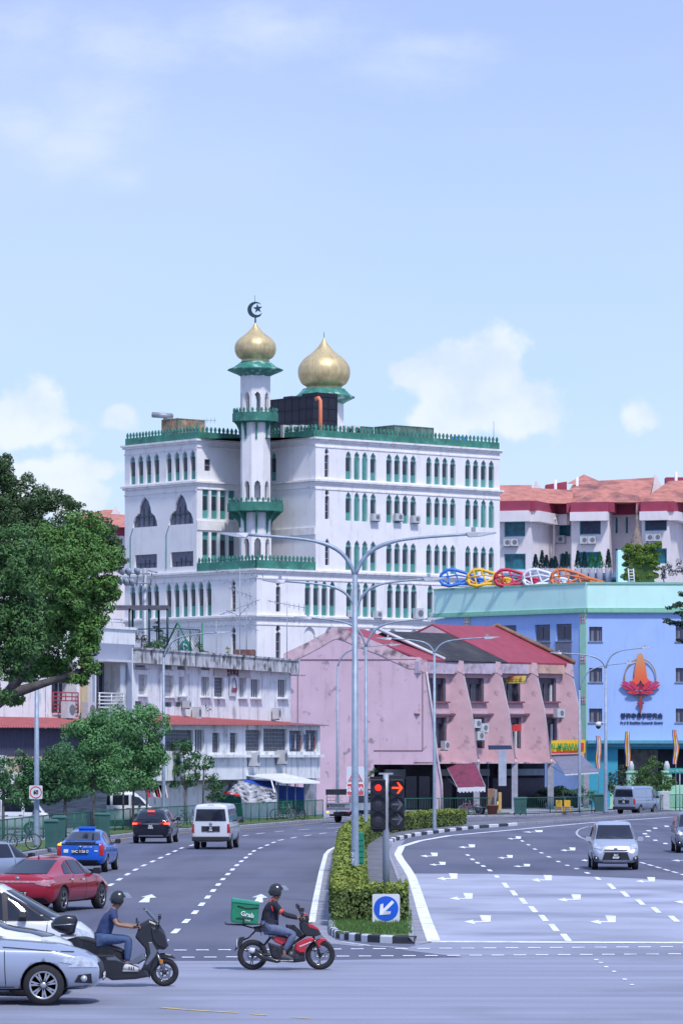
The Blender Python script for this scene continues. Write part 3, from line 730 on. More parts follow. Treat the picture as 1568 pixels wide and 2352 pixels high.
wl.build('wall', CREAM, condo)
fb = MB(); plan_wall(fb, [(x, Y-.5) for x, Y in path], ztop, zroof, .5); fb.build('fascia', MAROON, condo)
fb = MB(); plan_wall(fb, [(x, Y-.3) for x, Y in path[:4]], ztop-1.1, ztop, .9); fb.build('cornice', CREAM, condo); fb = MB(); plan_wall(fb, [(x, Y-.3) for x, Y in path[4:6]], ztop-.9, ztop, .9); fb.build('cornice', CREAM, condo); fb = MB(); plan_wall(fb, [(x, Y-.3) for x, Y in path[8:]], ztop-.9, ztop, .9); fb.build('cornice', CREAM, condo)
def rp(x, y, Y): return P(Q4(x), R4(y), Y)
ze = zroof
def ev(x, Y): p = rp(x, 400, Y); p.z = ze; return p
def hip(pts, name='roof', m=None, par=None):
    mb = MB(); mb.hull(pts); return mb.build(name, m or TILE, par or condo)
hip([ev(130,YB), ev(735,YB+2), ev(735,YB+14), ev(130,YB+14), rp(395,285,YB+6), rp(735,303,YB+7), rp(200,277,YB+7)])
hip([ev(640,YB+3), ev(1300,YB+3), ev(1300,YB+26), ev(640,YB+26), rp(745,243,YB+14), rp(1350,207,YB+14)])
hip([ev(760,YB), ev(1255,YB), ev(1255,YB+9), ev(760,YB+9), rp(960,264,YB+5), rp(1200,272,YB+6)])
hip([ev(1240,YB-1), ev(1720,YB), ev(1720,YB+14), ev(1240,YB+14), rp(1462,232,YB+6), rp(1720,228,YB+6)])
hip([rp(690,255,YB+18), rp(985,255,YB+18), rp(690,255,YB+26), rp(985,255,YB+26), rp(818,184,YB+22)])
hip([ev(100,YB+12), ev(430,YB+12), ev(430,YB+22), ev(100,YB+22), rp(60,268,YB+17), rp(425,264,YB+17)])
gb = MB(); gb.slab([rp(1230,372,YB+16), rp(1358,180,YB+16), rp(1440,330,YB+16), rp(1440,372,YB+16)], (0,1,0)); gb.build('gable_wall', CREAM, condo); gb = MB(); gb.slab([rp(420,330,YB+16), rp(458,232,YB+16), rp(498,292,YB+16), rp(498,330,YB+16)], (0,1,0)); gb.build('gable_wall', CREAM, condo)
gb = MB(); gb.slab([rp(532,300,YB+18), rp(532,262,YB+18), rp(690,238,YB+18), rp(690,300,YB+18)], (0,2,0)); gb.build('roof_block', MAROON, condo); gb = MB(); gb.slab([rp(1437,300,YB+20), rp(1437,206,YB+20), rp(1700,206,YB+20), rp(1700,300,YB+20)], (0,2,0)); gb.build('roof_block', MAROON, condo)
mb = MB(); 
for x, y in ((604,225), (767,205), (1513,165)): p = rp(x, y, YB+12); mb.tube([(p.x, p.y, ze), p], .16, 8)
mb.tube([rp(600,520,YB+2), rp(592,530,YB+3), rp(592,900,YB+3)], .13, 6); mb.build('pipe', CREAM, condo)
for xa, xb, y, i in ((222,330,690,0), (615,690,665,2), (795,915,672,4), (1293,1410,652,8)):
    fr = Fr(pv[i], (pv[i+1]-pv[i])[:2]); t_ = fr.t(Q4(xa)); t2 = fr.t(Q4(xb)); zz = fr.z(Q4(xa), R4(y+38)); n = 2 if xb-xa > 90 else 1
    for k in range(n): ac(condo, fr, t_+(t2-t_)*k/n, zz, (t2-t_)/n*.95, .75, .45)
# left block
cl = thing('apartment_block', 'cream apartment block, red tiled roof, half hidden between big tree and mosque', 'apartment block', (PX(230,385), 385, 0), group='red roofed apartment blocks')
YL = 385
def A4(x): return x*.2807
def B4(y): return 1750/1.7417+y*.2807
mb = MB(); zt = PZ(B4(800), YL); plan_wall(mb, [(-40,YL+4), (A4(640),YL+2), (A4(800),YL), (310,YL+3)], 0, zt); mb.build('wall', CREAM, cl)
mb = MB(); plan_wall(mb, [(-40,YL+3.4), (A4(640),YL+1.4), (A4(800),YL-.6), (310,YL+2.4)], zt, PZ(B4(733), YL), .4); mb.build('fascia', MAROON, cl)
mb = MB(); plan_wall(mb, [(-40,YL+3.6), (A4(700),YL+1.6), (A4(800),YL-.4), (310,YL+2.6)], zt-.9, zt, .5); mb.build('cornice', CREAM, cl)
ze2 = PZ(B4(736), YL)
def e2_(px, Y): return Vector((PX(px, Y), Y, ze2))
hip([e2_(A4(640),YL+1), e2_(A4(800),YL-1), e2_(340,YL), e2_(340,YL+12), e2_(A4(640),YL+14), P(A4(805),B4(622),YL+5), P(340,B4(640),YL+6)], par=cl)
hip([e2_(A4(560),YL+14), e2_(A4(900),YL+14), e2_(A4(900),YL+24), e2_(A4(560),YL+24), P(A4(610),B4(640),YL+18), P(A4(860),B4(592),YL+18), P(A4(925),B4(592),YL+18)], par=cl)
mb = MB(); mb.slab([P(A4(900),B4(640),YL+16), P(A4(948),B4(562),YL+16), P(A4(1000),B4(640),YL+16)], (0,1,0)); mb.build('gable_wall', CREAM, cl)

# ================================================================= blue building
BLU = mat('blue_render', (.35,.51,.87), .8, var=.04, scale=.5, bump=.1, bscale=10, streak=((.12,.24,.55), .25, .55, .75))
MINT = mat('mint_render', (.56,.87,.80), .8, var=.05, scale=.4, streak=((.25,.45,.4), .25, .55, .75))
PILG = mat('pilaster_green', (.38,.70,.52), .8, var=.06)
MOULD = mat('mint_moulding', (.23,.50,.38), .8, var=.08)
TURQ = mat('turquoise_render', (.05,.36,.52), .8, var=.06)
GREYF = mat('window_grey', (.17,.18,.24), .6, var=.2, scale=6)
YC = 302.; CB = Vector((PX(1347, YC), YC, 0)); fR = Fr(CB, (1, .04)); fL = Fr(CB, (-9.64, 10.3), (-.73, -.68))
def X3(x): return 1051.3+.3295*x
def Y3(y): return 1291.9+.3295*y
blue = thing('research_centre', 'pale blue building with a mint parapet and a red lotus emblem on its wall', 'building', tuple(CB))
ZT, ZP = PZ(1338, YC), PZ(1407, YC)
wb = MB(); LR = 11.5; LLf = fL.t(998)
def bwin(fr, xa, xb, ya, yb, kind):
    a, b = sorted((fr.t(X3(xa)), fr.t(X3(xb)))); z1, z0 = fr.z(X3(xa), Y3(ya)), fr.z(X3(xa), Y3(yb)); h = rect(a, b, z0, z1); m = MB(); m.mat(GREYF); fill(m, fr, h, -.2)
    m.mat(GLASS); w_ = b-a
    if kind == 's':
        m.mat(GREYM)
        for k in range(7): u = a+w_*k/6; 
        m.mat(GLASS); m.box(a+w_*.1, a+w_*.17, -.19, -.15, z0+.1, z1-.1, fr); m.box(a+w_*.4, a+w_*.62, -.19, -.14, z0+.1, z1-.1, fr); m.box(a+w_*.8, a+w_*.87, -.19, -.15, z0+.1, z1-.1, fr)
    else:
        H = z1-z0; m.box(a+w_*.08, a+w_*.46, -.19, -.14, z0+H*.12, z1-H*.15, fr); m.box(a+w_*.54, a+w_*.92, -.19, -.14, z0+H*.12, z1-H*.15, fr)
    m.build('window', None, blue)
    s = MB(); s.box(a-.08, b+.08, 0, .08, z0-.08, z0, fr); s.build('sill', GREYM, blue); return h
bz = [ZP, PZ(Y3(640), YC), PZ(Y3(925), YC), PZ(Y3(1215), YC), PZ(Y3(1285), YC)]
for k, (ya, yb) in enumerate(((448,550), (735,833), (1018,1115))):
    hs = [bwin(fR, 912, 1003, ya, yb, 's'), bwin(fR, 1515, 1600, ya, yb, 's')]
    wall_cells(wb, fR, 0, LR, bz[k+1], bz[k], hs, .25)
wall_cells(wb, fR, 0, LR, bz[4], bz[3], [])
hs = [bwin(fL, xa, xb, ya, yb, 'l') for xa, xb, ya, yb in ((682,790,430,548), (535,640,435,552), (305,405,440,540), (150,210,445,540), (20,80,448,540))]
z_b = PZ(Y3(590), YC); wall_cells(wb, fL, 0, LLf, z_b, ZP, hs, .25); wall_cells(wb, fL, 0, LLf, 0, z_b, [])
# ground floor of the right face
gz = bz[4]
dark = rect(fR.t(X3(1112)), LR-.05, .3, PZ(Y3(1300), YC)-.0)
gb = MB(); wall_cells(gb, fR, 0, LR, 0, gz, [dark], 1.5); gb.build('ground_floor_wall', TURQ, blue)
gd = MB(); gd.mat(INT); fill(gd, fR, dark, -1.45); gd.mat(mat('brown_panel', (.16,.13,.12), .8, var=.5, scale=2)); a = fR.t(X3(1190)); gd.box(a, a+2.4, -1.4, -1.3, 1.2, 4.6, fR); gd.build('shopfront', None, blue)
wb.add([CB+Vector((0,0,ZT-.5)), fR.w(LR,0,ZT-.5), fR.w(LR,-12,ZT-.5), fL.w(LLf,-8,ZT-.5), fL.w(LLf,0,ZT-.5)], [(0,1,2,3,4)])
wb.add([fL.w(LLf,0,0), fL.w(LLf,-8,0), fL.w(LLf,-8,ZT-.5), fL.w(LLf,0,ZT-.5)], [(0,1,2,3)])
wb.build('wall', BLU, blue)
pb = MB()
for fr, L_ in ((fR, LR), (fL, LLf)): pb.box(0, L_, -.2, .12, ZP+.35, ZT, fr)
pb.build('parapet', MINT, blue)
pb = MB()
for fr, L_ in ((fR, LR), (fL, LLf)): pb.box(0, L_, 0, .3, ZP, ZP+.16, fr); pb.box(0, L_, 0, .2, ZP+.16, ZP+.36, fr); pb.box(0, L_, .12, .2, ZT-.12, ZT+.03, fr)
pb.build('moulding', MOULD, blue)
pb = MB(); t0, t1 = fL.t(X3(850)), fL.t(X3(905)) ; pb.box(0.02, abs(t0), .0, .06, 0, ZP, fL); pb.build('pilaster', PILG, blue); pb = MB(); ta, tb = sorted((fL.t(X3(45)), fL.t(X3(88)))); pb.box(ta, tb, 0, .06, 0, ZP, fL)
pb.build('pilaster', PILG, blue)
TLP = mat('tile_pink', (.60,.42,.42), .6); TLD = mat('tile_navy', (.05,.06,.2), .5)
for ya, yb, px in ((365,420,0), (642,702,0), (927,985,0), (388,442,1)):
    u0, u1 = (.08, abs(t0)-.05) if not px else (ta+.02, tb-.02); z1, z0 = fL.z(X3(870 if not px else 66), Y3(ya)), fL.z(X3(870 if not px else 66), Y3(yb))
    m = MB(); m.mat(TLP); m.box(u0, u1, .06, .09, z0, z1, fL); cu, cz_, r = (u0+u1)/2, (z0+z1)/2, (z1-z0)*.32
    for k in range(8):
        a = 2*PI*k/8; m.mat(TLD if k % 2 else WHITE); c = (cu+math.cos(a)*r*.75*(u1-u0)/(z1-z0), cz_+math.sin(a)*r*.75); m.box(c[0]-r*.2, c[0]+r*.2, .09, .11, c[1]-r*.22, c[1]+r*.22, fL)
    m.mat(WHITE); m.box(cu-r*.35, cu+r*.35, .09, .115, cz_-r*.35, cz_+r*.35, fL); m.build('decorative_tile', None, blue)
pb = MB(); pb.box(-.02, LR, 0, .9, PZ(Y3(1262), YC), PZ(Y3(1240), YC), fR); pb.box(-.02, LR, 0, .6, PZ(Y3(1285), YC), PZ(Y3(1262), YC), fR); pb.build('canopy_ledge', mat('teal_ledge', (.10,.33,.42), .7, var=.15), blue)
ws = MB()
for xa, xb in ((535,640), (682,790)):
    a, b = sorted((fL.t(X3(xa)), fL.t(X3(xb)))); ws.box(a, b, 0, .05, PZ(Y3(690), 304), PZ(Y3(556), 304), fL)
ws.build('grey_panel', GREYF, blue)
# emblem and lettering
def E5(x, y, v=.2): x, y = 1366.5+.12853*x, 1469.8+.12853*y; t_ = fR.t(x); return fR.w(t_, v, fR.z(x, y))
emb = MB(); emb.mat(mat('emblem_rope', (.40,.27,.12), .6))
ring = [E5(795+280*math.sin(a), 680-342*math.cos(a), .16) for a in [2*PI*k/40 for k in range(41)]]; emb.tube(ring, .045, 6)
ol = emb.build('emblem_ring', None, blue)
m = MB(); FLM = mat('emblem_orange', (.80,.22,.06), .6, var=0)
nt_ = FLM.node_tree; tc_ = nt_.nodes.new('ShaderNodeTexCoord'); sx_ = nt_.nodes.new('ShaderNodeSeparateXYZ'); rr_ = nt_.nodes.new('ShaderNodeValToRGB'); mr_ = nt_.nodes.new('ShaderNodeMapRange')
nt_.links.new(tc_.outputs['Generated'], sx_.inputs[0]); nt_.links.new(sx_.outputs[2], rr_.inputs[0]); nt_.links.new(rr_.outputs[0], nt_.nodes['Principled BSDF'].inputs['Base Color'])
rr_.color_ramp.elements[0].color = (.75,.09,.05,1); rr_.color_ramp.elements[1].color = (.62,.33,.16,1); x_ = rr_.color_ramp.elements.new(.4); x_.color = (.75,.17,.06,1)
flp = [(790,230), (830,260), (862,350), (885,450), (900,560), (915,680), (960,730), (1010,745), (920,800), (870,812), (830,780), (795,720), (765,780), (720,810), (680,790), (620,745), (660,720), (685,680), (690,560), (705,450), (725,340), (755,260)]
pts = [E5(x, y, .14) for x, y in flp]; m.slab(pts, fR.v*.14); m.build('emblem_flame', FLM, blue)
m = MB(); LOT = mat('emblem_red', (.58,.035,.08), .6, var=.15, scale=6); LOT2 = mat('emblem_magenta', (.50,.05,.17), .6); DKE = mat('emblem_edge', (.10,.02,.05), .6)
pet = [[(435,800), (470,795), (560,850), (700,905), (640,905), (520,880)], [(455,765), (510,735), (580,760), (650,850), (740,900), (640,890), (520,820)], [(585,740), (650,740), (700,770), (740,840), (775,900), (700,890), (630,820)]]
for i, pl in enumerate(pet):
    for sg in (1, -1):
        q = [(795+sg*(x-795), y) for x, y in pl]; m.mat(LOT2 if i == 1 else LOT); m.slab([E5(x, y, .20+.04*i) for x, y in q], fR.v*.1)
m.mat(LOT)
for pl in ([(550,940), (600,905), (780,912), (760,930), (600,965)], [(610,965), (700,920), (780,930), (760,960), (680,975)], [(765,940), (795,905), (830,940), (810,975), (785,975)], [(760,850), (795,770), (838,850), (815,895), (775,895)]):
    for sg in (1, -1): m.slab([E5(795+sg*(x-795), y, .26) for x, y in pl], fR.v*.1)
m.mat(mat('emblem_stem', (.30,.05,.06), .6))
m.slab([E5(x, y, .15) for x, y in ((775,960), (820,960), (822,1090), (865,1125), (858,1150), (818,1165), (812,1310), (790,1310), (775,1165), (740,1150), (735,1128), (775,1095))], fR.v*.12)
m.build('emblem_lotus', None, blue)
NAVY = mat('lettering_navy', (.02,.03,.10), .6)
ct = E5(822, 1362, .06); text('普济寺佛学研究会', .44, NAVY, blue, ct, fR.u, fR.v, .03, bold=.012, sx=.93)
ct = E5(822, 1478, .06); text('Pu Ji Si Buddhist Research Centre', .225, NAVY, blue, ct, fR.u, fR.v, .03, bold=.006, sx=1.07)
# coloured petal canopies along the roof edge
for i, (x0, colr, nm) in enumerate(((1010, (.03,.16,.55), 'blue'), (1072, (.75,.42,.02), 'yellow'), (1135, (.50,.02,.06), 'red'), (1200, (.65,.68,.75), 'white'), (1264, (.60,.17,.05), 'orange'))):
    Yp = 313-i*1.9; m_ = mat('petal_'+nm, colr, .5)
    base = P(x0+18, 1341, Yp); t_ = thing('roof_petal', nm+' metal petal shaped frame on the mint roof edge', 'roof frame', (base.x, base.y, ZT-.5), group='coloured petal frames on the roof')
    mb = MB()
    up = [(0,-8), (3,-22), (15,-33), (32,-34), (60,-25), (85,-13), (122,-1)]; lo = [(0,-8), (6,4), (22,8), (45,2), (70,3), (95,1), (122,-1)]
    def pp_(q, dy=0.): return P(x0+q[0], 1339+q[1]*.9, Yp+dy)
    mb.tube([pp_(q, .8) for q in up], .13, 6); mb.tube([pp_(q, -.8) for q in lo], .13, 6)
    for k in range(1, 6): mb.tube([pp_(up[k], .8), pp_(lo[k], -.8)], .07, 5)
    mb.tube([pp_((4,-14), 0), pp_((40,-20), 0), pp_((90,-10), 0)], .07, 5); mb.tube([pp_((2,-10),0), pp_((26,6),-.4)], .08, 5); mb.tube([pp_((22,8),-.8), pp_((60,-10),0), pp_((100,-3),.3)], .09, 5)
    mb.build('frame', m_, t_)
    gsh = MB(); gsh.add([pp_((30,4),-.6), pp_((95,-3),.2), pp_((85,-8),.6), pp_((40,-8),.5)], [(0,1,2,3)]); gsh.slab([pp_((30,4),-.6), pp_((95,-3),.2), pp_((85,-8),.6)], (0,0,.05)); gsh.build('sheet', mat('glass_sheet', (.12,.2,.27), .3), t_)
rf = MB(); a = P(1205,1308,314); b = P(1430,1308,308); a.z = b.z = PZ(1316,310)
rf.box(PX(1140,320), PX(1432,320), 318, 326, PZ(1318,312), PZ(1308,312)); rfo = thing('roof_shelter', 'flat blue green roof shelter behind the petal frames', 'roof shelter', (PX(1300,312), 312, ZT-.5)); rf.build('roof', mat('shelter_roof', (.13,.27,.36), .6, var=.2), rfo)
rf = MB()
for x in (1150,1210,1270,1330,1390,1425): rf.box(PX(x,319)-.08, PX(x,319)+.08, 318.8, 319, ZT-.5, PZ(1318,312))
rf.build('post', GREYM, rfo); rf = MB(); rf.box(PX(1150,320), PX(1425,320), 324, 324.2, ZT-.5, PZ(1318,312)); rf.build('back_wall', mat('shelter_wall', (.02,.10,.11), .6, var=.3), rfo)
bm_ = MB(); bm_.box(PX(1418,314), PX(1440,314), 314, 316, ZT-.5, PZ(1263,314)); tag(bm_.build('stair_tower', MINT, origin=(PX(1430,314),315,ZT-.5)), 'narrow mint stair tower beside the clipped roof bush', 'tower')
# golden spire
sc_ = MB(); p = P(1461, 1248, 320); sc_.lathe([(.5,PZ(1336,320)-p.z), (.5,-.3), (.52,0), (.44,.22), (.46,.3), (.34,.55), (.36,.62), (.24,.95), (.14,1.4), (.18,1.5), (.1,1.9), (.13,2.0), (.06,2.5), (.1,2.6), (.02,3.3)], tuple(p), 16)
tag(sc_.build('spire', mat('stone_gold', (.26,.2,.16), .8, var=.4, scale=6), origin=(p.x, p.y, ZT-.5)), 'slender stepped pagoda spire rising behind the clipped roof bush', 'spire')
ld = MB()
for x in (1451, 1463): ld.tube([P(x,1341,300.5), P(x-3,1302,301)], .05, 5)
for k in range(6): a_ = P(1451,1341,300.5).lerp(P(1448,1302,301), (k+.5)/6); b_ = P(1463,1341,300.5).lerp(P(1460,1302,301), (k+.5)/6); ld.tube([a_, b_], .04, 5)
for q in ld.v: q.y += 3
tag(ld.build('ladder', WHITEM, origin=tuple(P(1457,1341,303.5))), 'short white ladder leaning at the clipped roof bush', 'ladder')
# ================================================================= pink shophouses
PNK = mat('pink_render', (.58,.43,.51), .9, var=.06, scale=.6, streak=((.34,.23,.27), .5, .5, .72), spots=((.12,.10,.12), .6, 1.4, .62, .72), bump=.2, bscale=6)
PNKT = mat('pink_render_mouldy', (.58,.42,.47), .9, var=.15, scale=2, spots=((.09,.08,.10), .9, 1.3, .5, .64), bump=.2, bscale=6)
PNKF = mat('pink_fin', (.56,.37,.41), .9, var=.1, scale=1, spots=((.13,.09,.10), .7, 1.1, .56, .7), bump=.2, bscale=6)
PEACH = mat('peach_band', (.55,.36,.30), .85, var=.2, scale=1.5, spots=((.15,.13,.10), .6, 1.5, .55, .7))
LILAC = mat('lilac_band', (.50,.42,.52), .85, var=.15, scale=1.5, spots=((.16,.15,.13), .6, 1.2, .55, .7))
DOWN = mat('white_pipe', (.55,.50,.52), .6, var=.1)
RRED = mat('red_roof_sheet', (.30,.045,.075), .55, var=.12, scale=1.5, spots=((.28,.05,.06), .6, .6, .5, .65))
RBLK = tile_mat('black_roof_tile', (.045,.045,.06), None, (.09,.085,.09), 1.5)
MULL = mat('shutter_and_shade', (.10,.08,.11), .6, var=.3, scale=8)
def Y0f(i): return 285+3.2*i
fpx = [950, 1032, 1120, 1203, 1285]     # wall line at each party fin (eave level)
A_ = [Vector((PX(x, Y0f(i)), Y0f(i), 0)) for i, x in enumerate(fpx)]
UF = Vector((1, -.06, 0)).normalized()   # direction of the gable and fins
ZE, ZF = PZ(1519, 285), 3.65
labels = ['pink shophouse with the wide blank gable wall and a maroon striped awning', 'second pink shophouse from the gable end, with wall mounted condensers', 'third pink shophouse from the gable end, with a yellow sign under its eave', 'last pink shophouse of the row, with a yellow banner and a grey awning']
def ridge(i, d): return A_[i]+Vector((d[0], d[1], 0))+Vector((0, 0, ZE+d[2]))
houses = []
for i in range(4):
    h = thing('shophouse', labels[i], 'shophouse', tuple(A_[i]), group='row of pink shophouses'); houses.append(h)
    fr = Fr(A_[i], (A_[i+1]-A_[i])[:2]); L_ = (A_[i+1]-A_[i]).length; w = MB()
    # window openings, upper and lower
    up = rect(L_*.34, L_*.88, PZ(1610, Y0f(i)), PZ(1556, Y0f(i))); lo = rect(L_*.36, L_*.90, PZ(1718, Y0f(i)), PZ(1647, Y0f(i)))
    zs = PZ(1640, Y0f(i)); wall_cells(w, fr, 0, L_, zs, ZE, [up], .3); wall_cells(w, fr, 0, L_, ZF, zs, [lo], .3)
    w.build('wall', PNKF, h)
    for k, hh in enumerate((up, lo)):
        u0, u1, z0, z1 = hh[0][0], hh[1][0], hh[0][1], hh[2][1]; m = MB(); m.mat(GLASS); fill(m, fr, hh, -.25); m.mat(MULL)
        m.box(u0, u0+.55, -.24, .0, z0, z1, fr); m.box(u1-.28, u1, -.24, .03, z0, z1, fr); m.box(u0+.28, u1-.28, -.24, -.15, z1-.45, z1, fr); m.box((u0+u1)/2-.04, (u0+u1)/2+.04, -.24, -.18, z0, z1-.45, fr)  # left shutter strip widened to stand in for shade in the recess
        if i in (3,) or (i == 2 and k == 1): m.mat(WHITEM); m.box(u0+.3, u0+.38, -.23, -.1, z0, z1-.5, fr); m.box(u1-.5, u1-.32, -.23, -.1, z0, z1-.5, fr)
        m.build('window', None, h)
    b = MB(); b.box(0, L_, 0, .45, PZ(1546, Y0f(i)), ZE, fr); b.build('eave_band', PEACH if i == 3 else LILAC, h)
    b = MB(); b.box(0, L_, 0, .06, zs+.05, up[0][1]-.75, fr); b.build('spandrel', LILAC, h)
    b = MB(); b.box(L_*.35, L_*.95, 0, .25, up[0][1]-.12, up[0][1], fr); b.box(0, L_, 0, .35, zs-.08, zs+.04, fr); b.build('ledge', mat('maroon_ledge', (.20,.09,.12), .8, var=.2), h)
    # ground floor: dark shop behind a covered way
    if i == 3: fr = Fr(A_[i]+Vector((0,0,0)), (A_[i+1]-A_[i])[:2]); L_ += 2.5
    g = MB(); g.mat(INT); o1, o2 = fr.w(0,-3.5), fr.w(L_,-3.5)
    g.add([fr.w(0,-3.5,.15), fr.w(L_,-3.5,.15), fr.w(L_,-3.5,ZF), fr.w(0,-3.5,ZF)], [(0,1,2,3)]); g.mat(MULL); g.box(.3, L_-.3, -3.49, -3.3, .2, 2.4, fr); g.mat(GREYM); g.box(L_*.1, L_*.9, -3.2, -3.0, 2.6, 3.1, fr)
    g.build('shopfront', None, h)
    if i == 3: L_ -= 2.5
    g = MB(); p = [A_[i]+Vector((0,0,ZF)), A_[i]+UF*2.2+Vector((0,0,ZF)), A_[i+1]+UF*2.2+Vector((0,0,ZF)), A_[i+1]+Vector((0,0,ZF)), fr.w(L_,-3.6,ZF), fr.w(0,-3.6,ZF)]
    g.slab(p, (0,0,-.12)); g.build('arcade_ceiling', PNKT, h)
    g = MB(); c0 = A_[i+1]+UF*1.75+Vector((0,-.05,0)); g.box(c0.x, c0.x+.45, c0.y-.1, c0.y+.3, .13, ZF-.1); g.build('column', mat('column_grey', (.33,.35,.42), .85, var=.15, streak=((.2,.2,.22), .5, .5, .7)), h)
# roofs
def roof(i, f0, f1, d, m, parent, back=(-4.5, 1., -2.)):
    a = A_[0]; D = (A_[4]-A_[0])/4
    e0, e1 = A_[0]+D*f0+UF*.55, A_[0]+D*f1+UF*.55
    e0 = e0+Vector((0,0,ZE)); e1 = e1+Vector((0,0,ZE)); v = Vector(d); bk = Vector(back)
    mb = MB(); mb.slab([e0, e1, e1+v, e0+v], (0,0,.14)); mb.slab([e0+v, e1+v, e1+v+bk, e0+v+bk], (0,0,.14)); mb.build('roof', m, parent)
    return e0, e1, v
roof(0, .06, .62, (-5.9,.9,2.3), RRED, houses[0], (-4.5,.9,-2.6)); roof(0, .62, 1., (-4.4,.8,2.15), RBLK, houses[0]); roof(1, 1., 2., (-4.4,.8,2.15), RBLK, houses[1])
roof(2, 2.0, 2.32, (-4.4,.8,2.15), RBLK, houses[2]); e0, e1, v = roof(2, 2.32, 3., (-5.6,.9,2.85), RRED, houses[2]); f0, f1, v2 = roof(3, 3., 4.12, (-5.6,.9,2.85), RRED, houses[3])
pw = MB(); pw.slab([e0, e0+v, e0+Vector((-5.6+.3,.9,1.2))], (0, .05, 0)); pw.slab([e0, e0+v, e0+v+Vector((-4.5,1,-2.2)), e0+Vector((-9,1.5,0))], (0,.12,0)); pw.build('roof_gable', PNK, houses[2])
pw = MB(); pw.tube([f1+Vector((.3,0,.2)), f1+v2+Vector((0,0,.25)), f1+v2+Vector((-4,1,-1.6))], .18, 4); pw.build('verge', mat('brown_verge', (.22,.12,.09), .8, var=.3), houses[3])
pw = MB(); D = (A_[4]-A_[0])/4; q = A_[0]+D*.62+UF*.55+Vector((0,0,ZE+.2)); pw.tube([q, q+Vector((-4.9,.85,2.28))], .13, 4); pw.build('flashing', WHITEM, houses[0])
# gable wall with arcade opening, in the plane of the fins
Yg = 285.
gpx = [(651,1505), (700,1482), (745,1458), (762,1447), (773,1443), (790,1448), (809,1456), (870,1480), (938,1512), (964,1513.5), (974,1522), (978,1543), (992,1640), (1003,1740), (1013,1800), (1015,1866)]
frG = Fr(A_[0], UF[:2])
def g3(x, y): return frG.tz(x, y)
prof = [g3(x, y) for x, y in gpx]; prof[-1] = (prof[-1][0], 0.1)
op = [g3(858,1756), g3(994,1756)]; op_u0, op_u1, op_z = op[0][0], op[1][0], op[0][1]
out = prof+[(op_u1, .1), (op_u1, op_z), (op_u0, op_z), (op_u0, .1), (prof[0][0], .1)]
gw = MB(); gw.slab([frG.w(u, 0, z_) for u, z_ in out], frG.v*(-.3)); gwo = gw.build('gable_wall', PNK, houses[0])
tp = MB()
for a, b in zip(prof[:10], prof[1:11]):
    tp.slab([frG.w(a[0], .004, a[1]+.12), frG.w(b[0], .004, b[1]+.12), frG.w(b[0], .004, b[1]-.75), frG.w(a[0], .004, a[1]-.75)], frG.v*.04)
tp.build('coping_band', PNKT, houses[0])
tp = MB(); z_ = frG.z(800, 1515); tp.box(frG.t(681), frG.t(955), .0, .05, z_-.03, z_+.03, frG); u_ = frG.t(970); z2_ = frG.z(968,1724); tp.box(u_-.03, u_+.03, 0, .04, z2_, z_, frG); tp.box(frG.t(858), u_, 0, .04, z2_-.03, z2_+.03, frG); tp.box(frG.t(683), frG.t(683)+.05, 0, .04, 0.3, z_, frG); tp.build('render_joint', mat('joint', (.22,.13,.17), .9), houses[0])
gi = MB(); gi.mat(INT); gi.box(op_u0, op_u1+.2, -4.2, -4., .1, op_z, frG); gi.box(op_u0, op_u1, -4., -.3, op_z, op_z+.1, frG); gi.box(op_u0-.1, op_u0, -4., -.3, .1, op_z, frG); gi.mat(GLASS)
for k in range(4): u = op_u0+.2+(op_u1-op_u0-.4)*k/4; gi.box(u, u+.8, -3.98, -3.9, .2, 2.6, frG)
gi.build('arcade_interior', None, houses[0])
# fins
tops = [978, 1062, 1148, 1231, 1313]; bots = [1015, 1098, 1183, 1265, 1343]
for i in range(1, 5):
    fr = Fr(A_[i], UF[:2]); o = fr.t(tops[i]); yb = [0,1749,1724,1730,1697][i]; zb_ = [0,ZF,ZF,ZF,ZF][i]; ub = fr.t(bots[i]); 
    pf = [(0, zb_), (ub, zb_), (ub-.05, zb_+.15), (o+(ub-o)*.5, ZE-3.4), (o, ZE-.8), (o-.1, ZE+.05), (0, ZE+.1)]
    m = MB(); m.slab([fr.w(u, 0, z_) for u, z_ in pf], fr.v*(-.22)); m.build('fin_wall', PNKF, houses[i-1])
    m = MB(); m.tube([fr.w(u+.03, -.1, z_) for u, z_ in pf[2:6]], .06, 6); m.tube([fr.w(ub-.02, -.1, ZF+.2), fr.w(ub+.02, -.1, .15)], .06, 6)
    m.build('drainpipe', DOWN, houses[i-1])
m = MB(); m.tube([frG.w(u+.04, .1, z_) for u, z_ in prof[11:]], .07, 6); m.build('drainpipe', DOWN, houses[0])
# cantilevered mouldy cap on each fin
for i in range(0, 5):
    fr = Fr(A_[i], UF[:2]); o = fr.t(tops[i]); m = MB(); m.hull([fr.w(a, b, c) for a, c in ((-.5, ZE+.25), (o+.05, ZE+.1), (o+.15, ZE-.9), (o-.2, ZE-.7), (-.5, ZE-.1)) for b in (.03, -.35)]); m.build('fin_cap', PNKT, houses[max(0,i-1)])
for i, (px, py, ww) in ((1, (1085,1672,.8)), (1, (1100,1682,.9)), (3, (1275,1648,.9)), (0, (1017,1722,.5)), (1, (1092,1700,.8))):
    fr = Fr(A_[i], (A_[i+1]-A_[i])[:2]); fr.o = fr.o+Vector((.55,-.2,0)); t_ = fr.t(px); ac(houses[i], fr, t_-.4, fr.z(px, py), ww, .65, .4)
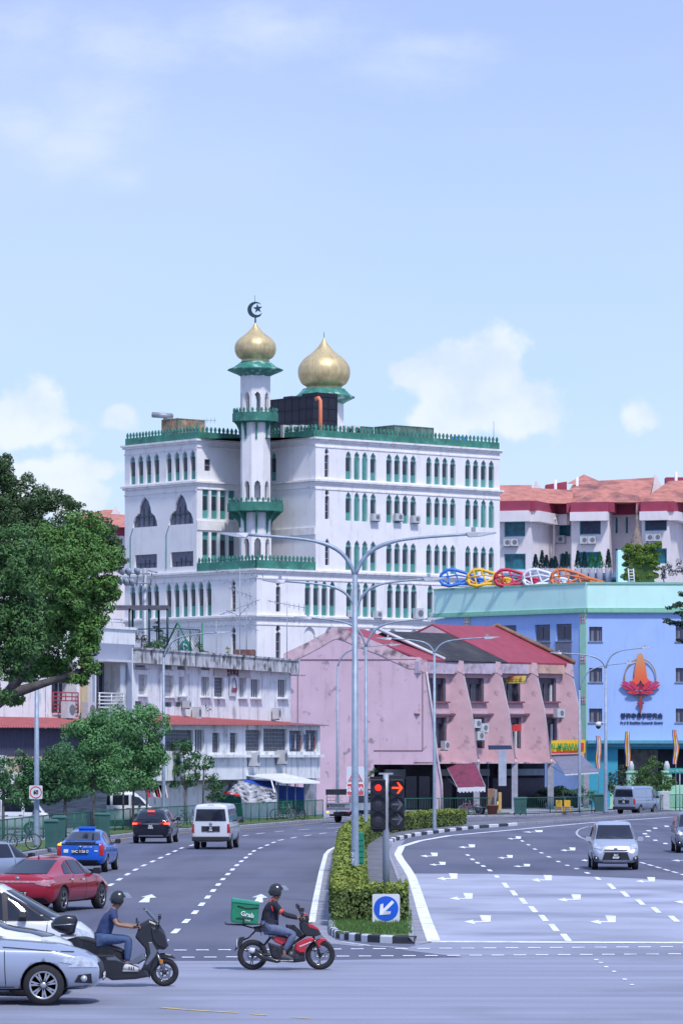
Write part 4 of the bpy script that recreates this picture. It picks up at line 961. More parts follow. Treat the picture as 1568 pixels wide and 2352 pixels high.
# small signs and banners
def flat(name, px4, Y, m, parent=None, label=None, cat=None, d=(0,.06,0)):
    mb = MB(); pts = [P(x, y, Y) for x, y in px4]; mb.slab(pts, d); c = pts[0]
    return mb.build(name, m, parent, origin=None if parent else tuple(c), label=label, cat=cat)
YLW = mat('banner_yellow', (.80,.48,.02), .6); GRN = mat('letter_green', (.02,.28,.06), .6); REDL = mat('letter_red', (.6,.04,.04), .6)
bn = thing('shop_banner', 'yellow shop banner with green letters above the grey awning', 'banner', tuple(P(1265,1731,291.5)))
flat('board', [(1265,1701), (1343,1699), (1343,1729), (1265,1731)], 291.5, YLW, bn); flat('strip', [(1267,1727), (1325,1725), (1325,1728), (1267,1730.5)], 291.4, REDL, bn, d=(0,.05,0))
text('AL MUBARAK', .60, GRN, bn, P(1298,1715,291.3), (1,0,0), (0,-1,0), .02, bold=.02, sx=.62)
flat('badge', [(1330,1706), (1340,1706), (1340,1722), (1330,1722)], 291.4, REDL, bn, d=(0,.04,0))
sg = thing('association_sign', 'small yellow sign with two lines of letters under the eave of the third pink shophouse', 'sign', tuple(P(1155,1570,293)))
flat('board', [(1154,1554), (1208,1552), (1204,1569), (1158,1570)], 293.2, mat('sign_ochre', (.55,.48,.10), .7), sg)
text('TRANSPORT ASSOCIATION', .15, BLACK, sg, P(1181,1566,293.1), (1,0,0), (0,-1,0), .01); text('運輸公會', .3, REDL, sg, P(1181,1558.5,293.1), (1,0,0), (0,-1,0), .01)
def awning(name, label, pts4, Y1, Y2, m, val_m, drop=.25, stripes=0):
    """pts4: back-left, back-right at Y1, front-right, front-left at Y2"""
    a, b = P(*pts4[0], Y1), P(*pts4[1], Y1); c, d = P(*pts4[2], Y2), P(*pts4[3], Y2)
    t_ = thing(name, label, 'awning', tuple(d)); mb = MB()
    n = stripes or 1
    for k in range(n):
        q = [a.lerp(b, k/n), a.lerp(b, (k+1)/n), d.lerp(c, (k+1)/n), d.lerp(c, k/n)]
        if stripes: q2 = [a.lerp(b, (k+.5)/n)+Vector((0,0,.05)), d.lerp(c, (k+.5)/n)+Vector((0,0,.05))]; mb.add([q[0], q2[0], q2[1], q[3]], [(0,1,2,3)]); mb.add([q2[0], q[1], q[2], q2[1]], [(0,1,2,3)])
        else: mb.slab(q, (0,0,.05))
    mb.build('sheet', m, t_)
    mb = MB(); n = 16
    for k in range(n):
        p0, p1 = d.lerp(c, k/n), d.lerp(c, (k+1)/n); dz = Vector((0,0,-drop*(1+.25*(k % 2)))); mb.slab([p0, p1, p1+dz, p0+dz], (0,.03,0))
    mb.build('valance', val_m, t_)
    mb = MB(); mb.tube([a, d], .03, 5); mb.tube([b, c], .03, 5); mb.tube([a+Vector((0,0,-.8)), d], .025, 5); mb.tube([b+Vector((0,0,-.8)), c], .025, 5); mb.build('arm', GREYM, t_); return t_
awning('awning', 'maroon ribbed awning with a ragged pale edge beside the gable end', [(1022,1757), (1092,1755), (1114,1807), (1050,1809)], 286, 282.5, mat('awning_maroon', (.24,.055,.11), .8, var=.15, scale=3, spots=((.04,.03,.04), .6, 1., .55, .7)), WHITEM, .3, 22)
awning('awning', 'grey fabric awning with a white front bar under the yellow banner', [(1265,1735), (1331,1733), (1374,1773), (1296,1778)], 292, 287.5, mat('awning_grey', (.17,.18,.26), .9, var=.1), WHITEM, .1)
bb = MB(); bb.box(PX(1144,287), PX(1162,287), 286.9, 287.1, PZ(1805,287), PZ(1723,287)); tag(bb.build('panel', mat('panel_grey', (.36,.40,.50), .8, var=.15), origin=tuple(P(1150,1805,287))), 'tall pale grey panel hanging at the second pink shophouse', 'panel')
flat('window_canopy', [(1174,1665), (1196,1664), (1196,1678), (1176,1681)], 292.6, REDL, None, 'little red canopy over a window of the third pink shophouse', 'canopy', (0,-.4,0))
flat('signboard', [(1120,1712), (1173,1712), (1176,1721), (1121,1722)], 290.0, mat('navy_board', (.03,.05,.12), .7), None, 'dark shop fascia board with small pale letters below the second pink shophouse', 'sign board', (0,.1,0))
text('COFFEE HOUSE', .18, WHITEM, [o for o in COL.objects if o.name.startswith('signboard')][-1], P(1148,1717.5,289.93), (1,0,0), (0,-1,0), .01) if 0 else None
# ================================================================= white shophouses on the left
OLDW = mat('old_whitewash', (.78,.80,.82), .9, var=.07, scale=1, streak=((.10,.10,.10), .8, .52, .72), spots=((.25,.25,.26), .5, .8, .58, .72), bump=.2, bscale=6)
MOLD = mat('mouldy_parapet', (.56,.57,.60), .9, var=.2, scale=1.5, streak=((.04,.04,.04), .95, .42, .62), spots=((.06,.06,.06), .9, 1.2, .52, .66))
RSHT = mat('red_corrugated', (.34,.085,.09), .7, var=.2, scale=2, spots=((.25,.10,.09), .7, .8, .52, .68))
MSHT = mat('maroon_corrugated', (.20,.09,.12), .7, var=.2, scale=2)
BTILE = mat('grey_blue_cladding', (.30,.33,.42), .5, var=.06, scale=1)
YCRM = mat('cream_render', (.55,.44,.28), .85, var=.08)
SHUT = mat('grey_shutter', (.42,.40,.42), .8, var=.12, scale=3)
DWIN = mat('dark_window', (.025,.03,.06), .3, var=.6, scale=2.5)
def H1(x): return 172.24+.3662*x
def H2(y): return 1406.7+.3662*y
F1 = Fr((PX(305,233), 233, 0), Vector((PX(668,262)-PX(305,233), 29, 0))[:2])
L1 = F1.t(668); ztp, zpb, zmid = F1.z(500, 1502), F1.z(500, 1532), F1.z(500, 1655)
w1 = thing('shophouse', 'white shophouse with a mouldy roof parapet and grilled balconies below', 'shophouse', tuple(F1.w(L1/2, 0, 0)), group='old white shophouses')
wb = MB(); hs = []
def hwin(par, fr, xa, xb, ya, yb, kind='d', dep=.25):
    a, b = fr.t(H1(xa)), fr.t(H1(xb)); z1, z0 = fr.z(H1(xa), H2(ya)), fr.z(H1(xa), H2(yb)); h = rect(a, b, z0, z1); m = MB(); m.mat(SHUT if kind == 's' else DWIN); fill(m, fr, h, -dep+.02)
    if kind == 's':
        for k in range(1, 4): z_ = z0+(z1-z0)*k/4; m.mat(GREYM); m.box(a+.02, b-.02, -dep+.03, -dep+.05, z_-.02, z_+.02, fr)
        m.mat(BLACK); m.box(a+(b-a)*.02, a+(b-a)*.16, -dep+.03, -dep+.06, z0, z1, fr)
    elif kind == 'l':
        for k in range(4): z_ = z0+(z1-z0)*(k+.3)/4; m.mat(GREYM); m.box(a+.01, b-.01, -dep+.03, -.02, z_, z_+(z1-z0)*.09, fr)
    elif kind == 'g':
        m.mat(GREYM); n = max(2, int((b-a)/.28))
        for k in range(n+1): u = a+(b-a)*k/n; m.box(max(a,u-.025), min(b,u+.025), -dep+.05, -dep+.1, z0, z1, fr)
        for k in range(1, 6): z_ = z0+(z1-z0)*k/6; m.box(a, b, -dep+.05, -dep+.09, z_-.015, z_+.015, fr)
    else:
        m.mat(WHITEM); u = (a+b)/2; m.box(u-.04, u+.04, -dep+.03, -dep+.1, z0, z1, fr); m.box(a, a+.07, -dep+.03, -dep+.1, z0, z1, fr); m.box(b-.07, b, -dep+.03, -dep+.1, z0, z1, fr)
        if (b-a) > .9:
            for k in (1,3): u = a+(b-a)*k/4; m.box(u-.03, u+.03, -dep+.03, -dep+.1, z0, z1, fr)
    m.build('window', None, par); return h
top_l = [hwin(w1, F1, xa, xb, 328, 360, 'l') for xa, xb in ((378,442),(548,607),(643,690),(790,845),(1100,1162),(1270,1332))]
midw = [hwin(w1, F1, *q) for q in ((400,455,388,515,'s'), (565,622,393,525,'s'), (652,688,402,518,'d'), (795,842,402,522,'d'), (874,935,405,528,'g'), (1028,1072,410,530,'d'), (1103,1160,418,530,'d'), (1272,1328,420,530,'d'))]
low = [hwin(w1, F1, *q) for q in ((378,418,556,592,'l'), (567,606,562,592,'l'), (632,664,562,592,'l'))]
za, zb_ = F1.z(500, H2(375)), F1.z(500, H2(548))
wall_cells(wb, F1, 0, L1, za, ztp, top_l, .25); wall_cells(wb, F1, 0, L1, zb_, za, midw, .25); wall_cells(wb, F1, 0, L1, 3, zb_, low, .25); wall_cells(wb, F1, 0, L1, 0, 3, [])
wb.add([F1.w(0,0,ztp-.3), F1.w(L1,0,ztp-.3), F1.w(L1,-10,ztp-.3), F1.w(0,-10,ztp-.3)], [(0,1,2,3)]); wb.add([F1.w(L1,0,0), F1.w(L1,-10,0), F1.w(L1,-10,ztp-.3), F1.w(L1,0,ztp-.3)], [(0,1,2,3)])
wb.build('wall', OLDW, w1)
wb = MB(); wb.box(-.1, L1+.1, -.1, .55, zpb-.1, ztp-.12, F1); wb.box(-.15, L1+.15, -.15, .62, ztp-.12, ztp, F1); wb.box(L1-.2, L1+1.6, -.2, .5, zpb-.25, zpb-.18, F1); wb.build('parapet', MOLD, w1)
wb = MB()
for q, y in (((395,455),520), ((548,625),527), ((640,700),522), ((785,850),526), ((870,940),534), ((1022,1080),534), ((1097,1168),536), ((1267,1335),536)):
    a, b = F1.t(H1(q[0])), F1.t(H1(q[1])); z_ = F1.z(H1(q[0]), H2(y)); wb = MB(); wb.box(a, b, 0, .22, z_-.08, z_, F1); wb.build('window_ledge', OLDW, w1)
wb = MB(); a, b = F1.t(H1(868)), F1.t(H1(1090)); zz1, zz0 = F1.z(H1(980), H2(352)), F1.z(H1(980), H2(403)); wb.box(a, b, .02, .1, zz0, zz1, F1); so_ = wb.build('signboard', mat('sign_cream', (.5,.47,.45), .8), w1)
text('會館聯誼', .62, mat('letter_maroon', (.16,.03,.05), .7), w1, F1.w((a+b)/2, .11, (zz0+zz1)/2), F1.u, F1.v, .02, sx=.95)
wb = MB(); cx_, cz_ = F1.t(H1(985)), F1.z(H1(985), H2(458)); wb.mat(WHITEM); wb.box(cx_-.65, cx_+.65, .05, .12, cz_-.7, cz_+.7, F1); wb.mat(MAROON)
wb.box(cx_-.35, cx_+.5, .12, .16, cz_-.42, cz_-.15, F1); wb.mat(GREYM); wb.tube([F1.w(cx_-.45, .15, cz_-.4), F1.w(cx_-.2, .15, cz_+.35), F1.w(cx_+.05, .15, cz_+.5), F1.w(cx_+.3, .15, cz_+.3), F1.w(cx_+.5, .15, cz_-.3)], .05, 5); wb.build('sign_plate', None, w1)
for xa, ya, ww, hh in ((663,598,.6,.42), (725,668,.65,.75), (447,652,.6,.35), (1228,668,.65,.72)):
    t_ = F1.t(H1(xa)); ac(w1, F1, t_, F1.z(H1(xa), H2(ya)), ww, hh, .4, v=0 if xa == 663 else .0)
# rooftop junk: aerials, ferns
base = F1.w(F1.t(728), -2, ztp-.3)
antenna('antenna', 'tall bundle of television aerials above the white shophouse parapet', (PX(727,247), 247, ztp-.3), 3.6, [(3.4,1.8,.05,6), (3.0,1.4,-.1,5), (2.5,1.0,.1,4), (1.6,1.5,-.3,4)], .03) if 0 else None
antenna('antenna', 'tall bundle of television aerials above the old white shophouse', (PX(551,257), 257, ztp-.3), 6.2, [(5.9,3.4,-.1,9), (5.4,2.4,.2,7), (4.6,1.6,-.3,6), (3.6,2.6,.5,5), (3.0,1.8,-.4,4)], .035)
antenna('antenna', 'single aerial left of the tall aerial bundle on the white shophouse', (PX(497,253), 253, ztp-.3), 2.6, [(2.3,1.5,0,5)], .03)
antenna('antenna', 'twin armed aerial at the right end of the white shophouse roof', (PX(659,265), 265, ztp-.3), 4.3, [(4.1,2.6,-.25,8), (3.1,2.0,-.1,6)], .03)
antenna('antenna', 'short aerial right of the tall aerial bundle on the white shophouse', (PX(566,258), 258, ztp-.3), 4.0, [(3.6,1.0,.5,4), (2.4,1.6,-.3,4)], .03)
mb = MB(); mb.bev(PX(538,258), PX(587,258), 257.4, 258.6, ztp-.3, ztp+.55, .05); tag(mb.build('roof_tank', mat('rust_red', (.12,.06,.06), .8, var=.4, scale=3), origin=(PX(560,258), 258, ztp-.3)), 'low rust red box tank on the white shophouse roof', 'tank')
# lower storey body in front
F2 = Fr((PX(300,229), 229, 0), Vector((PX(735,262)-PX(300,229), 33, 0))[:2]); L2 = F2.t(735)
zl1, zl0, zlb = F2.z(600, H2(700)), F2.z(600, H2(880)), F2.z(600, H2(1045))
lb = MB(); hs = [hwin(w1, F2, *q) for q in ((560,742,735,870,'g'), (752,812,735,872,'d'), (862,908,755,878,'g'), (972,1018,755,878,'g'), (1070,1165,735,868,'g'), (1182,1330,728,870,'g'))]
hs2 = [hwin(w1, F2, *q, .35) for q in ((1345,1435,740,872,'g'), (1445,1522,738,872,'g'))]
wall_cells(lb, F2, 0, L2, zl0, zl1, hs+hs2, .35); wall_cells(lb, F2, 0, L2, zlb, zl0, [])
lb.add([F2.w(L2,0,zlb), F2.w(L2,-4,zlb), F2.w(L2,-4,zl1), F2.w(L2,0,zl1)], [(0,1,2,3)]); lb.add([F2.w(0,0,zlb), F2.w(L2,0,zlb), F2.w(L2,-6,zlb), F2.w(0,-6,zlb)], [(0,1,2,3)])
lb.build('lower_wall', OLDW, w1)
lb = MB(); lb.box(F2.t(480), L2+.05, 0, .3, zl0-.3, zl0-.12, F2); lb.build('ledge', OLDW, w1)
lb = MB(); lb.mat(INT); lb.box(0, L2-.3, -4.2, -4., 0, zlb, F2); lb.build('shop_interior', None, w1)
for uu in (F2.t(724),): 
    lb = MB(); lb.box(uu-.45, uu+.25, -.6, .0, 0, zlb, F2); lb.build('column', mat('column_dirty', (.30,.32,.40), .85, var=.3, scale=2, streak=((.1,.1,.1), .7, .5, .7)), w1)
for xa, ya, ww, hh in ((1080,962,.75,.85), (1255,950,.75,.9)): ac(w1, F2, F2.t(H1(xa)), F2.z(H1(xa), H2(ya)), ww, hh, .5)
clo = MB()
rr = random.Random(3)
for k in range(6):
    u = F2.t(H1(1345+k*30)); clo.mat(mat('cloth_%d' % (k % 3), [(.10,.18,.35), (.4,.42,.5), (.22,.06,.10)][k % 3], .9)); clo.box(u, u+.22, .02, .05, zl0+.25, zl0+1.1+.2*rr.random(), F2)
clo.build('laundry', None, origin=tuple(F2.w(L2-2, 0, zl0))); o = COL.objects[-1]; tag(o, 'washing hung along the rightmost grilled balcony of the white shophouse', 'laundry')
# lean-to corrugated roofs
def corr(name, m, parent, a, b, c, d, n, amp=.05):
    """sheet a-b back edge, d-c front edge"""
    mb = MB(); a, b, c, d = map(Vector, (a, b, c, d))
    for k in range(n):
        q = [a.lerp(b, k/n), a.lerp(b, (k+.5)/n)+Vector((0,0,amp)), a.lerp(b, (k+1)/n)]; r = [d.lerp(c, k/n), d.lerp(c, (k+.5)/n)+Vector((0,0,amp)), d.lerp(c, (k+1)/n)]
        mb.add([q[0], q[1], r[1], r[0]], [(0,1,2,3)]); mb.add([q[1], q[2], r[2], r[1]], [(0,1,2,3)])
    return mb.build(name, m, parent)
ta, tb = F1.t(H1(410)), F1.t(H1(1350))
def fz(fr, px, y): return fr.z(px, y)
corr('lean_to_roof', RSHT, w1, F1.w(ta, 0, F1.z(322, 1640)), F1.w(tb, 0, F1.z(660, 1659)), F2.w(F2.t(664), .55, F2.z(664, 1667)), F2.w(F2.t(345), .55, F2.z(345, 1665)), 60)
corr('lean_to_roof', MSHT, w1, F2.w(F2.t(660), -3.5, F2.z(660,1655)), F2.w(F2.t(700), -3.5, F2.z(700,1655)), F2.w(L2+.5, .5, F2.z(735,1667)), F2.w(F2.t(655), .5, F2.z(655,1667)), 16)
# white / tarpaulin stalls in front
st = thing('market_stall', 'roadside stall under a crumpled grey tarpaulin and blue sheet', 'stall', tuple(P(600,1880,247)))
TARP = mat('grey_tarpaulin', (.36,.38,.44), .55, var=.45, scale=2.2, spots=((.12,.13,.17), .8, 1.5, .5, .66)); BTARP = mat('blue_sheet', (.02,.08,.42), .6, var=.3, scale=2, stretch=(4,1,.5)); GTARP = mat('green_sheet', (.02,.20,.18), .7, var=.3, scale=2)
Ys = 247.
def S6(x, y, Y=Ys): return P(500/1.7417+x*.29292, 2900/1.7417+y*.29292, Y)
rn = random.Random(5)
mb = MB(); mb.smooth = True
tl = [(790,525), (830,440), (900,432), (1010,470), (1100,490), (1180,530)]; bl = [(775,535), (850,545), (905,560), (960,630), (1080,625), (1195,600)]
def tf(u, v):
    k = min(u*5, 4.999); i = int(k); f = k-i
    x0, y0 = (tl[i][j]*(1-f)+tl[i+1][j]*f for j in (0,1)); x1, y1 = (bl[i][j]*(1-f)+bl[i+1][j]*f for j in (0,1))
    p = S6(x0*(1-v)+x1*v, y0*(1-v)+y1*v, Ys-1.4*v); p.y += .22*math.sin(u*31+v*9)*math.sin(v*17+u*5)+rn.uniform(-.09,.09); p.z += rn.uniform(-.04,.04); return p
mb.grid(tf, 36, 14); mb.build('tarpaulin', TARP, st, solid=.02)
mb = MB(); mb.slab([S6(890,432,Ys+.4), S6(1180,500,Ys+.4), S6(1180,440,Ys+1.6), S6(920,425,Ys+1.6)], (0,0,-.04)); mb.slab([S6(1180,470,Ys+.8), S6(1402,490,Ys+.8), S6(1402,585,Ys+.8), S6(1200,580,Ys+.8)], (0,.05,0)); mb.build('blue_sheet', BTARP, st)
mb = MB(); mb.slab([S6(1195,580,Ys+.6), S6(1405,585,Ys+.6), S6(1405,700,Ys+.6), S6(1195,700,Ys+.6)], (0,.05,0)); mb.build('green_sheet', GTARP, st); mb = MB(); mb.slab([S6(690,540,Ys+.6), S6(910,560,Ys+.6), S6(920,720,Ys+.6), S6(680,720,Ys+.6)], (0,.05,0)); mb.build('green_sheet', GTARP, st)
mb = MB(); mb.tube([S6(775,532,Ys-1.2), S6(905,556,Ys-1.4)], .1, 5); mb.build('red_roll', REDL, st)
mb = MB()
for x in (1200,1270,1335,1405): mb.tube([S6(x,455,Ys+.4), S6(x,720,Ys+.4)], .05, 5)
mb.build('post', GREYM, st)
mb = MB(); mb.slab([S6(905,388,Ys+1.5), S6(1250,380,Ys+2.5), S6(1530,445,Ys+1.2), S6(1525,458,Ys-.4), S6(1240,455,Ys-.8), S6(1160,430,Ys-.6)], (0,0,-.04)); mb.slab([S6(1142,430,Ys-.6), S6(1152,430,Ys-.6), S6(1182,530,Ys-1.2), S6(1168,530,Ys-1.2)], (0,-.03,0)); mb.build('stall_canopy', mat('white_canvas', (.60,.62,.66), .8, var=.1), st)
aw = MB(); aw.slab([S6(262,410,239), S6(850,430,251), S6(860,468,249), S6(262,455,237)], (0,0,-.05)); tag(aw.build('shop_awning', mat('white_canvas', (.6,.62,.66), .8), origin=tuple(S6(300,455,237))), 'long white awning behind the lone pole and small tree', 'awning')
# flags of bunting under the awning
bf = MB()
for k, (x, c) in enumerate(((140,(.5,.05,.12)), (195,(.7,.6,.62)), (215,(.55,.06,.12)), (240,(.7,.6,.62)), (262,(.5,.05,.12)), (275,(.65,.6,.65)))):
    bf.mat(mat('bunting_%d' % (k % 2), c, .8)); p = S6(x, 472, 232); bf.slab([p, p+Vector((.35,0,0)), p+Vector((.5,0,-.75)), p+Vector((.25,0,-.7))], (0,.02,0))
tag(bf.build('bunting', None, origin=tuple(S6(200,500,232))), 'red and white little flags hanging under the awning behind the trees', 'bunting')

# --- clad house, cream house and leftmost house
def Z4x(x): return x*.2807
def Z4y(y): return 1750/1.7417+y*.2807
w2 = thing('shophouse', 'shophouse clad in grey blue tiles with a white balcony railing', 'shophouse', tuple(P(255,1890,228)), group='old white shophouses')
Fx = Fr((PX(204,226), 226, 0), Vector((PX(308,231)-PX(204,226), 5, 0))[:2]); Lx = Fx.t(306)
def wx(px, y): return Fx.z(px, y)
mb = MB(); a, b = Fx.t(Z4x(790)), Fx.t(Z4x(985)); h = rect(a, b, wx(250, Z4y(2240)), wx(250, Z4y(1840))); m = MB(); m.mat(DWIN); fill(m, Fx, h, -1.2); m.mat(GREYM)
for k in range(5): u = a+(b-a)*k/4; m.box(u-.05 if k else u, u+.05 if k < 4 else u, -1.15, -1.05, h[0][1], h[2][1], Fx)
m.build('balcony_door', None, w2); wall_cells(mb, Fx, 0, Lx, h[0][1]-1, wx(250, 1478), [h], 1.3); wall_cells(mb, Fx, 0, Lx, 0, h[0][1]-1, []); mb.mat(OLDW).build('wall', None, w2) if 0 else mb.build('wall', OLDW, w2)
mb = MB(); zt_ = wx(250, 1478)
mb.box(0, .55, 0, .12, 3, zt_, Fx); mb.box(Lx-.9, Lx-.35, 0, .12, 3, zt_, Fx); mb.box(.55, Lx-.9, 0, .12, wx(250, Z4y(1825)), zt_, Fx); mb.build('cladding', BTILE, w2)
mb = MB(); mb.box(-.1, .0, .0, .25, 3, zt_-.8, Fx); mb.box(a, b+.6, .12, .7, wx(250, Z4y(1838)), wx(250, Z4y(1820)), Fx); mb.build('white_trim', WHITEM, w2)
mb = MB(); mb.box(-.3, Lx+.1, -3, .1, zt_, wx(250, 1444), Fx); mb.box(-.3, Lx+.2, -3, .2, wx(250, 1444), wx(250, 1438), Fx); mb.build('roof_box', OLDW, w2)
mb = MB()
for k in range(6): z_ = h[0][1]+(wx(250,Z4y(2095))-h[0][1])*k/5; mb.tube([Fx.w(a-.1,.2,z_), Fx.w(b+.1,.2,z_)], .045, 5)
for k in range(3): u = a+(b-a)*k/2; mb.tube([Fx.w(u,.2,h[0][1]), Fx.w(u,.2,wx(250,Z4y(2095)))], .05, 5)
mb.build('railing', WHITEM, w2)
mb = MB()
for z_ in (wx(250,1428), wx(250,1421)): mb.tube([Fx.w(-1,.0,z_), Fx.w(Lx-1.3,.0,z_)], .04, 5)
for k in range(5): u = -1+(Lx-.3)*k/4; mb.tube([Fx.w(u,0,wx(250,1440)), Fx.w(u,0,wx(250,1421))], .04, 5)
mb.build('roof_railing', WHITEM, w2)
w3 = thing('shophouse', 'narrow shophouse with a cream pier and a maroon balcony railing above two condensers', 'shophouse', tuple(P(160,1890,225)), group='old white shophouses')
Fy = Fr((PX(106,222), 222, 0), Vector((PX(204,226)-PX(106,222), 4, 0))[:2]); Ly = Fy.t(203)
mb = MB(); a, b = Fy.t(119), Fy.t(177); h = rect(a, b, Fy.z(150,1637), Fy.z(150,1520)); m = MB(); m.mat(DWIN); fill(m, Fy, h, -1.0); m.mat(GREYM); m.box(a+.9, a+1.0, -.95, -.9, h[0][1], h[2][1], Fy); m.box(b-.6, b-.5, -.95, -.9, h[0][1], h[2][1], Fy); m.build('balcony_door', None, w3)
wall_cells(mb, Fy, 0, Ly, h[0][1]-.3, Fy.z(150,1500), [h], 1.1); wall_cells(mb, Fy, 0, Ly, 0, h[0][1]-.3, []); mb.add([Fy.w(0,0,Fy.z(150,1500)), Fy.w(Ly,0,Fy.z(150,1500)), Fy.w(Ly,-8,Fy.z(150,1500)), Fy.w(0,-8,Fy.z(150,1500))], [(0,1,2,3)]); mb.build('wall', OLDW, w3)
mb = MB(); mb.box(Fy.t(184), Fy.t(197), 0, .15, h[0][1], Fy.z(150,1500), Fy); mb.build('cream_pier', YCRM, w3)
mb = MB()
for k in range(6): z_ = h[0][1]+.0+(Fy.z(150,1591)-h[0][1])*k/5; mb.tube([Fy.w(a,.1,z_), Fy.w(b,.1,z_)], .035, 5)
for k in range(5): u = a+(b-a)*k/4; mb.tube([Fy.w(u,.1,h[0][1]), Fy.w(u,.1,Fy.z(150,1591))], .035, 5)
mb.build('railing', MAROON, w3)
for px in (127, 174): ac(w3, Fy, Fy.t(px), Fy.z(150, 1650), 0.8, .95, .45, v=.3)
w4 = thing('shophouse', 'plain white shophouse at the left edge behind the big tree limb', 'shophouse', tuple(P(50,1890,219)), group='old white shophouses')
Fz = Fr((PX(-80,214), 214, 0), Vector((PX(106,222)-PX(-80,214), 8, 0))[:2]); Lz = Fz.t(105); mb = MB()
hs = []
for xa, xb in ((20,48), (112-8,124-20)):
    a, b = Fz.t(xa), Fz.t(min(xb,104)); 
    if b-a < .3: continue
    h = rect(a, b, Fz.z(50,1600), Fz.z(50,1555)); hs.append(h); m = MB(); m.mat(DWIN); fill(m, Fz, h, -.2); m.build('window', None, w4)
wall_cells(mb, Fz, 0, Lz, 3, Fz.z(50,1490), hs, .25); mb.add([Fz.w(0,0,Fz.z(50,1490)), Fz.w(Lz,0,Fz.z(50,1490)), Fz.w(Lz,-8,Fz.z(50,1490)), Fz.w(0,-8,Fz.z(50,1490))], [(0,1,2,3)]); mb.build('wall', OLDW, w4)
mb = MB(); mb.box(0, Lz, -.1, .3, Fz.z(50,1500), Fz.z(50,1490), Fz); mb.build('parapet', MOLD, w4)
# long lean-to in front of these houses: red sheet roof, dark upper strip, cream lower wall
F5 = Fr((PX(-90,206), 206, 0), Vector((PX(330,224)-PX(-90,206), 18, 0))[:2]); L5 = F5.t(330); lt_ = thing('lean_to', 'long lean-to with a red corrugated roof behind the street trees', 'lean-to', tuple(F5.w(L5/2,0,0)))
corr('roof', RSHT, lt_, F5.w(0,-6,F5.z(20,1632)), F5.w(L5,-6,F5.z(300,1640)), F5.w(L5,.6,F5.z(300,1673)), F5.w(0,.6,F5.z(20,1673)), 70)
mb = MB(); mb.box(0, L5, -.1, 0, F5.z(50,1760), F5.z(50,1673), F5); mb.build('upper_wall', mat('dark_slats', (.06,.06,.11), .8, var=.5, scale=3, stretch=(8,8,.2)), lt_)
mb = MB(); mb.box(0, L5, 0, .06, 2.2, F5.z(50,1738), F5); mb.build('lower_wall', mat('cream_slats', (.50,.42,.30), .85, var=.2, scale=3, stretch=(6,6,.2)), lt_)
mb = MB(); mb.box(0, L5, -.06, .0, 0, 2.2, F5); mb.build('shutter', mat('ribbed_shutter', (.22,.25,.28), .7, var=.5, scale=3, stretch=(.2,.2,6)), lt_)
mb = MB(); mb.box(F5.t(-10), F5.t(8), 0, .2, 0, F5.z(0,1735), F5); mb.box(0, L5, 0, .2, F5.z(50,1800), F5.z(50,1775), F5); mb.build('white_band', OLDW, lt_)
mb = MB(); mb.slab([F5.w(F5.t(40),0,3.6), F5.w(F5.t(230),0,3.6), F5.w(F5.t(235),1.8,3.1), F5.w(F5.t(40),1.8,3.1)], (0,0,.05)); mb.build('porch_roof', PAVE, lt_)
# sheltered roof terrace with a pergola on the white shophouse
pg = thing('pergola', 'flat roofed dark pergola on the shophouse roof in front of the mosque', 'pergola', tuple(P(325,1485,236)))
mb = MB(); mb.box(PX(262,239), PX(390,240), 238, 242, PZ(1399,240), PZ(1393,240)); mb.build('roof', mat('dark_sheet', (.09,.09,.12), .7, var=.3), pg)
mb = MB()
for x, Y in ((298,238.2), (305,241.8), (343,238.2), (365,241.8), (385,238.2)): mb.tube([P(x,1492,Y), P(x,1398,Y)], .07, 6)
mb.build('post', BRNZ, pg)
mf = MB()
x0, x1 = 385, 459
for x in (385, 410, 437, 459): mf.tube([P(x,1497,246), P(x,1448,246)], .05, 5)
mf.tube([P(305,1446,246), P(385,1443,246), P(459,1447,246)], .04, 5)
for k in range(14): 
    a = x0+(x1-x0)*k/14; mf.tube([P(a,1495,246), P(min(a+28,459),1448,246)], .012, 3, False); mf.tube([P(a,1448,246), P(min(a+28,459),1495,246)], .012, 3, False)
tag(mf.build('mesh_fence', DGRN, origin=tuple(P(420,1495,246))), 'wire mesh fence on the shophouse roof in front of the mosque emblem', 'fence')
LAMPG = mat('flood_glass', (.35,.4,.46), .2, .3)
fm = thing('floodlight_mast', 'tall mast with a cluster of floodlights left of the mosque', 'floodlight', (PX(333,290), 290, 0))
mb = MB(); mb.tube([(PX(333,290),290,0), (PX(333,290),290,PZ(1305,290))], [.26,.2], 10); mb.build('mast', GREYM, fm)
mb = MB()
for y in (1318, 1340): mb.tube([P(272,y-2,289), P(345,y,289)], .06, 5)
for x in (300,318,333,350): mb.tube([P(x,1308,289.2), P(x-4,1345,289.2)], .05, 5)
mb.tube([P(340,1310,289), P(362,1315,289)], .06, 5); mb.build('bracket', GREYM, fm)
for x, y in ((281,1312), (296,1313), (316,1312), (290,1336), (303,1337), (277,1334)):
    mb = MB(); mb.mat(LAMPG); c = P(x, y, 288.5); mb.lathe([(.30,-.06), (.29,0), (.12,.22)], (0,0,0), 12, 'y'); R_ = Matrix.Translation(c) @ Euler((.35, 0, -.7)).to_matrix().to_4x4(); mb.v = [R_ @ v for v in mb.v]; mb.build('floodlight', None, fm)
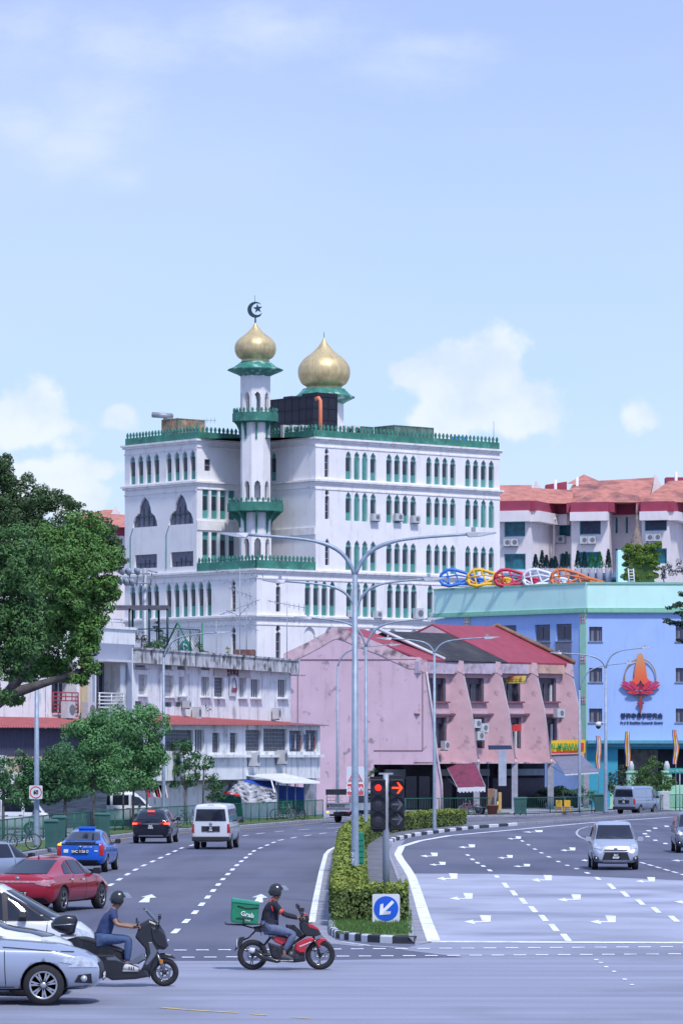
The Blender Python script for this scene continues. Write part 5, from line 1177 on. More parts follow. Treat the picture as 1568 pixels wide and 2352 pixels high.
# ================================================================= street furniture
POLE = mat('galvanised_pole', (.27,.34,.43), .5, .25, var=.14, scale=5)
LAMPH = mat('lamp_head_grey', (.33,.36,.42), .5, .2)
def arc(a, top, tip, n=14, bend=.35):
    """arm from the pole joint a sweeping up and out to tip"""
    a, tip = Vector(a), Vector(tip); c = Vector((a.x+(tip.x-a.x)*.10, a.y, tip.z-.25*(tip.z-a.z)*.4)); c2 = Vector((a.x+(tip.x-a.x)*bend, a.y+(tip.y-a.y)*bend, tip.z-(tip.z-a.z)*.12))
    return [a*(1-t)**3+c*3*t*(1-t)**2+c2*3*t*t*(1-t)+tip*t**3 for t in [k/n for k in range(n+1)]]
def lamp(label, px, Y, yj, tips, r0=.09, r1=.062, group='street lamps', marker=None, base=0.14, headlen=.75):
    x = PX(px, Y); t_ = thing('street_lamp', label, 'street lamp', (x, Y, base), group=group)
    zj = PZ(yj, Y); mb = MB(); mb.tube([(x,Y,base), (x,Y,base+.1), (x,Y,base+2), (x,Y,zj)], [r0*1.3,r0*1.15,r0,r1], 12); mb.build('pole', POLE, t_)
    for tx, ty in tips:
        s = 1 if tx > px else -1; tip = P(tx, ty, Y); hb = tip+Vector((-s*headlen, 0, -.06))
        mb = MB(); mb.tube(arc((x,Y,zj-.05), None, hb), [r1*.8]*8+[r1*.55]*7, 8); mb.build('arm', POLE, t_)
        mb = MB(); mb.hull([hb+Vector((s*a, b, c)) for a, c, w_ in ((-.08,-.04,.06), (.0,-.08,.12), (.25,-.07,.13), (headlen,.02,.03), (-.08,.05,.06), (.25,.05,.1), (headlen,.06,.03)) for b in (-w_, w_)])
        p = hb+Vector((s*.12, 0, .07)); mb.box(p.x-.06, p.x+.06, p.y-.05, p.y+.05, p.z, p.z+.12); mb.build('lamp_head', LAMPH, t_)
    if marker:
        mb = MB(); mb.mat(REDL); mb.box(x-r0-.04, x+.0, Y-r0-.02, Y-r0, marker[0], marker[1]); pl = mb.build('number_plate', None, t_)
        for k, ch in enumerate(marker[2]): text(ch, .18, WHITE, t_, Vector((x-.07, Y-r0-.025, marker[1]-.14-.18*k)), (1,0,0), (0,-1,0), .004)
    return t_
lamp('tall double-armed street lamp nearest the camera, red number plate on its pole', 815, 108, 1320, [(502,1223), (1139,1222)], .10, .072, marker=(PZ(2035,108)+1.0, PZ(1975,108)+.28, '371'))
lamp('second double-armed street lamp, right behind the nearest one', 817, 138, 1402, [(602,1331), (1025,1326)])
lamp('third double-armed street lamp, standing where the hedge bends', 840, 178, 1486, [(675,1416), (1021,1418)], .088, .06)
lamp('fourth double-armed street lamp, in front of the pink shophouses', 997, 206, 1500, [(863,1464), (1146,1462)], .09, .062)
lamp('single-armed street lamp rising behind the truck against the pink gable', 775, 262, 1530, [(921,1479)], .10, .065)
lamp('single-armed street lamp left of the white van', 376, 227, 1510, [(530,1450)], .11, .065)
lamp('single-armed street lamp at the left edge carrying the round 60 sign', 85, 171, 1480, [(268,1397)], .115, .08)
lamp('double-armed street lamp left of the grey van', 1390, 272, 1535, [(1262,1498), (1500,1486)], .13, .075)
lamp('single-armed street lamp between the grey awning and the lotus emblem', 1330, 284, 1585, [(1462,1521)], .11, .065)
# traffic signal
TY = 94.6; tx = PX(886, TY); ts = thing('traffic_light', 'traffic light on the island showing a red disc and a red right arrow', 'traffic light', (tx, TY, .14), group=None)
mb = MB(); mb.tube([(tx,TY,.14), (tx,TY,3.0), (tx,TY,PZ(1778,TY))], [.088,.082,.07], 14); mb.box(tx-.17, tx+.17, TY-.03, TY+.03, PZ(1779,TY), PZ(1777,TY)+.02); mb.build('pole', mat('signal_pole', (.33,.37,.44), .5, .2, var=.06), ts)
HOUS = mat('signal_housing', (.012,.012,.02), .45, var=.2); LOFF = mat('lens_off', (.035,.035,.05), .3, var=.3, scale=20)
RED = mat('signal_red', (.8,.03,.01), .4, var=0, emit=((1.,.008,.002), 1.5)); ORED = mat('signal_arrow_red', (.8,.08,.01), .4, var=0, emit=((1.,.035,.004), 1.9))
def Zi(x, y, Y): return P(689+x*.2197, 1722.5+y*.2197, Y)
for side, xa, xb, cx_, ys in (('l', 735, 893, 816, (395,562,727)), ('r', 934, 1090, 1014, (397,570,725))):
    a, b = Zi(xa, 305, TY-.1), Zi(xb, 838, TY-.1); mb = MB(); mb.mat(HOUS)
    mb.bev(a.x, b.x, TY-.12, TY+.08, b.z, a.z, .03); mb.box((a.x+b.x)/2-.2, (a.x+b.x)/2+.2, TY-.02, TY+.03, a.z, a.z+.06); mb.box((a.x+b.x)/2-.12, tx, TY-.02, TY+.02, b.z-.05, b.z); mb.build('signal_head', None, ts)
    for k, y in enumerate(ys):
        c = Zi(cx_, y, TY-.12); R = .150
        hb = MB(); hb.lathe([(R+.03,-.02), (R+.03,.0), (R+.005,.0), (R+.005,.03)], tuple(c), 26, 'y', smooth=False)
        # visor: half tube over the lens
        vs = []
        for i in range(15):
            th = math.radians(-20+220*i/14); vs.append((c.x+(R+.028)*math.cos(th), c.y, c.z+(R+.028)*math.sin(th)))
        m_ = len(vs); dz = [.03+.06*max(0, math.sin(math.radians(-20+220*i/14))) for i in range(15)]
        hb.add([Vector(v) for v in vs]+[Vector((v[0], v[1]-dz[i], v[2])) for i, v in enumerate(vs)], [(i, i+1, m_+i+1, m_+i) for i in range(m_-1)])
        hb.build('visor', HOUS, ts)
        lm = MB(); on = k == 0
        if side == 'l' or not on:
            lm.lathe([(R, .0), (R*.8, -.015), (R*.4, -.025), (.01, -.03)], (c.x, c.y+.002, c.z), 26, 'y'); lo = lm.build('lens', RED if on else LOFF, ts)
        else:
            lm.lathe([(R, .0), (R*.5, -.012), (.01, -.014)], (c.x, c.y+.002, c.z), 26, 'y'); lo = lm.build('lens', HOUS, ts)
        if side == 'r':
            am = MB(); w_ = .026; y_ = c.y-.035
            am.slab([(c.x-.125, y_, c.z-w_*.8), (c.x+.05, y_, c.z-w_*.8), (c.x+.05, y_, c.z+w_*.8), (c.x-.125, y_, c.z+w_*.8)], (0,.008,0))
            am.slab([(c.x-.01, y_-.001, c.z+.135), (c.x+.03, y_-.001, c.z+.135), (c.x+.135, y_-.001, c.z), (c.x+.03, y_-.001, c.z-.135), (c.x-.01, y_-.001, c.z-.135), (c.x+.07, y_-.001, c.z)], (0,.008,0))
            am.build('arrow', ORED if on else mat('arrow_off', (.10,.10,.13), .5, var=.1), lo)
# signs
SBACK = mat('sign_white', (.62,.66,.72), .5, var=.04, scale=2); SBLUE = mat('sign_blue', (.01,.10,.62), .45, var=.04)
def board(name, parent, c, w, h, m, y=0., r=.05, th=.015):
    mb = MB(); pts = []
    for sx, sz, a0 in ((1,1,0), (-1,1,90), (-1,-1,180), (1,-1,270)):
        for k in range(5):
            a = math.radians(a0+k*22.5); pts.append((c.x+sx*(w/2-r)+r*math.cos(a), c.y+y, c.z+sz*(h/2-r)+r*math.sin(a)))
    mb.slab(pts, (0, th, 0)); return mb.build(name, m, parent)
def disc(name, parent, c, r, m, y=0., th=.008, ri=0.):
    mb = MB(); n = 40
    if ri: 
        for k in range(n):
            a, b = 2*PI*k/n, 2*PI*(k+1)/n; q = [(c.x+ri*math.cos(a), c.z+ri*math.sin(a)), (c.x+r*math.cos(a), c.z+r*math.sin(a)), (c.x+r*math.cos(b), c.z+r*math.sin(b)), (c.x+ri*math.cos(b), c.z+ri*math.sin(b))]
            mb.slab([(x, c.y+y, z_) for x, z_ in q], (0, th, 0))
    else: mb.slab([(c.x+r*math.cos(2*PI*k/n), c.y+y, c.z+r*math.sin(2*PI*k/n)) for k in range(n)], (0, th, 0))
    return mb.build(name, m, parent)
c = P(886.3, 2086.5, 93.2); ks = thing('road_sign', 'square sign with a white arrow pointing down left on a blue disc', 'road sign', tuple(c)); board('plate', ks, c, .652, .69, SBACK); disc('disc', ks, c, .292, SBLUE, -.012)
a_ = math.radians(225); d_ = Vector((math.cos(a_), 0, math.sin(a_))); n_ = Vector((-d_.z, 0, d_.x)); q = c+Vector((0,-.024,0)); w_ = .038
pts = [q-d_*.225+n_*w_, q-d_*.225-n_*w_, q+d_*.075-n_*w_, q+d_*.03-n_*.145, q+d_*.085-n_*.15]
pts = [q-d_*.235+n_*w_, q+d_*.055+n_*w_, q-d_*.035+n_*.13, q+d_*.03+n_*.165, q+d_*.225, q+d_*.03-n_*.165, q-d_*.035-n_*.13, q+d_*.055-n_*w_, q-d_*.235-n_*w_]
mb = MB(); mb.slab(pts, (0,.008,0)); mb.build('arrow', WHITE, ks)
mb = MB(); mb.box(c.x-.03, c.x+.03, c.y+.016, TY-.06, c.z-.02, c.z+.02); mb.build('clamp', GREYM, ks)
c = P(83, 1819.7, 170.6); s6 = thing('speed_sign', 'square white speed limit sign with a red ring reading 60', 'road sign', tuple(c)); board('plate', s6, c, 30.5/52.7*1.0, 31/52.7, SBACK); disc('ring', s6, c, .262, REDL, -.012, ri=.222)
text('60', .25, BLACK, s6, c+Vector((0,-.02,.0)), (1,0,0), (0,-1,0), .006, bold=.008, sx=.85)
c = P(816, 1779.5, 137.7); sl_ = thing('warning_sign', 'white board with a red triangle behind the nearest lamp pole', 'road sign', tuple(c)); board('plate', sl_, c, .62, .58, SBACK)
mb = MB(); q = [(c.x-.26, c.z-.22), (c.x+.26, c.z-.22), (c.x, c.z+.24)]; qi = [(c.x-.17, c.z-.165), (c.x+.17, c.z-.165), (c.x, c.z+.13)]
for k in range(3): k2 = (k+1) % 3; mb.slab([(q[k][0], c.y-.02, q[k][1]), (q[k2][0], c.y-.02, q[k2][1]), (qi[k2][0], c.y-.02, qi[k2][1]), (qi[k][0], c.y-.02, qi[k][1])], (0,.008,0))
mb.build('triangle', mat('faded_red', (.55,.16,.16), .6), sl_)
c = P(816, 1813, 137.7); ss = thing('slow_sign', 'red board reading SLOW in white letters', 'road sign', tuple(c)); board('plate', ss, c, .62, .44, WHITE); board('panel', ss, c, .57, .39, mat('faded_red2', (.55,.09,.10), .6), -.01)
text('SLOW', .24, WHITE, ss, c+Vector((0,-.018,0)), (1,0,0), (0,-1,0), .005, bold=.008, sx=.93)
c = P(1560, 1770, 279); sn = thing('street_name_sign', 'small green street name plate at the right edge', 'street sign', tuple(c)); board('plate', sn, c, 1.5, .36, mat('sign_green', (.02,.30,.26), .5)); text('Lor 12 Geylang', .23, WHITE, sn, c+Vector((-.0,-.02,0)), (1,0,0), (0,-1,0), .01)
mb = MB(); mb.tube([c+Vector((0,.05,-.18)), Vector((c.x, c.y+.05, .13))], .04, 6); mb.build('post', GREYM, sn)
# fences
FGR = mat('fence_green', (.015,.13,.09), .6, var=.2, scale=3)
def fence(label, px, h=1.1, every=2.2, bar=.14, z0=.13, m=FGR, name='railing'):
    pts = [G(x, y, z0) for x, y in px]; t_ = thing(name, label, 'fence', tuple(pts[0])); ps = [pts[-1]]; rails = MB(); bars = MB()
    for a, b in zip(pts, pts[1:]):
        L_ = (b-a).length; n = max(1, round(L_/every)); d = (b-a)/L_
        for z_ in (h, h*.12): rails.tube([a+Vector((0,0,z_)), b+Vector((0,0,z_))], .028, 5)
        ps += [a.lerp(b, k/n) for k in range(n)]
        nb = int(L_/bar)
        for k in range(nb): p = a.lerp(b, (k+.5)/nb); q = Vector((-d.y, d.x, 0))*.009+d*.009; bars.box(p.x-.009, p.x+.009, p.y-.009, p.y+.009, p.z+h*.12, p.z+h)
    bars.build('bars', m, t_); rails.build('rail', m, t_); p0 = ps[0]; posts = MB(); posts.tube([p0, p0+Vector((0,0,h+.02))], .035, 5); po = posts.build('post', m, t_)
    for p in ps[1:]: o = po.copy(); COL.objects.link(o); o.parent = t_; o.location = p-p0
    return t_
fence('long green railing along the left pavement behind the trees', [(-150,1962), (0,1940), (130,1922), (316,1903), (430,1895), (557,1888), (650,1882), (741,1876)], bar=.2)
fence('green railing right of the traffic light in front of the pink gable', [(866,1872.5), (930,1871.8), (1008,1871)], bar=.2)
fence('green railing in front of the maroon awning', [(1012,1871), (1125,1870)], bar=.2)
fence('green railing under the third and fourth pink shophouses', [(1205,1869.5), (1262,1868.5), (1330,1867), (1385,1865)], bar=.2)
fence('green railing right of the grey van', [(1515,1861), (1600,1857)], bar=.2)
# bins
BINM = mat('bin_green', (.035,.12,.11), .6, var=.15, scale=2)
def bin_(label, px, y, w=.6, h=1.05, grp='wheelie bins', m=BINM):
    p = G(px, y, .13); t_ = thing('wheelie_bin', label, 'bin', tuple(p), group=grp); d = w*1.1
    mb = MB(); mb.hull([p+Vector((sx*w*.42*k, sy*d*.42*k, z_)) for sx in (1,-1) for sy in (1,-1) for k, z_ in ((.85,.06), (1.1,h*.93))]); mb.build('bin_body', m, t_)
    mb = MB(); mb.hull([p+Vector((sx*w*.52, sy*d*.52, z_)) for sx in (1,-1) for sy in (1,-1) for z_ in (h*.93, h*.96)]+[p+Vector((sx*w*.4, sy*d*.3, h*1.02)) for sx in (1,-1) for sy in (1,-1)]); mb.build('lid', m, t_)
    for sx in (1,-1):
        mb = MB(); mb.lathe([(.1,-.03), (.1,.03)], (p.x+sx*w*.38, p.y+d*.35, p.z+.1), 10, 'x'); mb.build('wheel', BLACK, t_)
bin_('green wheelie bin nearest the speed sign pole', 118, 1950, .6, 1.25); bin_('green wheelie bin half hidden behind the nearest bin', 137, 1945, .6, 1.35)
bin_('slim green wheelie bin just behind the blue taxi', 241, 1925, .55, 1.2); bin_('dark wheelie bin left of the slim bin behind the taxi', 229, 1921, .5, 1.15)
bin_('left one of two green bins by the yellow post', 1187, 1873, .5, 1.2); bin_('right one of two green bins by the yellow post', 1201, 1872.6, .5, 1.2); bin_('wide dark bin left of the grey van', 1375, 1866, .8, 1.3)
# planters, boxes, yellow chairs
def simple(name, label, cat, fn, group=None):
    mb = MB(); fn(mb); c = mb.v[0].copy(); return tag(mb.build(name, None, origin=tuple(c)), label, cat, group)
pz = lambda x, y: G(x, y, .13)
def potf(x, y, r, h, col):
    def f(mb): mb.mat(mat('pot_'+str(col[0]), col, .8)); mb.lathe([(r*.7,0), (r,h), (r*1.08,h), (r*1.08,h+.05), (r*.9,h+.05), (r*.85,h-.05)], tuple(pz(x, y)), 14)
    return f
simple('flower_pot', 'big terracotta pot right of the parked bicycles', 'pot', potf(1130, 1871, .42, .6, (.28,.10,.08)), 'pots on the pavement')
simple('flower_pot', 'dark glazed pot under the maroon awning', 'pot', potf(1102, 1870.5, .4, .45, (.05,.07,.13)), 'pots on the pavement')
simple('cabinet', 'plain brown plywood cabinet on the pavement', 'cabinet', lambda mb: (mb.mat(mat('plywood', (.28,.16,.10), .8, var=.2)), mb.bev(pz(1141,1872).x, pz(1158,1872).x, 279.5, 280.2, .13, 1.75, .02)))
simple('post', 'thick yellow post beside the brown cabinet', 'post', lambda mb: (mb.mat(mat('ochre_post', (.50,.33,.12), .8)), mb.bev(pz(1168,1873).x, pz(1176,1873).x, 278.5, 278.8, .13, 1.5, .04)))
simple('post', 'pale grey post beside the brown cabinet', 'post', lambda mb: (mb.mat(PAVE), mb.bev(pz(1159,1873).x, pz(1166,1873).x, 278.9, 279.2, .13, 1.7, .03)))
simple('cover_bag', 'bright yellow bag tied to the pavement railing', 'bag', lambda mb: (mb.mat(mat('yellow_bag', (.80,.62,.02), .6)), mb.hull([P(1141+x, 1846+y, 280+d) for x, y, d in ((-6,8,0), (-7,-2,0), (-2,-9,.1), (4,-2,0), (8,6,.1), (3,12,0), (0,2,-.25))])))
simple('utility_box', 'grey utility cabinet behind the railing at the right edge', 'utility box', lambda mb: (mb.mat(ACM), mb.bev(PX(1509,287), PX(1535,287), 286.6, 287.2, .13, 1.5, .03)))
def ychair(label, px):
    p = G(px, 1868, .13); t_ = thing('chair', label, 'chair', tuple(p), group='yellow plastic chairs'); m_ = mat('yellow_plastic', (.62,.38,.03), .5)
    mb = MB(); mb.box(p.x-.22, p.x+.22, p.y-.22, p.y+.22, p.z+.42, p.z+.46); mb.build('seat', m_, t_); mb = MB(); mb.bev(p.x-.22, p.x+.22, p.y+.18, p.y+.22, p.z+.46, p.z+.9, .02); mb.build('backrest', m_, t_)
    for sx in (1,-1):
        for sy in (1,-1): mb = MB(); mb.tube([p+Vector((sx*.19,sy*.19,.42)), p+Vector((sx*.22,sy*.22,0))], .025, 5); mb.build('leg', m_, t_)
ychair('left yellow plastic chair behind the railing under the grey awning', 1283); ychair('right yellow plastic chair behind the railing under the grey awning', 1302)
# Buddhist flags
for k, (px, y0, y1) in enumerate(((1370,1690,1765), (1437,1680,1760), (1547,1676,1755))):
    Yf = 284; top = P(px, y0, Yf); b_ = P(px, y1, Yf); t_ = thing('banner_flag', ['leftmost', 'middle', 'rightmost'][k]+' of the three striped upright flags before the blue building', 'flag', (top.x, Yf, .13), group='striped upright flags')
    mb = MB(); mb.tube([(top.x+.12, Yf, .13), (top.x+.12, Yf, top.z)], .03, 5); mb.build('pole', GREYM, t_)
    mb = MB(); cols = [(.02,.05,.35), (.75,.5,.02), (.55,.03,.04), (.65,.65,.65), (.6,.2,.04)]
    n = 14
    for j in range(5):
        mb.mat(mat('flag_%d' % j, cols[j], .8)); w_ = .085
        for i in range(n):
            f0, f1 = i/n, (i+1)/n; o0, o1 = .045*math.sin(f0*7+k*2)-.2, .045*math.sin(f1*7+k*2)-.2
            g0, g1 = 1-.5*abs(f0-.5), 1-.5*abs(f1-.5)
            mb.add([(top.x+.1+o0+j*w_*g0, Yf-.05*math.sin(j+f0*5), top.z+(b_.z-top.z)*f0), (top.x+.1+o0+(j+1)*w_*g0, Yf-.05*math.sin(j+1+f0*5), top.z+(b_.z-top.z)*f0),
                    (top.x+.1+o1+(j+1)*w_*g1, Yf-.05*math.sin(j+1+f1*5), top.z+(b_.z-top.z)*f1), (top.x+.1+o1+j*w_*g1, Yf-.05*math.sin(j+f1*5), top.z+(b_.z-top.z)*f1)], [(0,1,2,3)])
    mb.build('cloth', None, t_)
# low mint wall with pillars before the blue building
mb = MB(); mb.box(PX(1400,296), PX(1720,296), 296, 296.2, .0, 1.9); tag(mb.build('garden_wall', PILG, origin=(PX(1500,296),296,0)), 'low mint green garden wall in front of the blue building', 'wall')
for i, px in enumerate((1448, 1530)):
    t_ = thing('gate_pillar', ['mint gate pillar with a lamp left of the leafy bush', 'mint gate pillar right of the leafy bush'][i], 'pillar', (PX(px,295),295,0), group='mint gate pillars')
    x = PX(px, 295); mb = MB(); mb.bev(x-.35, x+.35, 294.6, 295.3, 0, 2.8, .03); mb.build('shaft', PILG, t_); mb = MB(); mb.bev(x-.45, x+.45, 294.5, 295.4, 2.8, 2.98, .03); mb.build('cap', PILG, t_); mb = MB(); mb.lathe([(.1,2.98), (.25,3.1), (.22,3.4), (.1,3.7)], (x,295,0), 10); mb.build('lantern', ACM, t_)
# green service post and cctv
mb = MB(); p0 = G(826,2090,.13); p0 = Vector((PX(829,110),110,.13)); mb.bev(p0.x-.07, p0.x+.07, p0.y-.05, p0.y+.05, .13, 1.95, .02); 
for k in range(5): mb.box(p0.x-.09, p0.x+.09, p0.y-.07, p0.y-.05, 1.1+k*.16, 1.18+k*.16)
tag(mb.build('service_post', mat('post_green', (.01,.20,.13), .5), origin=tuple(p0)), 'short green post in the hedge right of the nearest lamp', 'post')
cc = thing('security_camera', 'white dome camera hanging at the double-armed lamp left of the grey van', 'camera', tuple(P(1375,1668,271.8))); mb = MB(); c = P(1373,1668,271.8); mb.lathe([(.2,0), (.2,.2), (.1,.3)], tuple(c), 12); mb.tube([c+Vector((0,0,.3)), P(1387,1661,271.9)], .04, 5); mb.build('housing', WHITEM, cc); mb = MB(); mb.lathe([(.02,-.2), (.14,-.13), (.19,0)], tuple(c), 12); mb.build('dome', BLACK, cc)
# bicycles
def bicycle(label, px, y, flip=1, col=(.05,.05,.07), rz=0, grp='parked bicycles'):
    p = G(px, y, .13); t_ = thing('bicycle', label, 'bicycle', tuple(p), group=grp); cm = mat('bike_%.2f' % col[0], col, .5)
    def q(x, z_, yy=0): return p+Vector((flip*x*math.cos(rz), x*math.sin(rz)+yy, z_))
    for x in (-.5, .5):
        mb = MB(); mb.mat(BLACK); pts = [q(x+.33*math.cos(a), .34+.33*math.sin(a)) for a in [2*PI*k/20 for k in range(21)]]; mb.tube(pts, .022, 5, False); w_ = mb.build('wheel', None, t_)
        mb = MB(); mb.mat(GREYM); mb.tube([q(x+.29*math.cos(a), .34+.29*math.sin(a)) for a in [2*PI*k/20 for k in range(21)]], .014, 4, False)
        for k in range(6): a = PI*k/6; mb.tube([q(x+.29*math.cos(a), .34+.29*math.sin(a)), q(x-.29*math.cos(a), .34-.29*math.sin(a))], .005, 3)
        mb.build('rim', None, w_)
    mb = MB(); mb.tube([q(-.5,.34), q(-.1,.32), q(-.25,.85), q(-.5,.34)], .02, 5); mb.tube([q(-.1,.32), q(.36,.8), q(-.22,.75)], .022, 5); mb.tube([q(.5,.34), q(.36,.8), q(.32,.98)], .02, 5); mb.build('frame', cm, t_)
    mb = MB(); mb.hull([q(-.4,.9,-.08), q(-.4,.9,.08), q(-.1,.9,.02), q(-.1,.9,-.02), q(-.4,.95,-.06), q(-.4,.95,.06), q(-.12,.93)]); mb.build('saddle', BLACK, t_)
    mb = MB(); mb.tube([q(.3,1.0,-.27), q(.33,.98,0), q(.3,1.0,.27)], .016, 5); mb.build('handlebar', GREYM, t_)
bicycle('grey bicycle leaning on the left railing below the blue sheet', 651, 1882.8, 1, (.3,.3,.33)); bicycle('white wheeled bicycle right of the grey one at the left railing', 683, 1881.6, -1, (.05,.05,.08), .9)
bicycle('pink bicycle standing in front of the maroon awning shop', 1070, 1872.2, 1, (.55,.15,.20), .8); bicycle('dark bicycle behind the pink one at the maroon awning shop', 1080, 1871.2, -1, (.04,.06,.12), .3)
bicycle('dark bicycle under the speed sign behind the silver hatchback', 50, 1952, 1, (.04,.04,.06)); bicycle('dark bicycle between the two cars at the left railing near the lone tree', 430, 1899, 1, (.03,.03,.05), .5)
# ================================================================= vegetation
def leafm(name, col, isl=.5, var=.3, sc=1.): 
    m = mat(name, col, .7, var=var, scale=sc, isl=isl, spec=.3)
    b = m.node_tree.nodes['Principled BSDF']; b.inputs['Subsurface Weight'].default_value = 0
    return m
def leaves(mb, rnd, c, n, r, size, flat=.4, asp=2.2, up=.35, shell=.55, clip=None):
    """leaf sprays scattered in an ellipsoid clump, denser to its skin"""
    for _ in range(n):
        while True:
            d = Vector((rnd.uniform(-1,1), rnd.uniform(-1,1), rnd.uniform(-1,1)))
            if .05 < d.length < 1: break
        d = d.normalized()*(shell+(1-shell)*rnd.random()**.6)
        p = Vector((c[0]+d.x*r[0], c[1]+d.y*r[1], c[2]+d.z*r[2]))
        nrm = (d+Vector((rnd.gauss(0,.5), rnd.gauss(0,.5), rnd.gauss(0,.5)+up))).normalized()
        t = nrm.cross(Vector((rnd.gauss(0,1), rnd.gauss(0,1), rnd.gauss(0,1)))).normalized(); b = nrm.cross(t)
        s = size*rnd.uniform(.6, 1.3); w_ = s/asp
        mb.add([p-t*s*.5, p-t*s*.1+b*w_*.5+nrm*w_*.15, p+t*s*.5-Vector((0,0,s*.15)), p-t*s*.1-b*w_*.5+nrm*w_*.15], [(0,1,2,3)])
def limb(mb, pts, r): mb.tube(pts, r, 8)
BARK = mat('bark', (.085,.075,.075), .95, var=.4, scale=4, bump=.6, bscale=15)
BARK2 = mat('bark_grey', (.14,.13,.13), .95, var=.4, scale=4)
# big rain tree at the left edge
rnd = random.Random(11)
DM, SM = 4.2, .52
def clumps_tree(name, label, base, cl, leaf_m, size, dens, trunk, group=None, seed=1, asp=2.2, cat='tree', bark=BARK, sub=7, up=.35):
    rn = random.Random(seed); t_ = thing(name, label, cat, base, group=group)
    if trunk:
        mb = MB(); 
        for pts, rr in trunk: mb.tube(pts, rr, 8)
        mb.build('trunk', bark, t_)
    mb = MB()
    for (c, r) in cl:
        c = Vector(c)
        # break each clump into smaller sprays for an uneven outline
        for _ in range(int(sub*1.5)):
            while True:
                d = Vector((rn.uniform(-1,1), rn.uniform(-1,1), rn.uniform(-1,1)))
                if d.length < 1: break
            d = d.normalized()*rn.uniform(.45, 1.)
            cc = c+Vector((d.x*r[0], d.y*r[1], d.z*r[2])); k = rn.uniform(.34,.6); rr = (r[0]*k, r[1]*k, r[2]*k*.8)
            area = (rr[0]*rr[1]+rr[0]*rr[2]+rr[1]*rr[2])*4
            leaves(mb, rn, cc, int(area*dens*DM), rr, size*SM, asp=asp, up=up)
    mb.build('crown', leaf_m, t_); return t_
Yt = 128.; s_ = F/Yt
def cp(x, y, rpx, rz=None, Y=Yt, dy=0.): 
    r = rpx/F*Y; return (tuple(P(x, y, Y+dy)), (r, r, (rz or rpx)/F*Y))
LF1 = leafm('leaf_blue_green', (.08,.18,.06), .55); LF2 = leafm('leaf_dark', (.06,.115,.045), .5); LF3 = leafm('leaf_bright', (.10,.22,.055), .6)
b0 = (PX(-170,Yt), Yt, 0)
tb = P(-170, 1700, Yt); 
trk = [([b0, P(-150,1800,Yt), P(-100,1690,Yt)], [.5,.42,.36]), ([P(-100,1690,Yt), P(-30,1628,Yt), P(20,1595,Yt), P(100,1570,Yt), P(180,1545,Yt), P(215,1520,Yt+.5)], [.36,.26,.2,.13,.09,.05]),
       ([P(20,1595,Yt), P(60,1530,Yt), P(85,1490,Yt), P(130,1440,Yt), P(160,1400,Yt)], [.2,.15,.11,.08,.04]), ([P(85,1490,Yt), P(70,1430,Yt), P(60,1380,Yt)], [.08,.06,.03]), ([P(-100,1690,Yt), P(-90,1500,Yt), P(-40,1350,Yt)], [.36,.3,.15])]
cl = [cp(225,1270,52,45), cp(200,1200,45,40,dy=1), cp(235,1330,38,40), cp(170,1300,60,50,dy=-1), cp(215,1400,45,45), cp(150,1370,50,50,dy=-1), cp(200,1460,38,40), cp(150,1450,50,50), cp(110,1420,60,60,dy=1), cp(175,1240,50,45,dy=.5), cp(110,1500,50,45,dy=1), cp(170,1500,35,35), cp(100,1330,70,70,dy=1.5), cp(50,1450,70,70,dy=2), cp(205,1530,26,20), cp(130,1250,50,50,dy=1), cp(70,1530,50,40,dy=1), cp(130,1540,40,28,dy=1), cp(240,1360,38,40), cp(250,1290,30,30), cp(190,1440,45,45), cp(180,1560,26,18), cp(40,1600,40,24,dy=1), cp(180,1345,45,45), cp(215,1375,38,38), cp(140,1420,45,40), cp(120,1330,45,45), cp(190,1490,36,30)]
clumps_tree('rain_tree', 'large spreading tree with bright green sprays and a long low limb, left edge', b0, cl, LF3, .26, 40, trk, 'big trees at the left edge', 3)
cl = [cp(20,1290,70,80), cp(60,1330,45,60,dy=-.5), cp(-10,1400,70,70), cp(50,1400,50,50), cp(30,1480,60,50), cp(70,1470,38,40), cp(40,1550,38,35), cp(-30,1520,60,60), cp(10,1240,50,35), cp(85,1280,30,40), cp(0,1590,30,25), cp(-80,1350,90,120), cp(75,1400,30,30)]
trk = [([ (PX(-230,Yt-7), Yt-7, 0), P(-180,1600,Yt-7), P(-60,1450,Yt-7)], [.4,.3,.12])]
clumps_tree('rain_tree', 'feathery blue green tree in front of the limb at the left edge', (PX(-230,Yt-7), Yt-7, 0), [((c[0]*(Yt-7)/Yt, Yt-7+(c[1]-Yt), HC+(c[2]-HC)*(Yt-7)/Yt), r) for c, r in cl], LF1, .24, 42, trk, 'big trees at the left edge', 5)
cl = [cp(30,1110,45,50,Y=150), cp(80,1150,50,45,Y=150), cp(0,1100,40,45,Y=150), cp(-10,1180,70,60,Y=150), cp(60,1210,60,50,Y=150), cp(130,1150,35,22,Y=150), cp(120,1200,55,40,Y=150), cp(170,1165,25,14,Y=150), cp(165,1230,40,32,Y=150), cp(100,1260,60,50,Y=150), cp(240,1245,45,32,Y=150), cp(230,1215,40,22,Y=150), cp(200,1270,50,40,Y=150), cp(260,1290,28,22,Y=150), cp(150,1300,50,50,Y=150), cp(-60,1150,70,90,Y=150), cp(15,1060,18,16,Y=150), cp(255,1340,22,30,Y=150)]
trk = [([(PX(-200,150),150,0), P(-150,1500,150), P(0,1300,150)], [.6,.45,.2]), ([P(0,1300,150), P(60,1210,150), P(130,1150,150)], [.2,.12,.05]), ([P(0,1300,150), P(100,1260,150), P(200,1220,150)], [.2,.12,.04])]
clumps_tree('rain_tree', 'dark fine leaved tree rising highest behind the others at the left edge', (PX(-200,150),150,0), cl, LF2, .24, 34, trk, 'big trees at the left edge', 7, sub=9)
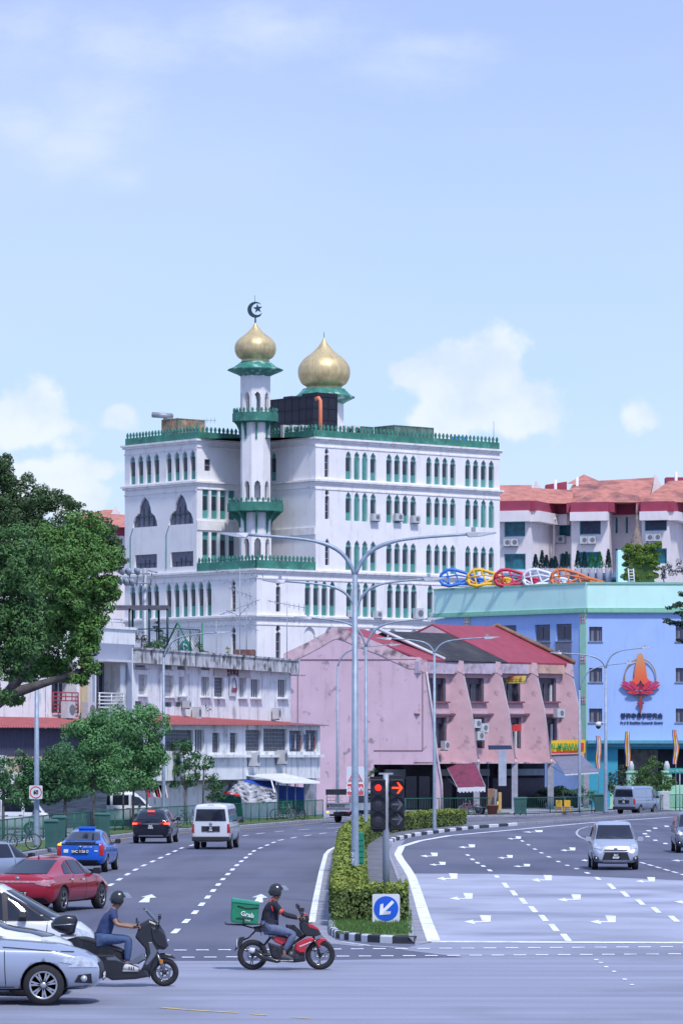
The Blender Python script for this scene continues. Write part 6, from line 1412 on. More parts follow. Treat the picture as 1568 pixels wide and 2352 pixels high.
# street trees
LFS = leafm('street_tree_leaf', (.10,.25,.09), .5); LFS2 = leafm('street_tree_leaf_dark', (.055,.15,.06), .45); LFY = leafm('shrub_leaf', (.14,.24,.03), .5)
def street_tree(label, px, Y, ybase_z, cl, m, seed, size=.3, dens=16, tops=None, r=.09):
    b = Vector((PX(px,Y), Y, .13)); trk = [([b, P(px, 1850, Y), P(px+2, tops or 1790, Y)], [r,r*.8,r*.5])]
    for (c, rr) in cl[:5]: trk.append(([P(px, 1815, Y), b.lerp(Vector(c), .8)*.0+Vector(c)], [r*.5, r*.15]))
    clumps_tree('street_tree', label, tuple(b), cl, m, size, dens, trk, 'young trees along the left pavement', seed, asp=1.9, bark=BARK2, sub=9)
Q = 208.
def c2(x, y, r, rz=None, Y=Q, dy=0): return cp(x, y, r, rz, Y, dy)
def c3(x, y, r, rz=None, Y=Q, dy=0): return cp(x, y, r*1.42, (rz or r)*1.3, Y, dy)
street_tree('bushy street tree rightmost of the dense row of three', 306, 210, 0, [c3(310,1660,42,36,210), c3(345,1720,28,38,210), c3(280,1680,38,34,210), c3(320,1740,42,38,210), c3(340,1780,26,26,210), c3(300,1790,38,28,210), c3(270,1740,30,40,210), c3(355,1690,14,20,210)], LFS, 21)
street_tree('bushy street tree in the middle of the dense row of three', 216, 199, 0, [c3(215,1670,34,32,199), c3(180,1710,36,34,199), c3(225,1730,42,42,199), c3(200,1780,42,34,199), c3(245,1790,28,30,199), c3(160,1760,30,34,199), c3(235,1660,22,22,199)], LFS, 22)
street_tree('darker street tree leftmost of the dense row, behind the speed sign', 150, 190, 0, [c3(140,1745,30,30,190), c3(110,1770,34,34,190), c3(70,1790,28,36,190), c3(120,1810,40,28,190), c3(165,1800,30,30,190), c3(75,1830,28,22,190), c3(55,1745,14,20,190)], LFS2, 23)
street_tree('lone small street tree right of the single-armed lamp', 426, 236, 0, [c2(420,1715,24,22,236), c2(400,1745,20,24,236), c2(440,1745,24,22,236), c2(415,1775,26,20,236), c2(450,1780,14,14,236), c2(400,1800,12,10,236), c2(435,1800,16,10,236)], LFS2, 24, dens=13)
street_tree('thin leaved sapling just right of the lone small tree', 489, 240, 0, [c2(490,1785,16,12,240), c2(505,1800,14,12,240), c2(480,1808,16,14,240), c2(500,1825,18,12,240), c2(485,1835,12,8,240)], LFS2, 25, dens=9, r=.06)
street_tree('dark shrubby tree at the far left edge under the limb', 8, 186, 0, [c2(10,1760,24,24,186), c2(0,1800,30,30,186), c2(25,1830,24,22,186), c2(-20,1790,30,40,186)], LFS2, 26, dens=14)
for px, Y in ((283,214), (466,238), (337,216)):
    mb = MB(); mb.tube([(PX(px,Y),Y,.13), (PX(px+1,Y),Y,2.4), (PX(px+2,Y),Y,3.6)], [.06,.05,.03], 6); mb.tube([(PX(px+1,Y),Y,2.4), (PX(px+8,Y),Y,3.4)], [.03,.015], 5); 
    lv = random.Random(int(px)); t_ = thing('sapling', {283:'thin grey trunked sapling between the dense trees and the lamp', 466:'thin sapling stem right of the lone small tree', 337:'slim sapling stem below the rightmost dense tree'}[px], 'sapling', (PX(px,Y),Y,.13)); mb.build('trunk', BARK2, t_)
    lf = MB(); leaves(lf, lv, (PX(px+3,Y),Y,3.7), 160, (.7,.7,.5), .28); lf.build('crown', LFS2, t_)
# roof garden of the white shophouse
def shrub(label, cl, m, seed, size=.25, dens=16, base=None, name='shrub', cat='shrub', asp=2.2, group=None, sub=5, up=.35):
    mbx = MB(); c0 = Vector(cl[0][0]); b = Vector(base) if base else Vector((c0.x, c0.y, c0.z-cl[0][1][2]))
    clumps_tree(name, label, tuple(b), cl, m, size, dens, [([b, c0], [.05,.02])], group, seed, asp=asp, cat=cat, sub=sub, up=up)
zr = ztp-.3
shrub('rusty tinged palm shrub at the left of the shophouse roof garden', [c2(325,1462,16,16,240), c2(335,1478,18,14,240)], leafm('palm_rusty', (.13,.10,.03), .5), 31, .5, 10, P(325,1492,240), 'palm_shrub', 'shrub', 5)
shrub('dense green shrub filling the shophouse roof garden', [c2(365,1470,20,18,239), c2(350,1482,18,12,239), c2(380,1480,14,14,239)], LFS2, 32, .26, 18, P(365,1492,239))
shrub('small layered conifer above the roof garden shrubs', [c2(360,1440,10,2,241), c2(360,1430,7,2,241), c2(361,1448,14,3,241)], leafm('conifer', (.02,.06,.04), .4), 33, .3, 22, P(361,1490,241), 'conifer', 'conifer', 4)
shrub('wild fern growing out of the mouldy parapet', [c2(460,1500,18,8,246), c2(475,1508,14,8,246), c2(455,1482,10,9,246)], leafm('fern', (.07,.13,.05), .5), 34, .28, 14, P(460,1510,246), 'fern', 'fern')
shrub('little yellowish sprout on the shophouse parapet', [c2(524,1494,6,9,251)], leafm('sprout', (.2,.22,.03), .4), 35, .3, 16, P(524,1508,251), 'fern', 'fern')
shrub('small wild fig growing on the white wall above the red lean-to', [c2(H1(815),H2(600),6,9,245.6), c2(H1(845),H2(612),5,3,245.6)], LFS2, 36, .3, 12, P(H1(800),H2(645),245.6), 'wild_fig', 'shrub')
# clipped bush and conifers on the blue building roof
YB_ = 306.5; BUSH = leafm('clipped_bush_leaf', (.14,.23,.035), .55)
cl = []
rb = random.Random(9)
bc = MB(); bc.hull([P(1472+x, y, YB_+d) for x, y in ((-26,1338), (-27,1290), (-24,1272), (0,1264), (22,1270), (27,1300), (29,1338)) for d in (-.22,.3)])
for x in (1442, 1462, 1482, 1500):
    for y in (1262, 1282, 1302, 1324): cl.append(c2(x+rb.uniform(-4,4), y+rb.uniform(-4,4), 15, 13, YB_, rb.uniform(-.3,.3)))
shrub('big clipped yellow green bush on the roof of the blue building', cl, BUSH, 41, .26, 75, P(1472,1341,YB_), 'clipped_bush', 'bush', sub=6)
bc.build('inner_hull', leafm('bush_core', (.05,.10,.02), .1), [o for o in COL.objects if o.name == 'clipped_bush'][0])  # solid dark green hull filling the gaps behind the leaves
shrub('dark loose shrub right of the clipped roof bush', [c2(1518,1315,14,22,308), c2(1535,1310,12,20,308), c2(1558,1305,14,20,308)], leafm('roof_dark', (.03,.06,.05), .4), 42, .28, 16, P(1525,1341,308))
CON = leafm('roof_conifer', (.02,.055,.045), .4); CONB = leafm('roof_conifer_bright', (.05,.22,.06), .3)
for i, (x, y, m_, lab) in enumerate(((1229,1276,CON,'first'), (1244,1267,CON,'second'), (1254,1278,CON,'third'), (1266,1285,CON,'fourth'), (1274,1281,CON,'fifth'), (1292,1274,CON,'sixth'), (1300,1270,CON,'seventh'), (1326,1268,CON,'eighth'), (1341,1270,CON,'ninth'), (1358,1272,CONB,'bright green tenth'), (1376,1270,CONB,'bright green eleventh'), (1396,1264,CON,'twelfth'))):
    Yc = 317; yb_ = 1306; t_ = thing('potted_conifer', lab+' narrow conifer from the left in the row behind the petal frames', 'conifer', tuple(P(x,yb_,Yc)), group='row of roof conifers'); mb = MB(); rn = random.Random(100+i); hgt = (yb_-y)/F*Yc; rad = .28 if m_ is CON else .4
    c = P(x, yb_, Yc)
    for k in range(420):
        f = rn.random()**.7; a = rn.uniform(0, 2*PI); rr = rad*(1-f)*rn.uniform(.7,1.1)+.03; p = c+Vector((rr*math.cos(a), rr*math.sin(a), hgt*f)); q = Vector((math.cos(a)*.08, math.sin(a)*.08, .16)); sd_ = Vector((-math.sin(a), math.cos(a), 0))*.05
        mb.add([p-sd_, p+sd_, p+q], [(0,1,2)])
    mb.build('foliage', m_, t_); mb = MB(); mb.tube([c+Vector((0,0,-.4)), c+Vector((0,0,hgt*.8))], [.05,.02], 5); mb.build('trunk', BARK2, t_)
    mb = MB(); mb.lathe([(.22,-1.6), (.28,-.0)], tuple(c), 10); mb.build('pot', PAVE, t_)
# bushes at ground before the blue building
shrub('leafy green bush behind the grey van before the blue building', [c2(1500,1770,30,22,291), c2(1475,1785,24,20,291), c2(1520,1790,24,20,291), c2(1500,1745,14,10,291), c2(1460,1800,20,20,291), c2(1540,1800,18,20,291), c2(1505,1810,40,24,291)], leafm('bush_leaf', (.07,.15,.04), .5), 51, .3, 16, (PX(1500,291),291,.1), 'bush', 'bush')
shrub('drooping grey green palm clump left of the leafy bush', [c2(1418,1790,14,28,290), c2(1405,1800,12,24,290), c2(1432,1785,10,20,290), c2(1418,1830,20,24,290)], leafm('palm_grey', (.06,.10,.07), .5), 52, .8, 9, (PX(1418,290),290,.1), 'palm_clump', 'bush', 6, up=.1)
shrub('low hedge and shrubs seen under the grey awning', [c2(1290,1815,24,14,297), c2(1330,1820,24,14,297), c2(1250,1822,24,14,297), c2(1360,1825,20,16,297)], LFS2, 53, .3, 12, (PX(1300,297),297,.1), 'bush', 'bush')
shrub('climbing vine on the pink gable left of the arcade opening', [c2(852,1775,8,10,284), c2(848,1790,5,12,284), c2(858,1768,7,5,284)], LFS2, 54, .3, 16, (PX(852,284),284,.1), 'vine', 'vine')
shrub('weeds growing at the foot of the right pavement edge', [c2(1058,1890,6,4,233)], LFY, 55, .25, 20, (PX(1058,233),233,.13), 'weeds', 'plant')
# twigs reaching in from a tree beyond the right edge
Yr = 150
cl = [c2(1545,1395,14,5,Yr), c2(1560,1388,16,6,Yr), c2(1540,1428,16,5,Yr), c2(1530,1424,10,3,Yr), c2(1560,1432,16,6,Yr), c2(1562,1408,14,5,Yr), c2(1562,1470,14,5,Yr), c2(1600,1420,30,60,Yr), c2(1566,1364,12,5,Yr), c2(1620,1450,40,60,Yr)]
clumps_tree('rain_tree', 'tree beyond the right edge of which only drooping twigs show', (PX(1760,Yr),Yr,0), cl, leafm('twig_leaf', (.035,.07,.04), .4), .26, 34, [([(PX(1760,Yr),Yr,0), P(1740,1600,Yr), P(1640,1430,Yr)], [.4,.3,.1]), ([P(1640,1430,Yr), P(1560,1398,Yr)], [.08,.02]), ([P(1640,1430,Yr), P(1545,1428,Yr)], [.08,.02]), ([P(1660,1460,Yr), P(1565,1470,Yr)], [.08,.02])], None, 61, sub=6)
# hedges on the island
HDG = leafm('hedge_leaf', (.22,.28,.055), .35, .3, 2.5); HDG2 = leafm('hedge_leaf_lower', (.11,.16,.045), .35, .35, 2.5); HCORE = mat('hedge_core', (.03,.04,.015), 1, var=.4, scale=5)  # golden new growth on top, darker green leaves on the sides
def hedge(label, path, w, h, seed, dens=330, size=.075, steps=None, group='hedges on the traffic island', base_z=.14, gap=.12):
    rn = random.Random(seed); pts = [Vector(p) for p in path]; t_ = thing('hedge', label, 'hedge', tuple(pts[0]), group=group); core = MB(); lf = MB()
    for a, b in zip(pts, pts[1:]):
        d = (b-a); L_ = d.length; d = d/L_; n = Vector((-d.y, d.x, 0)); 
        for (v0, v1, zz) in ((-1, 1, 0),):
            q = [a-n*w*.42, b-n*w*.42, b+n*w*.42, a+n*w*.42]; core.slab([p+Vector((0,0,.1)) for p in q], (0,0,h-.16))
        def put(p, nrm, top=False):
            nn = (nrm+Vector((rn.gauss(0,.45), rn.gauss(0,.45), rn.gauss(0,.45)))).normalized(); t = nn.cross(Vector((rn.gauss(0,1), rn.gauss(0,1), rn.gauss(0,1)))).normalized(); bb = nn.cross(t); s = size*rn.uniform(.6,1.4); p = p+nrm*rn.uniform(-.05,.04)
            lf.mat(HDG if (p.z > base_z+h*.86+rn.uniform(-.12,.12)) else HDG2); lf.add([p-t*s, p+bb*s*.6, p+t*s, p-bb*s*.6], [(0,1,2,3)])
        wav = lambda s_: .05*math.sin(s_*2.1)+.04*math.sin(s_*5.3+1)
        for _ in range(int(L_*w*dens)): s_ = rn.random()*L_; v = rn.uniform(-.5,.5); put(a+d*s_+n*w*v+Vector((0,0,h+wav((a+d*s_).y)-(.10*(abs(v)*2)**4))), Vector((0,0,1)), True)
        for sg in (-1, 1):
            if (n*sg).y > .35: dd = .35
            else: dd = 1.
            for _ in range(int(L_*h*dens*.8*dd)): s_ = rn.random()*L_; z_ = rn.random(); put(a+d*s_+n*sg*(w*.5+.03*math.sin(s_*3.7)-.05*(z_ > .9))+Vector((0,0,.05+z_*h)), n*sg)
    for e, dr in ((pts[0], (pts[0]-pts[1]).normalized()), (pts[-1], (pts[-1]-pts[-2]).normalized())):
        n = Vector((-dr.y, dr.x, 0))
        for _ in range(int(w*h*dens)): 
            p = e+n*w*rn.uniform(-.5,.5)+dr*.02+Vector((0,0,.05+rn.random()*h)); t = Vector((rn.gauss(0,1), rn.gauss(0,.4), rn.gauss(0,1))).normalized(); bb = t.cross(dr+Vector((rn.gauss(0,.4),rn.gauss(0,.4),rn.gauss(0,.4)))).normalized(); s = size*rn.uniform(.6,1.4)
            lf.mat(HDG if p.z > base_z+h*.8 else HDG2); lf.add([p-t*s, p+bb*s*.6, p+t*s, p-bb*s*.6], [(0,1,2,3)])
    core.build('twigs', HCORE, t_); lf.build('foliage', None, t_)  # twigs part is a solid dark box filling the inside of the leaves
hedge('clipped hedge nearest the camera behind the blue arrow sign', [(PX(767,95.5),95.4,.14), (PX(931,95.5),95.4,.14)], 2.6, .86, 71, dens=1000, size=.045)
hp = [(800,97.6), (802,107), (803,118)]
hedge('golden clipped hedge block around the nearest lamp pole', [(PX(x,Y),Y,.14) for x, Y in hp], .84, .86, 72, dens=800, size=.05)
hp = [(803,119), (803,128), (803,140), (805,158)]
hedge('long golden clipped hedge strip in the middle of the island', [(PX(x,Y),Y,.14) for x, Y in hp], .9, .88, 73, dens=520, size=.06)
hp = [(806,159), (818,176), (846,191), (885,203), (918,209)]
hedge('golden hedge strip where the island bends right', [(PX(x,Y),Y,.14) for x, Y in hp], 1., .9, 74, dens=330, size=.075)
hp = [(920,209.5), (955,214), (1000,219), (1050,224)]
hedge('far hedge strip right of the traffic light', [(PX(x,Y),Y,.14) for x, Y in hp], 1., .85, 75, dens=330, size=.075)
# grass blades at the nose of the island
gm = MB(); rg = random.Random(5)
for _ in range(5200):
    y = rg.uniform(2104, 2160); x = rg.uniform(758, 945); p = G(x, y)+Vector((0,0,.14))
    if y > 2140 and (x < 775 and y > 2147): continue
    h_ = rg.uniform(.03,.11); a = rg.uniform(0, PI); gm.add([p+Vector((.012*math.cos(a), .012*math.sin(a), 0)), p-Vector((.012*math.cos(a), .012*math.sin(a), 0)), p+Vector((rg.uniform(-.03,.03), rg.uniform(-.03,.03), h_))], [(0,1,2)])
gm.build('grass', leafm('grass_blade', (.08,.16,.04), .5), kind='stuff')
# ================================================================= vehicles
TYRE = mat('tyre', (.018,.018,.022), .85, var=.3, scale=10); RIMM = mat('alloy_rim', (.50,.52,.56), .3, .8, var=.05); CARGL = mat('car_glass', (.012,.016,.03), .06, var=.2, scale=2, spec=.6)
CLADD = mat('black_trim', (.02,.02,.028), .6, var=.1); CHRM = mat('chrome', (.62,.64,.68), .15, .95, var=.02); HLAMP = mat('headlamp', (.52,.56,.62), .12, .3, var=.3, scale=14, coat=.6)
TLAMP = mat('tail_lamp', (.42,.015,.02), .25, var=.25, scale=12, coat=.5); TLIT = mat('tail_lamp_lit', (.7,.05,.02), .3, var=0, emit=((1.,.10,.03), 2.5)); BLIT = mat('brake_lamp_lit', (.8,.05,.03), .3, var=0, emit=((1.,.07,.04), 1.8)); AMB = mat('indicator_lit', (.9,.35,.02), .3, var=0, emit=((1.,.28,.02), 2.5)); DRL = mat('daylight_lamp', (.9,.9,.9), .3, var=0, emit=((.95,.97,1.), 3.))
PLB = mat('plate_black', (.012,.012,.015), .4, var=.05); PLW = mat('plate_letter', (.75,.77,.8), .5, var=0); SEAM = mat('panel_seam', (.02,.02,.03), .8, var=0)
def paint(name, col, metal=.25, rough=.32): return mat(name, col, rough, metal, var=.03, scale=1.5, coat=.8)
def lerp_keys(keys, x):
    if x <= keys[0][0]: return keys[0][1:]
    for a, b in zip(keys, keys[1:]):
        if x <= b[0]:
            t = (x-a[0])/(b[0]-a[0]); return [p+(q-p)*t for p, q in zip(a[1:], b[1:])]
    return keys[-1][1:]
def wheel_parts(car, x, y, r, wd, side, style=5, rim=RIMM):
    mb = MB(); mb.lathe([(r*.66,-wd*.5), (r*.93,-wd*.5), (r,-wd*.36), (r,wd*.36), (r*.93,wd*.5), (r*.66,wd*.5)], (x, y, r), 28, 'y'); del mb.f[-2:], mb.mi[-2:], mb.sm[-2:]; w = mb.build('wheel', TYRE, car)
    mb = MB(); f = side*wd*.5; mb.mat(CLADD); mb.lathe([(r*.66, f*.35), (.02, f*.35)], (x, y, r), 24, 'y', smooth=False); mb.mat(rim)
    mb.lathe([(r*.69, f*1.02), (r*.62, f*1.06), (r*.60, f*.8)], (x, y, r), 28, 'y')
    del mb.f[-2:], mb.mi[-2:], mb.sm[-2:]
    for k in range(style):
        for dd in (-.14, .14):
            a = 2*PI*k/style+.3; b = a+dd; c = Vector((math.cos(a), 0, math.sin(a)))*r*.14; o_ = Vector((math.cos(b), 0, math.sin(b)))*r*.63; p = Vector((x, y+f*.95, r)); n = Vector((-math.sin(a), 0, math.cos(a)))*r*.045
            mb.add([p+c-n, p+c+n, p+o_+n, p+o_-n], [(0,1,2,3)]); e = Vector((0, -f*.25, 0)); mb.add([p+c-n, p+o_-n, p+o_-n+e, p+c-n+e], [(0,1,2,3)]); mb.add([p+c+n, p+o_+n, p+o_+n+e, p+c+n+e], [(0,1,2,3)])
    mb.lathe([(r*.16, f*.9), (r*.15, f*1.05), (.01, f*1.08)], (x, y, r), 14, 'y'); mb.build('rim', None, w); return w
class Car: pass
def car_body(S, label, cat, name, pnt):
    """S: dict with L, W, keys (x, halfw, zbot, zbelt, zroof, roofhalf), wb, r, axle offset. +x is forward"""
    car = thing(name, label, cat, (0,0,0)); L = S['L']; keys = S['keys']; xs = S.get('xs') or [keys[0][0]+(keys[-1][0]-keys[0][0])*k/34 for k in range(35)]
    xs = sorted(set(xs+[k[0] for k in keys])); rings = []
    for x in xs:
        w, zb, zl, zr_, wr = lerp_keys(keys, x); w_b = w*.97
        half = [(0, zb), (w_b*.86, zb), (w_b*.97, zb+.10), (w, zb+(zl-zb)*.45), (w*.995, zb+(zl-zb)*.72), (w*.965, zl-.02), (w*.93, zl+.02*(zr_ > zl+.1)), (wr, max(zl+.02, zr_-.07)), (wr*.86, zr_), (wr*.5, zr_+.022), (0, zr_+.03)]
        ring = [(-a, b) for a, b in half[1:-1]][::-1]; ring = half+ring
        rings.append([Vector((x, a, b)) for a, b in ring])
    n = len(rings[0]); vs = [v for r_ in rings for v in r_]; fs = [(i*n+k, i*n+(k+1) % n, (i+1)*n+(k+1) % n, (i+1)*n+k) for i in range(len(rings)-1) for k in range(n)]
    fs += [tuple(reversed(range(n))), tuple((len(rings)-1)*n+k for k in range(n))]
    me = bpy.data.meshes.new('t'); me.from_pydata([tuple(v) for v in vs], [], fs)
    bm = bmesh.new(); bm.from_mesh(me); bmesh.ops.recalc_face_normals(bm, faces=bm.faces); bm.to_mesh(me); bm.free()
    o = bpy.data.objects.new('t', me); COL.objects.link(o); sm = o.modifiers.new('s', 'SUBSURF'); sm.levels = 1; sm.render_levels = 1
    r, wb_, ax = S['r'], S['wb'], S.get('ax', 0); wx_ = [ax-wb_/2, ax+wb_/2]; W2 = S['W']/2
    cm = MB()
    for wx0 in wx_:
        for s in (-1, 1): cm.lathe([(r*1.13, -.17), (r*1.13, .2)], (wx0, s*(W2-.06), r+.01), 28, 'y', smooth=False)
    co2 = cm.build('cut', None); bo = o.modifiers.new('b', 'BOOLEAN'); bo.operation = 'DIFFERENCE'; bo.object = co2; bo.solver = 'EXACT'
    dg = bpy.context.evaluated_depsgraph_get(); m2 = bpy.data.meshes.new_from_object(o.evaluated_get(dg)); bpy.data.objects.remove(o); cme = co2.data; bpy.data.objects.remove(co2); bpy.data.meshes.remove(cme)
    m2.materials.clear(); m2.materials.append(pnt); m2.materials.append(CLADD)
    zc = S.get('clad', 0)
    for p in m2.polygons:
        p.use_smooth = True; c = p.center
        for wx0 in wx_:
            if math.hypot(c.x-wx0, c.z-r-.01) < r*1.135 and abs(c.y) > W2-.27: p.material_index = 1
        if c.z < zc or abs(p.normal.z+1) < .05 and c.z < .35: p.material_index = 1
    m2.name = 'body'; b = bpy.data.objects.new('body', m2); COL.objects.link(b); b.parent = car
    C_ = Car(); C_.root = car; C_.body = b; C_.S = S; C_.keys = keys; C_.wx = wx_; C_.W2 = W2
    C_.bvh = BVHTree.FromPolygons([v.co.copy() for v in m2.vertices], [tuple(p.vertices) for p in m2.polygons])
    for i, wx0 in enumerate(wx_):
        for s in (-1, 1): wheel_parts(car, wx0, s*(W2-.125), r, .21, s, S.get('spokes', 5), S.get('rim', RIMM))
    return C_
def patch(C_, q, axis, m, name=None, par=None, off=.008, n=(10, 4), rnd_=0., build=True, mb=None):
    """q: 4 corners in the projection plane; axis: '+y','-y' side, '+x' front, '-x' rear"""
    d = {'+y': Vector((0,-1,0)), '-y': Vector((0,1,0)), '+x': Vector((-1,0,0)), '-x': Vector((1,0,0)), '+z': Vector((0,0,-1))}[axis]; own = mb is None; mb = mb or MB(); mb.mat(m); mb.smooth = True
    nu, nv = n; P_ = {}; vs = []
    for i in range(nu+1):
        for j in range(nv+1):
            u, v = i/nu, j/nv
            a = q[0][0]*(1-u)*(1-v)+q[1][0]*u*(1-v)+q[2][0]*u*v+q[3][0]*(1-u)*v; b = q[0][1]*(1-u)*(1-v)+q[1][1]*u*(1-v)+q[2][1]*u*v+q[3][1]*(1-u)*v
            o = Vector((a, 0, b)) if axis[1] == 'y' else Vector((0, a, b)) if axis[1] == 'x' else Vector((a, b, 0))
            hit = C_.bvh.ray_cast(o-d*8, d)
            if hit[0] is not None and hit[1].dot(d) < -.08: P_[(i, j)] = len(vs); nn = hit[1] if hit[1].dot(d) < 0 else -hit[1]; vs.append(hit[0]+nn*off)
    fs = []
    for i in range(nu):
        for j in range(nv):
            k = [(i,j), (i+1,j), (i+1,j+1), (i,j+1)]
            if all(x in P_ for x in k): fs.append([P_[x] for x in k])
    mb.add(vs, fs); mb.smooth = False
    if own and build and fs: return mb.build(name, None, par or C_.root)
    return mb
def side_set(C_, wins, seams=(), handles=(), mirror=None, mm=None, pillar=None):
    for s in ('+y', '-y'):
        sg = 1 if s == '+y' else -1
        if pillar: patch(C_, pillar, s, CLADD, 'window_surround', off=.005, n=(24, 6))
        for q in wins: patch(C_, q, s, CARGL, 'side_window', n=(12, 6), off=.011)
        if seams:
            mb = MB(); 
            for (x0, z0, x1, z1) in seams: 
                dx, dz = (x1-x0), (z1-z0); l = math.hypot(dx, dz); nx, nz = -dz/l*.007, dx/l*.007
                patch(C_, [(x0-nx, z0-nz), (x1-nx, z1-nz), (x1+nx, z1+nz), (x0+nx, z0+nz)], s, SEAM, mb=mb, n=(14,1), off=.004)
            mb.build('door_seam', None, C_.root)
        for x, z_ in handles:
            mb = MB(); patch(C_, [(x-.09, z_-.016), (x+.09, z_-.016), (x+.09, z_+.016), (x-.09, z_+.016)], s, mm or CHRM, mb=mb, n=(3,1), off=.03); mb.build('door_handle', None, C_.root)
        if mirror:
            x, z_ = mirror; h = C_.bvh.ray_cast(Vector((x, sg*3, z_)), Vector((0,-sg,0))); y = h[0].y if h[0] else sg*.8
            mb = MB(); mb.mat(mm or CLADD); mb.hull([Vector((x+a, y+sg*b, z_+c)) for a in (-.05, .07) for b, c in ((.05,-.0), (.07,.14), (.24,.15), (.27,.05), (.22,-.02))]); mb.box(x-.02, x+.04, min(y, y+sg*.1), max(y, y+sg*.1), z_-.01, z_+.04); mb.build('mirror', None, C_.root)
def plate(C_, x, z_, txt, w=.52, h=.14, two=None, dirx=-1, bm=None):
    hit = C_.bvh.ray_cast(Vector((dirx*9, 0, z_)), Vector((-dirx,0,0))); px = hit[0].x+dirx*.02; mb = MB(); mb.mat(bm or PLB); mb.box(min(px, px+dirx*.015), max(px, px+dirx*.015), -w/2, w/2, z_-h/2, z_+h/2); o = mb.build('number_plate', None, C_.root)
    M0 = C_.root
    if two:
        text(two[0], h*.5, PLW, o, Vector((px+dirx*.018, 0, z_+h*.24)), (0, dirx, 0), (dirx,0,0), .002, bold=.004); text(two[1], h*.5, PLW, o, Vector((px+dirx*.018, 0, z_-h*.24)), (0, dirx, 0), (dirx,0,0), .002, bold=.004)
    else: text(txt, h*.86, PLW, o, Vector((px+dirx*.018, 0, z_)), (0, dirx, 0), (dirx,0,0), .002, bold=.004, sx=.9)
def put(C_, px, py, loc, deg):
    """stand the car so that its own ground point loc is seen at (px, py)"""
    g = G(px, py); a = math.radians(deg); v = Vector((loc[0]*math.cos(a)-loc[1]*math.sin(a), loc[0]*math.sin(a)+loc[1]*math.cos(a), 0)); r = C_.root if isinstance(C_, Car) else C_; r.location = (g-v)[:2]+(.004,) if 0 else Vector(((g-v).x, (g-v).y, .006)); r.rotation_euler = (0, 0, a)
    return r
def sedan_keys(L=4.7, W=1.83, H=1.46, hood=.86, tail=.98, ws=(1.22,.35), rw=(-.95,-1.75), zb=.22):
    h = L/2; w = W/2
    return [(-h, w*.74, .48, tail-.22, tail-.18, w*.62), (-h+.06, w*.86, .36, tail-.08, tail-.03, w*.72), (-h+.28, w*.95, .27, tail-.06, tail+.0, w*.76), (rw[1], w*.99, zb, tail-.03, tail+.02, w*.74),
            (rw[0], w, zb, .98, H-.04, w*.60), (-.35, w, zb, .96, H, w*.62), (ws[1], w, zb, .94, H-.01, w*.62), (ws[0], w*.995, zb, .93, hood+.10, w*.76), (h-.75, w*.98, zb, hood-.02, hood+.03, w*.74), (h-.3, w*.9, .24, hood-.14, hood-.09, w*.66), (h-.08, w*.76, .30, hood-.26, hood-.21, w*.56), (h, w*.6, .40, .56, .58, w*.48)]

# --- silver saloon at the lower left
S = dict(L=4.8, W=1.84, r=.335, wb=2.8, ax=.08, keys=sedan_keys(4.8, 1.84, 1.47, .93, 1.03, (.72,-.1)), spokes=7)
c = car_body(S, 'silver saloon in the lower left corner, only its bonnet, front wheel and bumper in view', 'car', 'parked_car', paint('paint_silver', (.42,.47,.58), .55)); c.root.name = 'silver_car'
side_set(c, [[(-.05,1.0), (.6,.98), (0,1.36), (-.08,1.38)], [(-.6,1.0), (-.12,1.0), (-.14,1.38), (-.5,1.38)], [(-1.3,1.0), (-.58,1.0), (-.5,1.37), (-1.0,1.3)]], seams=[(.86,.32,.84,.93), (-.1,.3,-.08,.98), (-.95,.5,-.9,.98), (.8,.95,2.05,.86), (1.0,.30,-.9,.30)], handles=[(.1,.82), (-.8,.83)], mirror=(.50,.98), mm=MATS['paint_silver'])
patch(c, [(-.6,1.0), (.6,1.0), (.48,1.37), (-.48,1.37)], '+x', CARGL, 'windscreen', n=(12,8), off=.012)
for s in (1, -1):
    patch(c, [(s*.86,.63), (s*.56,.61), (s*.5,.74), (s*.80,.80)], '+x', HLAMP, 'headlight', n=(8,4), off=.014); patch(c, [(1.72,.72), (2.22,.63), (2.2,.74), (1.9,.80)], '+y' if s > 0 else '-y', HLAMP, 'headlight', n=(8,3), off=.014)
    patch(c, [(1.98,.38), (2.26,.36), (2.25,.52), (2.05,.50)], '+y' if s > 0 else '-y', CLADD, 'fog_lamp_recess', n=(6,4), off=.012)
    mb = MB(); mb.mat(HLAMP); h_ = c.bvh.ray_cast(Vector((2.14, s*3, .44)), Vector((0,-s,0))); mb.lathe([(.055,-.02), (.05,.02)], tuple(h_[0]+Vector((0,s*.02,0))), 14, 'y'); mb.build('fog_lamp', None, c.root)
    patch(c, [(1.7,.26), (2.3,.30), (2.3,.325), (1.75,.29)], '+y' if s > 0 else '-y', CHRM, 'bumper_strip', n=(8,1), off=.014)
patch(c, [(-.5,.42), (.5,.42), (.45,.68), (-.45,.68)], '+x', CLADD, 'grille', n=(10,5), off=.012)
plate(c, 2.4, .45, 'SLK 3082 M', dirx=1)
put(c, 100, 2311, (c.wx[1], -.91), 0)
